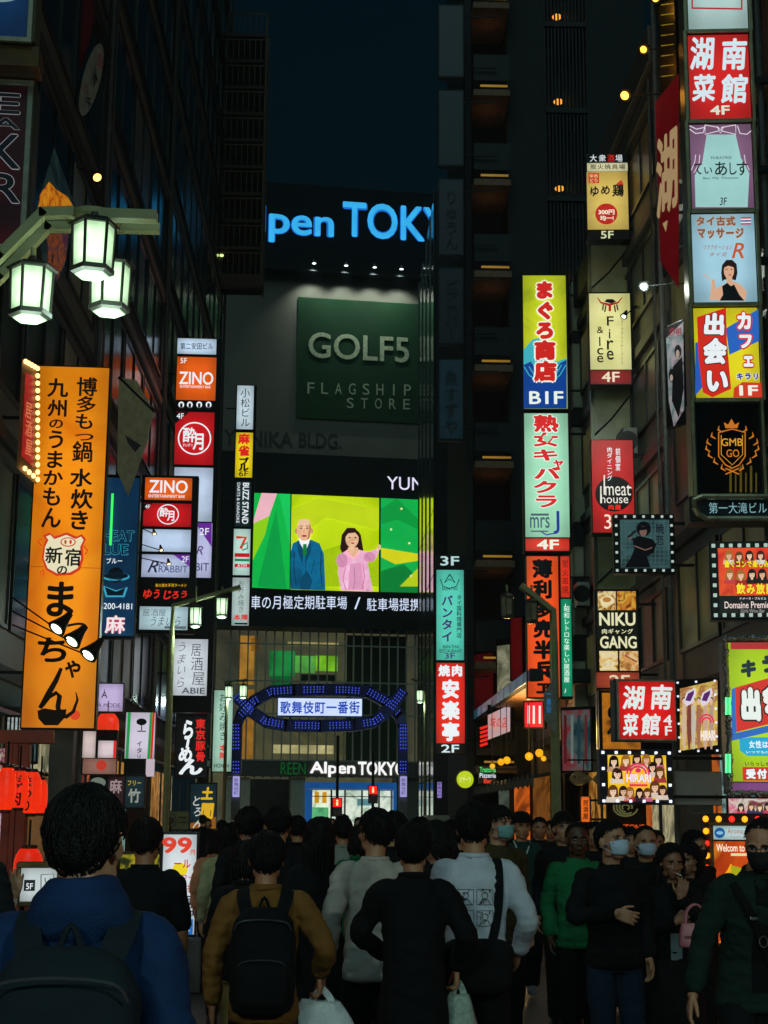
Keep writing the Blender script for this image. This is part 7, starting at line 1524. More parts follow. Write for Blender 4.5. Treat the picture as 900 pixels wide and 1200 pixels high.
        q = [(-.07, .06), (-.062, .12), (-.03, .15), (.03, .15), (.062, .12), (.07, .06)]; k.add([T(x, y, z) for z in (.044, .054) for x, y in q], [(0, 1, 2, 3, 4, 5), (11, 10, 9, 8, 7, 6)] + [(i, i + 1, i + 7, i + 6) for i in range(5)]); k.build('cap', cloth(cap), root, smooth=True)
    # --- jacket / shirt
    if jacket:
        jc, hem, sl, fit = jacket; fit = 1 + (fit - 1) * .6; k = MB(); f = fit * b * .93; hf = 1.0 + .05 * (hem < .8)
        rr = [(0, 0, hem, .168 * f * hf, .122 * f), (0, 0, hem + .05, .176 * f * hf, .128 * f), (0, 0, 1.03, .160 * f, .118 * f), (0, .004, 1.20, .172 * f, .126 * f), (0, .0, 1.32, .172 * f, .116 * f), (0, -.006, 1.40, .135 * f, .092 * f), (0, -.010, 1.43, .092, .080), (0, -.010, 1.450, .078, .072)]
        rings(k, [(*V(x, y, z)[:2], V(x, y, z).z, rx * s, ry * s) for x, y, z, rx, ry in rr], 26, 2.3)
        for q in (-1, 1):
            a0, a1, a2 = A_[q]; g = fit * .92
            if sl == 'long': limb(k, [(a0 + Vector((-q * .045, 0, -.012)) * s, .058 * s * g), (a0 + (a1 - a0) * .12, .065 * s * g), (a0.lerp(a1, .55), .061 * s * g), (a1, .056 * s * g), (a1.lerp(a2, .5), .051 * s * g), (a2 - (a2 - a1).normalized() * .03 * s, .045 * s * g), (a2 - (a2 - a1).normalized() * .012 * s, .040 * s * g)], 14)
            elif sl == 'short': limb(k, [(a0 + Vector((-q * .045, 0, -.012)) * s, .058 * s * g), (a0 + (a1 - a0) * .12, .064 * s * g), (a0.lerp(a1, .7), .066 * s * g), (a0.lerp(a1, .98), .064 * s * g)], 14)
        me = fuse(k, cv * s, 5, .5); wrinkle(me, wr * s, 7.0 / s, sd_); wrinkle(me, wr * .45 * s, 19 / s, sd_ + 50, (1, 1, 1.4)); jo = put(me, 'jacket' if sl == 'long' else 'shirt', cloth(jc), root)
        if detail >= 2 and sl == 'long':                                # ribbed hem and cuffs
            c = MB(); n = 30; hv = []
            for z_, o_ in ((hem + .004, .006), (hem + .045, .008), (hem + .05, -.004), (hem, -.004)): hv += [V((.170 * f + o_) * math.copysign(abs(math.cos(2 * math.pi * i / n)) ** .87, math.cos(2 * math.pi * i / n)), (.126 * f + o_) * math.copysign(abs(math.sin(2 * math.pi * i / n)) ** .87, math.sin(2 * math.pi * i / n)), z_) for i in range(n)]
            c.add(hv, [(a * n + i, a * n + (i + 1) % n, ((a + 1) % 4) * n + (i + 1) % n, ((a + 1) % 4) * n + i) for a in range(4) for i in range(n)]); c.build('hem_band', cloth(jc), jo, smooth=True)
            for q in (-1, 1):
                a0, a1, a2 = A_[q]; d_ = (a2 - a1).normalized(); c = MB(); c.tube([a2 - d_ * .05 * s, a2 - d_ * .046 * s, a2 - d_ * .006 * s, a2 - d_ * .002 * s], [.040 * s, .046 * s, .043 * s, .034 * s], 16); c.build('cuff', cloth(jc), jo, smooth=True)
        c = MB(); n = 22; V_ = []
        for (z, r_, o_) in ((1.435, .085, 0), (1.462, .079, .0), (1.467, .073, 0), (1.444, .071, 0)): V_ += [V(r_ * math.sin(2 * math.pi * i / n), -.010 + r_ * .98 * math.cos(2 * math.pi * i / n) , z - .03 * max(0, math.cos(2 * math.pi * i / n)) ** 2) for i in range(n)]
        c.add(V_, [(a * n + i, a * n + (i + 1) % n, ((a + 1) % 4) * n + (i + 1) % n, ((a + 1) % 4) * n + i) for a in range(4) for i in range(n)]); c.build('collar', cloth(jc), jo, smooth=True)
    # --- trousers or skirt
    if trousers:
        tc, tf = trousers; k = MB()
        rings(k, [(0, 0, .80 * s, .150 * s, .105 * s), (0, 0, .90 * s, .148 * s, .106 * s), (0, 0, 1.0 * s, .130 * s, .096 * s), (0, 0, 1.05 * s, .122 * s, .09 * s)], 22)
        if skirt: rings(k, [(0, step * .3 * s, .34 * s, .25 * s, .2 * s), (0, 0, .6 * s, .215 * s, .17 * s), (0, 0, .88 * s, .172 * s, .125 * s), (0, 0, 1.0 * s, .15 * s, .11 * s)], 24)
        else:
            for q in (-1, 1):
                h0, h1, h2 = legs[q]; limb(k, [(h0 + Vector((0, 0, -.02)), .082 * s * min(tf, 1.0)), (h0.lerp(h1, .5), .086 * s * tf), (h1, .070 * s * tf), (h1.lerp(h2, .5), .064 * s * tf), (h2 + Vector((0, 0, .01)), .060 * s * tf)], 14)
        me = fuse(k, cv * s, 4, .5); wrinkle(me, .006 * s, 8 / s, sd_ + 9); put(me, 'skirt' if skirt else 'trousers', cloth(tc), root)
    for q in (-1, 1):
        h2 = legs[q][2]; k = MB(); X = h2.x
        rings(k, [(X, h2.y + .045 * s, h2.z - .085 * s, .042 * s, .135 * s), (X, h2.y + .045 * s, h2.z - .065 * s, .045 * s, .138 * s), (X, h2.y + .038 * s, h2.z - .035 * s, .042 * s, .125 * s), (X, h2.y + .0 * s, h2.z + .0 * s, .040 * s, .065 * s), (X, h2.y - .012 * s, h2.z + .03 * s, .036 * s, .048 * s)], 18, 2.2); k.build('shoe', mat('shoe_' + shoes, shoes, rough=.5), root, smooth=True)
    # --- mask, glasses
    if mask:
        n, m_ = 15, 9; vs = []; T = lambda v: HM @ (v * hs)
        for j in range(m_):
            t = j / (m_ - 1); z = -.002 - .088 * t
            for i in range(n):
                a = (i / (n - 1) - .5) * R(158); w = .064 - .012 * max(0, t - .4) / .6; mid = math.cos(a) ; bulge = .020 * math.sin(math.pi * min(1, .12 + t * .85)) ; zz = z * (1 - .25 * (1 - mid)) - .012 * (1 - mid)
                vs.append(T(Vector((w * 1.06 * math.sin(a), .033 + (.064 + bulge) * mid + .010 * (t < .25) * (mid > .9), zz))))
        k = MB(); F = [(j * n + i, j * n + i + 1, (j + 1) * n + i + 1, (j + 1) * n + i) for j in range(m_ - 1) for i in range(n - 1)]; k.add(vs, F)
        for sx, col_ in ((-1, 0), (1, n - 1)):
            for r_ in (1, m_ - 2): k.tube([vs[r_ * n + col_], T(Vector((sx * .074, .015, -.02 if r_ == 1 else -.045))), T(Vector((sx * .083, -.022, .004 if r_ == 1 else -.03)))], .0016 * hs, 5)
        mo = k.build('mask', mat('mask_' + mask, mask, rough=.8, var=.1, bump=.2), root, smooth=True, fixn=False); md = mo.modifiers.new('thick', 'SOLIDIFY'); md.thickness = .0022
    if glasses:
        k = MB(); T = lambda x, y, z: HM @ (Vector((x, y, z)) * hs)
        for sx in (-1, 1):
            k.tube([T(sx * .032 + .024 * math.cos(2 * math.pi * i / 16), .093 - .012 * abs(math.cos(2 * math.pi * i / 16)) * (1 if math.cos(2 * math.pi * i / 16) * sx > 0 else .2), .002 + .016 * math.sin(2 * math.pi * i / 16)) for i in range(17)], .0016 * hs, 5)
            k.tube([T(sx * .056, .082, .006), T(sx * .078, .03, .006), T(sx * .082, -.01, .0)], .0016 * hs, 5)
        k.tube([T(-.010, .094, .006), T(0, .097, .008), T(.010, .094, .006)], .0016 * hs, 5); k.build('glasses', mat('glasses_rim', (.02, .02, .02), rough=.3, metal=.5), root)
    root['_s'] = s
    info = dict(root=root, s=s, A=A_, V=V, HM=HM, M=Matrix.Translation(root.location) @ Matrix.Rotation(R(face), 4, 'Z'), b=b)
    del root['_s']; return info
def strap(mb, path, w, t, out):
    """flat band through points; out = direction away from the body at each point"""
    vs = []; P = [Vector(p) for p in path]
    for i, p in enumerate(P):
        d = (P[min(i + 1, len(P) - 1)] - P[max(i - 1, 0)]).normalized(); o = Vector(out[i]).normalized(); x = d.cross(o).normalized(); o = x.cross(d)
        for a, b in ((-w, 0), (w, 0), (w, t), (-w, t)): vs.append(p + x * a + o * b)
    n = len(P); mb.add(vs, [(i * 4 + j, i * 4 + (j + 1) % 4, (i + 1) * 4 + (j + 1) % 4, (i + 1) * 4 + j) for i in range(n - 1) for j in range(4)] + [(3, 2, 1, 0), tuple((n - 1) * 4 + j for j in range(4))])
def smooth_path(pts, k=5): return [a for a, r in crom([(Vector(p), 1) for p in pts], k)]
def backpack(label, who, col, w=.15, z0=.92, z1=1.40, d=.15, fit=1.0):
    s, V, M = who['s'], who['V'], who['M']; o = M @ V(0, -.13 * fit, z0); t = thing('backpack', label, 'backpack', o, who['root'].rotation_euler.z)
    off = V(0, -.13 * fit, z0); L = lambda x, y, z: V(x, y, z) - off; k = MB(); f = -.115 * fit
    rings(k, [(*L(0, f - d * .45, z)[:2], L(0, f, z).z, rx * s, ry * s) for z, rx, ry in ((z0, w * .8, d * .4), (z0 + .04, w, d * .55), ((z0 + z1) / 2, w * 1.04, d * .6), (z1 - .10, w * .98, d * .5), (z1 - .03, w * .75, d * .36), (z1, w * .4, d * .2))], 26, 3.2)
    me = fuse(k, .012 * s, 3, .5); wrinkle(me, .006, 8, 3); put(me, 'pack_body', cloth(col), t)
    k = MB(); rings(k, [(*L(0, f - d * .98, z)[:2], L(0, f, z).z, rx * s, ry * s) for z, rx, ry in ((z0 + .03, w * .6, .02), (z0 + .06, w * .82, .04), (z0 + .19, w * .84, .045), (z0 + .24, w * .7, .02))], 20, 3.2); me = fuse(k, .01 * s, 3, .5); put(me, 'front_pocket', cloth(col), t)
    for (za, zb, ww) in ((.225, .225, .78), (.40, .40, .9)):
        k = MB(); zz = za / .46 * (z1 - z0); k.tube(smooth_path([L(-w * ww, f - d * .95, z0 + zz - .04), L(-w * ww * .8, f - d * 1.12, z0 + zz), L(0, f - d * 1.16, z0 + zz + .012), L(w * ww * .8, f - d * 1.12, z0 + zz), L(w * ww, f - d * .95, z0 + zz - .04)]), .0035 * s, 5); k.build('zip', mat('zip_metal', (.10, .11, .12), rough=.35, metal=.6), t)
    for q in (-1, 1):
        k = MB(); P = smooth_path([L(q * .085, f - .02, z1 - .035), L(q * .104, -.098 * fit, 1.385), L(q * .110, -.02, 1.432), L(q * .115, .07, 1.40), L(q * .125, .135 * fit, 1.30), L(q * .14, .125 * fit, 1.12), L(q * .175, .0, .99)]); O = [Vector((0, -.6, .8)), Vector((0, -.5, .9))] ; n = len(P)
        out = []
        for i in range(n):
            g = i / (n - 1); out.append(Vector((q * .25, -1 + 2.2 * min(1, g * 1.5), .9 * math.sin(math.pi * min(1, g * 1.6 + .1)) + .05)))
        strap(k, P, .032 * s, .012 * s, out); k.build('shoulder_strap', cloth(col), t)
    k = MB(); k.tube(smooth_path([L(-.03, f - .03, z1 - .02), L(0, f - .035, z1 + .045), L(.03, f - .03, z1 - .02)]), .008 * s, 6); k.build('grab_loop', cloth(col), t); return t
def sack(label, cat, handp, col, w=.13, h=.34, seed=1, alpha=.9, name='plastic_bag', d=.07):
    """thin carrier bag hanging from a hand"""
    t = thing(name, label, cat, handp - Vector((0, 0, h + .055))); k = MB(); Z = h
    rings(k, [(0, 0, 0, w * .7, d * .8), (0, 0, .03, w * .95, d * 1.1), (0, 0, Z * .4, w, d * 1.2), (0, 0, Z * .8, w * .72, d * .7), (0, 0, Z, w * .46, d * .4)], 30, 2.2, 4); me = bpy.data.meshes.new('bag'); me.from_pydata(k.v, [], k.f); me.update(); wrinkle(me, .022, 9, seed, (1, 1, .5)); wrinkle(me, .008, 24, seed + 3, (1, 1, .6))
    m = mat('bag_' + col, col, rough=.35, var=.15, scale=9, bump=.6, bscale=35); put(me, 'bag_body', m, t)
    for q in (-1, 1): k = MB(); P = smooth_path([(q * w * .3, 0, Z - .02), (q * w * .18, .004, Z + .025), (0, 0, Z + .06)]); strap(k, P, .016, .003, [(0, 1, 0)] * len(P)); k.build('handle', m, t)
    return t
# ================================================================= the crowd
from mathutils.bvhtree import BVHTree
def surf(who, nm):
    o = [c for c in who['root'].children if c.name.split('.')[0] == nm][0]; me = o.data
    return o, BVHTree.FromPolygons([v.co.copy() for v in me.vertices], [tuple(p.vertices) for p in me.polygons])
def drape(bv, pts, frm, lift=.004):
    """drop points onto a garment along a direction"""
    out = []
    for p in pts:
        p = Vector(p); d = Vector(frm); h = bv.ray_cast(p - d * .6, d, 1.2); out.append((h[0] - d * lift) if h[0] is not None else p)
    return out
# near man in blue
w = person('man in a blue hooded jacket with dark backpack, nearest at lower left, seen from behind', 104, 3.75, 917, 0, jacket=('#0a2a52', .72, 'long', 1.08), trousers=('#0c1016', 1.05), detail=3, head=(-14, 2), hair=('short', '#07080a'), wr=.012)
s, V = w['s'], w['V']; k = MB(); n = 20
rings(k, [(0, -.04 * s, z * s, rx * s, ry * s) for z, rx, ry in ((1.36, .08, .06), (1.40, .125, .085), (1.455, .118, .090), (1.49, .092, .085), (1.515, .078, .082))], 26, 2.2); me = fuse(k, .009, 4); wrinkle(me, .010, 8, 77); put(me, 'hood', cloth('#0a2a52'), w['root'])
backpack('large dark backpack on the man in the blue hooded jacket', w, '#0f1c24', .165, .86, 1.37, .17, 1.1)
# raised hand at the left edge
person('person cut by the left edge raising one open hand beside the framed board', -34, 9.0, 946, 0, jacket=('#14181c', .8, 'short', 1.0), detail=3, hair=('bob', '#0a0808'), skin='#c09070',
       arms={'R': ((.245, .14, 1.215), (.3, -.5, -.9), (.12, -.02, 1), (-.1, -1, .1), .16)})
# man in a black shirt
person('man in a black short sleeved shirt walking away behind the blue jacket man', 172, 8.6, 956, 0, jacket=('#0b0c0f', .84, 'short', 1.05), trousers=('#0a0a0d', 1.0), detail=2, head=(-6, 0), hair=('short', '#120c08'), step=.10, skin='#a8704c')
# woman in a pale blouse
person('woman in a loose pale blouse and dark trousers walking away left of centre', 266, 13.0, 964, 10, jacket=('#a6a37c', 1.0, 'long', 1.0), trousers=('#0b0d10', .95), detail=1, female=True, hair=('bob', '#08080a'), step=.08, wr=.013)
# brown jacket with black backpack
w = person('man in a tan jacket with black backpack holding a white bag at his right', 313, 7.4, 972, 0, jacket=('#7a5222', .80, 'long', 1.06), trousers=('#090a0d', 1.05), detail=3, hair=('short', '#090909'), head=(2, 4),
           arms={'R': ((.28, .14, 1.02), (.45, -1, 0), (.02, .05, -1), (-1, .1, 0), .95), 'L': ((-.26, .08, .88), (-.8, -.8, 0))}, step=.05, wr=.012, skin='#a87050')
backpack('plain black backpack on the man in the tan jacket', w, '#07080b', .155, .86, 1.36, .15)
sack('white plastic carrier bag hanging from the tan jacket man', 'bag', w['M'] @ (w['A'][1][2] + Vector((.01, .01, -.085)) * w['s']), '#c4ced0', .19, .40, 5)
person('walker in light tan trousers and black boots stepping behind the tan jacket man', 288, 9.4, 983, -4, jacket=('#0c0d10', .82, 'long', .95), trousers=('#8a7846', .95), detail=1, female=True, hair=('bob', '#070708'), step=-.26)
person('dark haired walker, left of two dark heads above the tan jacket man', 292, 12.0, 946, 4, jacket=('#0b0d10', .78, 'long', 1.0), trousers=('#090a0c', 1), detail=1, hair=('messy', '#08080a'), step=.1)
person('dark haired walker, right and taller of two heads above the tan jacket man', 327, 11.4, 943, -3, jacket=('#0a0c0f', .78, 'long', 1.0), trousers=('#090a0c', 1), detail=1, hair=('short', '#060607'), step=-.1)
# long haired woman in black
w7 = person('woman with long dark hair in a black coat and skirt, centre of the crowd', 374, 9.6, 957, 0, jacket=('#0a0b0d', .66, 'long', 1.04), trousers=('#0a0b0d', 1.0), detail=1, female=True, hair=('long', '#0a0807'), skirt=True, arms={'R': ((.235, .16, 1.0), (.5, -1, 0), (0, .05, -1), (-1, 0, 0), .95)})
sack('dark blue bag carried by the long haired woman in black', 'bag', w7['M'] @ (w7['A'][1][2] + Vector((.0, .01, -.085)) * w7['s']), '#0b3a8a', .12, .26, 8, name='carrier_bag', d=.05)
# white shirt
person('man in a loose off white shirt turning his head left, centre of crowd', 440, 8.7, 946, 0, jacket=('#b6ada4', .80, 'long', 1.10), trousers=('#08090c', 1.1), detail=2, head=(28, 2), hair=('short', '#070708'), arms={'L': ((-.27, -.10, .90), (-.25, -1, 0)), 'R': ((.22, .16, 1.02), (.4, -1, 0))}, step=.10, wr=.013, skin='#b07a5a')
# black suit
w = person('man in a black suit jacket with bent arms, front and centre, seen from behind', 485, 7.8, 961, 0, build=.96, jacket=('#07080b', .70, 'long', 1.12), trousers=('#07080a', 1.15), detail=2, head=(-4, 12), hair=('short', '#060607'), lean=.10,
           arms={'L': ((-.14, .30, 1.06), (-1, -.5, -.3)), 'R': ((.235, .16, 1.0), (.5, -1, 0), (0, .05, -1), (-1, 0, 0), .95)}, skin='#a87452')
sack('pale plastic bag hanging low beside the black suit man', 'bag', w['M'] @ (w['A'][1][2] + Vector((.01, 0, -.085)) * w['s']), '#8fa094', .11, .40, 12)
# looking down
person('woman with dark bob looking down to the left between suit and white sweater', 511, 9.4, 961, 60, jacket=('#0c0d10', .8, 'long', 1.0), trousers=('#0a0b0d', 1.0), detail=2, female=True, hair=('bob', '#08080a'), head=(10, -24), skin='#c08a70')
# white sweater
w = person('man in a white sweater with four line drawings on its back and crossbody strap', 555, 8.3, 938, 0, jacket=('#c6ccd8', .79, 'long', 1.13), trousers=('#0a0c0f', 1.15), detail=3, head=(-8, 2), hair=('short', '#060607'), arms={'L': ((-.10, .26, 1.0), (-.15, -1, -.4)), 'R': ((.25, .14, .96), (.45, -1, 0))}, wr=.009, skin='#b07c5c')
jo, bv = surf(w, 'jacket'); s = w['s']; k = MB()
def stroke(pts, r=.0022): k.tube(drape(bv, [(x * s, 0, z * s) for x, z in pts], (0, 1, 0), .002), r * s, 4)
def seg(pts, n=5):
    out = []
    for a, b in zip(pts, pts[1:]): out += [(a[0] + (b[0] - a[0]) * i / n, a[1] + (b[1] - a[1]) * i / n) for i in range(n)]
    return out + [pts[-1]]
rn = random.Random(5)
for i, (cx, cz) in enumerate(((-.055, 1.245), (.045, 1.245), (-.055, 1.14), (.045, 1.14))):
    stroke(seg([(cx - .042, cz - .038), (cx + .042, cz - .038), (cx + .042, cz + .038), (cx - .042, cz + .038), (cx - .042, cz - .038)]), .0015)
    stroke([(cx + .016 * math.cos(g / 8 * 6.283), cz + .008 + .016 * math.sin(g / 8 * 6.283)) for g in range(9)]); stroke(seg([(cx - .03, cz - .036), (cx - .014, cz - .012), (cx + .014, cz - .012), (cx + .03, cz - .036)]))
    for j in range(4): a = (cx + rn.uniform(-.03, .03), cz + rn.uniform(-.03, .03)); stroke(seg([a, (a[0] + rn.uniform(-.02, .02), a[1] + rn.uniform(-.02, .02)), (a[0] + rn.uniform(-.02, .02), a[1] + rn.uniform(-.02, .02))], 3), .002)
k.build('back_print', mat('print_ink', (.02, .025, .05)), jo)
t = thing('shoulder_bag', 'big black crossbody bag on the man in the white sweater', 'bag', w['M'] @ Vector((.0, -.16, .95)) , 0); off = Vector((.0, -.16, .95)); k = MB()
P = smooth_path([(.115, -.02, 1.43), (.12, -.10, 1.36), (.115, -.14, 1.20), (.09, -.15, 1.06), (.06, -.16, .98)], 6); P = drape(bv, [Vector(p) * s for p in P], (0, 1, 0), .004); P[0] = Vector((.115, -.01, 1.435)) * s
strap(k, [p - off for p in P], .024, .006, [Vector((0, -1, .15))] * len(P)); k.build('strap', cloth('#08090b'), t)
k = MB(); rings(k, [(0, -.01, z, rx, ry) for z, rx, ry in ((-.17, .10, .03), (-.13, .17, .065), (.0, .185, .075), (.07, .175, .06), (.10, .12, .03))], 26, 3); me = fuse(k, .011, 4); wrinkle(me, .010, 8, 4); put(me, 'bag_body', cloth('#08090b'), t)
# the ones coming towards us
person('masked man in an olive brown jacket looking right behind the white sweater', 584, 11.3, 943, 200, jacket=('#3c3218', .78, 'long', 1.05), trousers=('#0b0c0f', 1.0), detail=2, hair=('fringe', '#08080a'), mask='#6fa3a3', head=(20, 0), skin='#b98a70')
w = person('young man in a dark green varsity jacket and black cap gesturing with one hand', 611, 15.0, 951, 178, jacket=('#143530', .92, 'long', 1.12), trousers=('#0c0e12', 1.25), detail=2, hair=('fringe', '#08080a'), cap='#0a0a0c', head=(12, -2), skin='#b0805e', arms={'L': ((.12, .30, 1.10), (.8, -.6, -.3), (-.5, .6, -.2), (0, .2, 1), .2)}, shoes='#6a7478', step=.12)
jo, bv = surf(w, 'jacket'); s = w['s']; k = MB(); P = drape(bv, [Vector((x, 0, z)) * s for x, z in ((-.075, 1.46), (-.06, 1.40), (-.035, 1.34), (0, 1.29), (.035, 1.34), (.06, 1.40), (.075, 1.46))], (0, -1, 0), .004); k.tube(P, .007, 5); k.build('neck_trim', mat('trim_white', (.5, .55, .5)), jo)
person('man with dark fringe and black coat, tall behind the green jacket man', 660, 13.0, 951, 170, jacket=('#0a0b0e', .66, 'long', 1.05), trousers=('#0a0b0d', 1.0), detail=2, hair=('fringe', '#09080a'), head=(14, 2), skin='#a87a5e')
person('bearded man with short hair in a bright green zip jacket facing us', 676, 11.3, 962, 180, jacket=('#15663a', .80, 'long', 1.10), trousers=('#0a0c10', 1.05), detail=3, hair=('crop', '#070605'), head=(0, 0), skin='#4e3224', step=.08, wr=.011)
person('man in black jacket and jeans, white mask under his nose, hand on chest', 716, 9.5, 959, 186, jacket=('#08090c', .82, 'long', 1.10), trousers=('#16283a', 1.1), detail=3, hair=('short', '#08080a'), mask='#b4c6dc', head=(26, 6), skin='#b48264', arms={'R': ((.045, .185, 1.165), (1, -.2, -.6), (-.85, .25, -.25), (0, -1, .0), .42)}, wr=.011)
w = person('man in a dark jacket with pale collar and white mask behind the others', 756, 11.4, 966, 180, jacket=('#0c0d11', .80, 'long', 1.05), trousers=('#0a0b0e', 1.0), detail=2, hair=('crop', '#0b0a0a'), mask='#aebfd4', skin='#a07458')
w = person('woman with long dark hair and black coat holding a cigarette to her mouth', 785, 9.7, 987, 180, jacket=('#08080b', .62, 'long', 1.0), trousers=('#08080a', 1.0), detail=3, female=True, hair=('long', '#090706'), skin='#8a5c44', head=(10, -4), skirt=True, arms={'L': ((-.015, .205, 1.355), (-.6, .2, -1), (-.25, .05, 1), (0, -1, .1), .5), 'R': ((.02, .20, 1.20), (.8, 0, -.8), (-.6, .1, .5), (0, -1, 0), .6)})
jo, bv = surf(w, 'jacket'); s = w['s']; k = MB(); P = drape(bv, [Vector((x, 0, z)) * s for z in (1.12, 1.02, .94) for x in (-.04, 0, .04)], (0, -1, 0), .005); k.add(P, [(0, 1, 4, 3), (1, 2, 5, 4), (3, 4, 7, 6), (4, 5, 8, 7)]); k.build('shirt_front', cloth('#7a8a8c'), jo)
t = thing('cigarette', 'thin white cigarette held at the long haired woman\'s mouth', 'cigarette', w['M'] @ (w['HM'] @ (Vector((0, .098, -.062)) * s))); k = MB(); k.tube([(0, 0, 0), (.01, -.075, -.01)], .004, 6); k.build('paper', mat('paper_white', (.7, .7, .66)), t)
person('man in black facing away near the light box with one hand raised', 813, 12.2, 972, 190, jacket=('#08090b', .78, 'long', 1.05), trousers=('#08090b', 1), detail=2, hair=('short', '#060606'), head=(30, -10), skin='#a87858', mask='#0a0b0d', arms={'L': ((.10, .20, 1.42), (.7, 0, -1), (0, .0, 1), (-1, .2, 0), .3)})
# pink handbag
hb_ = at(815, 1079, 9.3); t = thing('handbag', 'pink leather handbag with upright handles between the woman and the green coat man', 'handbag', (hb_.x, hb_.y, hb_.z - .15)); t.scale = (.68, .68, .68); k = MB(); rings(k, [(0, 0, 0, .14, .055), (0, 0, .03, .15, .065), (0, 0, .15, .135, .05), (0, 0, .20, .12, .035)], 24, 4, 3); k.build('bag_body', mat('leather_pink', '#c0707c', rough=.4, bump=.2), t, smooth=True)
k = MB(); k.bbox(-.11, .11, -.062, -.05, .07, .10, b=.006); k.build('flap_band', mat('leather_pink_dark', '#7a3a48', rough=.4), t)
for q in (-1, 1): k = MB(); k.tube(smooth_path([(-.09, q * .03, .19), (-.075, q * .03, .30), (0, q * .03, .36), (.075, q * .03, .30), (.09, q * .03, .19)]), .008, 6); k.build('handle', mat('leather_pink', '#000'), t)
person('dark clothed walker carrying the pink handbag beside the light box', 806, 10.6, 985, 172, jacket=('#08090b', .70, 'long', 1.0), trousers=('#08090b', 1), detail=2, hair=('bob', '#060606'), female=True, head=(-30, -8), skin='#9a6c50', arms={'L': ((.20, .10, .92), (.5, -1, 0), (0, 0, -1), (-1, 0, 0), .95)})
# pale van far down the street
vp = at(519, 960, 62); t = thing('parked_van', 'pale van whose roof shows over the crowd left of the white sweater', 'van', (vp.x, 62, 0)); k = MB()
prof = [(-.85, .3), (-.88, .9), (-.84, 1.1), (-.74, 1.65), (-.62, 1.82), (.62, 1.82), (.74, 1.65), (.84, 1.1), (.88, .9), (.85, .3)]; N = len(prof); k.add([(x, y, z) for y in (0, 4.2) for x, z in prof], [tuple(range(N))[::-1], tuple(range(N, 2 * N))] + [(i, (i + 1) % N, N + (i + 1) % N, N + i) for i in range(N)]); k.build('body', mat('van_paint', (.62, .60, .46), rough=.3), t)
k = MB(); k.add([(-.68, -.01, 1.15), (.68, -.01, 1.15), (.58, -.01, 1.62), (-.58, -.01, 1.62)], [(0, 1, 2, 3)]); k.build('rear_window', glass(), t)
for q in (-1, 1):
    k = MB(); k.bbox(q * .8 - .07, q * .8 + .07, -.02, .02, .75, 1.05, b=.01); k.build('tail_light', glow('#a01410', .6, .1), t)
    for y in (.7, 3.4): k = MB(); k.lathe([(.30, -.09), (.32, -.05), (.32, .05), (.30, .09)], c=(q * .8, y, .32), n=18, axis='x'); k.build('wheel', mat('tyre', (.02, .02, .02), rough=.8), t)
k = MB(); k.bbox(-.85, .85, -.08, .05, .35, .55, b=.03); k.build('bumper', mat('bumper_grey', (.1, .1, .1)), t)
# right edge
w = person('man in a dark green jacket, black mask and glasses leaning in at the right edge', 874, 7.7, 979, 186, h=1.70, jacket=('#14281f', .76, 'long', 1.10), trousers=('#0a0c0f', 1.1), detail=3, hair=('crop', '#090808'), mask='#07080a', glasses=True, head=(-36, -4), lean=.30, skin='#b07a5c', arms={'R': ((.34, .10, .84), (1, -.7, 0)), 'L': ((-.22, .20, .92), (-.8, -.6, 0))}, step=.10, wr=.012)
jo, bv = surf(w, 'jacket'); s = w['s']; k = MB(); V = w['V']; P = drape(bv, [V(x, 0, z) for z in (1.42, 1.3, 1.15, 1.0, .86) for x in (-.06, -.01, .05)], (0, -1, 0), .006); k.add(P, [(i * 3 + j, i * 3 + j + 1, i * 3 + j + 4, i * 3 + j + 3) for i in range(4) for j in range(2)]); k.build('black_shirt_front', cloth('#060708'), jo)
t = thing('camera_harness', 'black harness strap with shiny buckles across the green jacket man', 'harness', w['root'].location + Vector((0, 0, .9)), w['root'].rotation_euler.z); off = Vector((0, 0, .9)); P = drape(bv, [V(.15 - .22 * i / 8, 0, 1.40 - .46 * i / 8) for i in range(9)], (0, -1, 0), .012); k = MB(); strap(k, [p - off for p in P], .018, .006, [(0, 1, .1)] * 9); k.build('strap', cloth('#050607'), t)
k = MB(); c = P[5] - off + Vector((0, .02, 0)); k.tube([c + Vector((.02 * math.cos(g), .0, .026 * math.sin(g))) for g in [2 * math.pi * i / 12 for i in range(13)]], .004, 6); c = P[3] - off + Vector((0, .018, 0)); k.bbox(c.x - .02, c.x + .02, c.y - .004, c.y + .006, c.z - .008, c.z + .008, b=.003); k.build('buckle', mat('buckle_steel', (.6, .6, .6), rough=.2, metal=1), t)
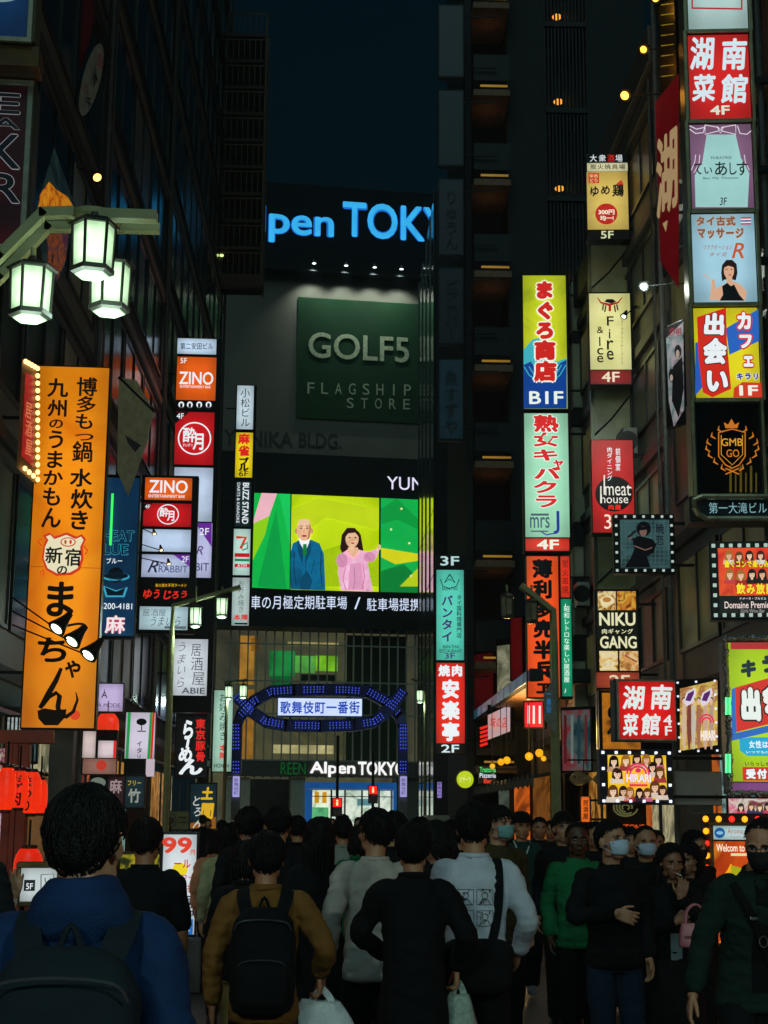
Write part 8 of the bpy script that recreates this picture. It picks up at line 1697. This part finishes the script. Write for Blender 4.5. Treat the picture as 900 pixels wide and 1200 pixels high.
# middle distance
MID = ((402, 14.5, 956, 0, '#8a9088', 'short', 'walker in a light grey top seen between the black coat and white shirt'),
       (349, 15.5, 955, 3, '#0c0e10', 'short', 'dark walker close left of the long haired woman'), (462, 12.2, 951, -3, '#0b0c0f', 'messy', 'dark walker whose hair shows right of the white shirt man'),
       (421, 12.8, 966, 0, '#14603c', 'bob', 'walker in a green top behind the white shirt man'), (492, 12.6, 958, 2, '#0b0c0f', 'messy', 'dark walker behind the black suit man'),
       (632, 18.5, 957, 180, '#0b0d10', 'short', 'dark walker with pale lapel far behind the green jacket man'), (645, 21, 961, 175, '#2a2418', 'short', 'brown clad stroller far behind on the right side'),
       (697, 14.2, 962, 185, '#0b0c0e', 'short', 'dark walker glimpsed right of the green jacket man'), (738, 13.8, 968, 180, '#0c0d10', 'bob', 'dark walker glimpsed between the two masked men'),
       (768, 15, 972, 176, '#0c0d10', 'short', 'dark walker glimpsed behind the long haired woman'), (252, 15.5, 972, 0, '#c0805e', 'bob', 'woman with a salmon sleeve half hidden beside the pale blouse'),
       (300, 19, 958, 0, '#0c0e11', 'short', 'dark walker farther behind the two dark heads'), (537, 14, 962, 0, '#0b0c0f', 'short', 'dark walker hidden behind the white sweater man'), (528, 19, 960, 180, '#1a1410', 'bob', 'stroller facing us by the round lime sign'))
for px, Y, top, fc, jc, hr, lab in MID:
    person(lab, px, Y, top, fc, jacket=(jc, .78, 'long', 1.03), trousers=('#0a0b0e', 1.0), detail=1, hair=(hr, '#08080a'), step=random.uniform(-.2, .2), female=hr == 'bob', skin='#a87858')
# far walkers: copies, too small to tell apart
FL = 'distant walker in dark clothes at the far end of the street'; FG = 'distant walkers at the far end of the street'
pro = [person(FL, 383, 30, 957, 0, jacket=('#0c0e11', .78, 'long', 1.0), detail=0, hair=('short', '#070708'), step=.15, group=FG)['root'], person(FL, 420, 34, 957, 180, jacket=('#22262a', .78, 'long', 1.0), detail=0, hair=('bob', '#0a0808'), step=.1, female=True, group=FG)['root'], person(FL, 352, 38, 957, 0, jacket=('#14181e', .66, 'long', 1.0), detail=0, hair=('short', '#070708'), step=-.15, group=FG)['root']]
rn = random.Random(11)
for i in range(34):
    Y = 24 + 50 * rn.random() ** 1.2; x = rn.uniform(-3.4, 4.2); a = pro[i % 3]; c = copy_thing(a, (x, Y, 0), rn.choice([0, math.pi]) + rn.uniform(-.3, .3)); z = rn.uniform(.92, 1.04); c.scale = (z, z, z)
# ================================================================= night air: thin haze added to lift the blacks
hz = MB(); hz.box(-60, 60, -30, 165, -1.0, 70)
h_ = hz.build('haze', None); h_['kind'] = 'stuff'
hm = bpy.data.materials.new('night_air'); hm.use_nodes = True; hn = hm.node_tree
for x in list(hn.nodes):
    if x.type == 'BSDF_PRINCIPLED': hn.nodes.remove(x)
pv = hn.nodes.new('ShaderNodeVolumePrincipled'); pv.inputs['Density'].default_value = 0.0005; pv.inputs['Color'].default_value = (.70, .92, 1.0, 1); pv.inputs['Anisotropy'].default_value = 0.35
hn.links.new(pv.outputs[0], [x for x in hn.nodes if x.type == 'OUTPUT_MATERIAL'][0].inputs['Volume'])
h_.data.materials.clear(); h_.data.materials.append(hm)
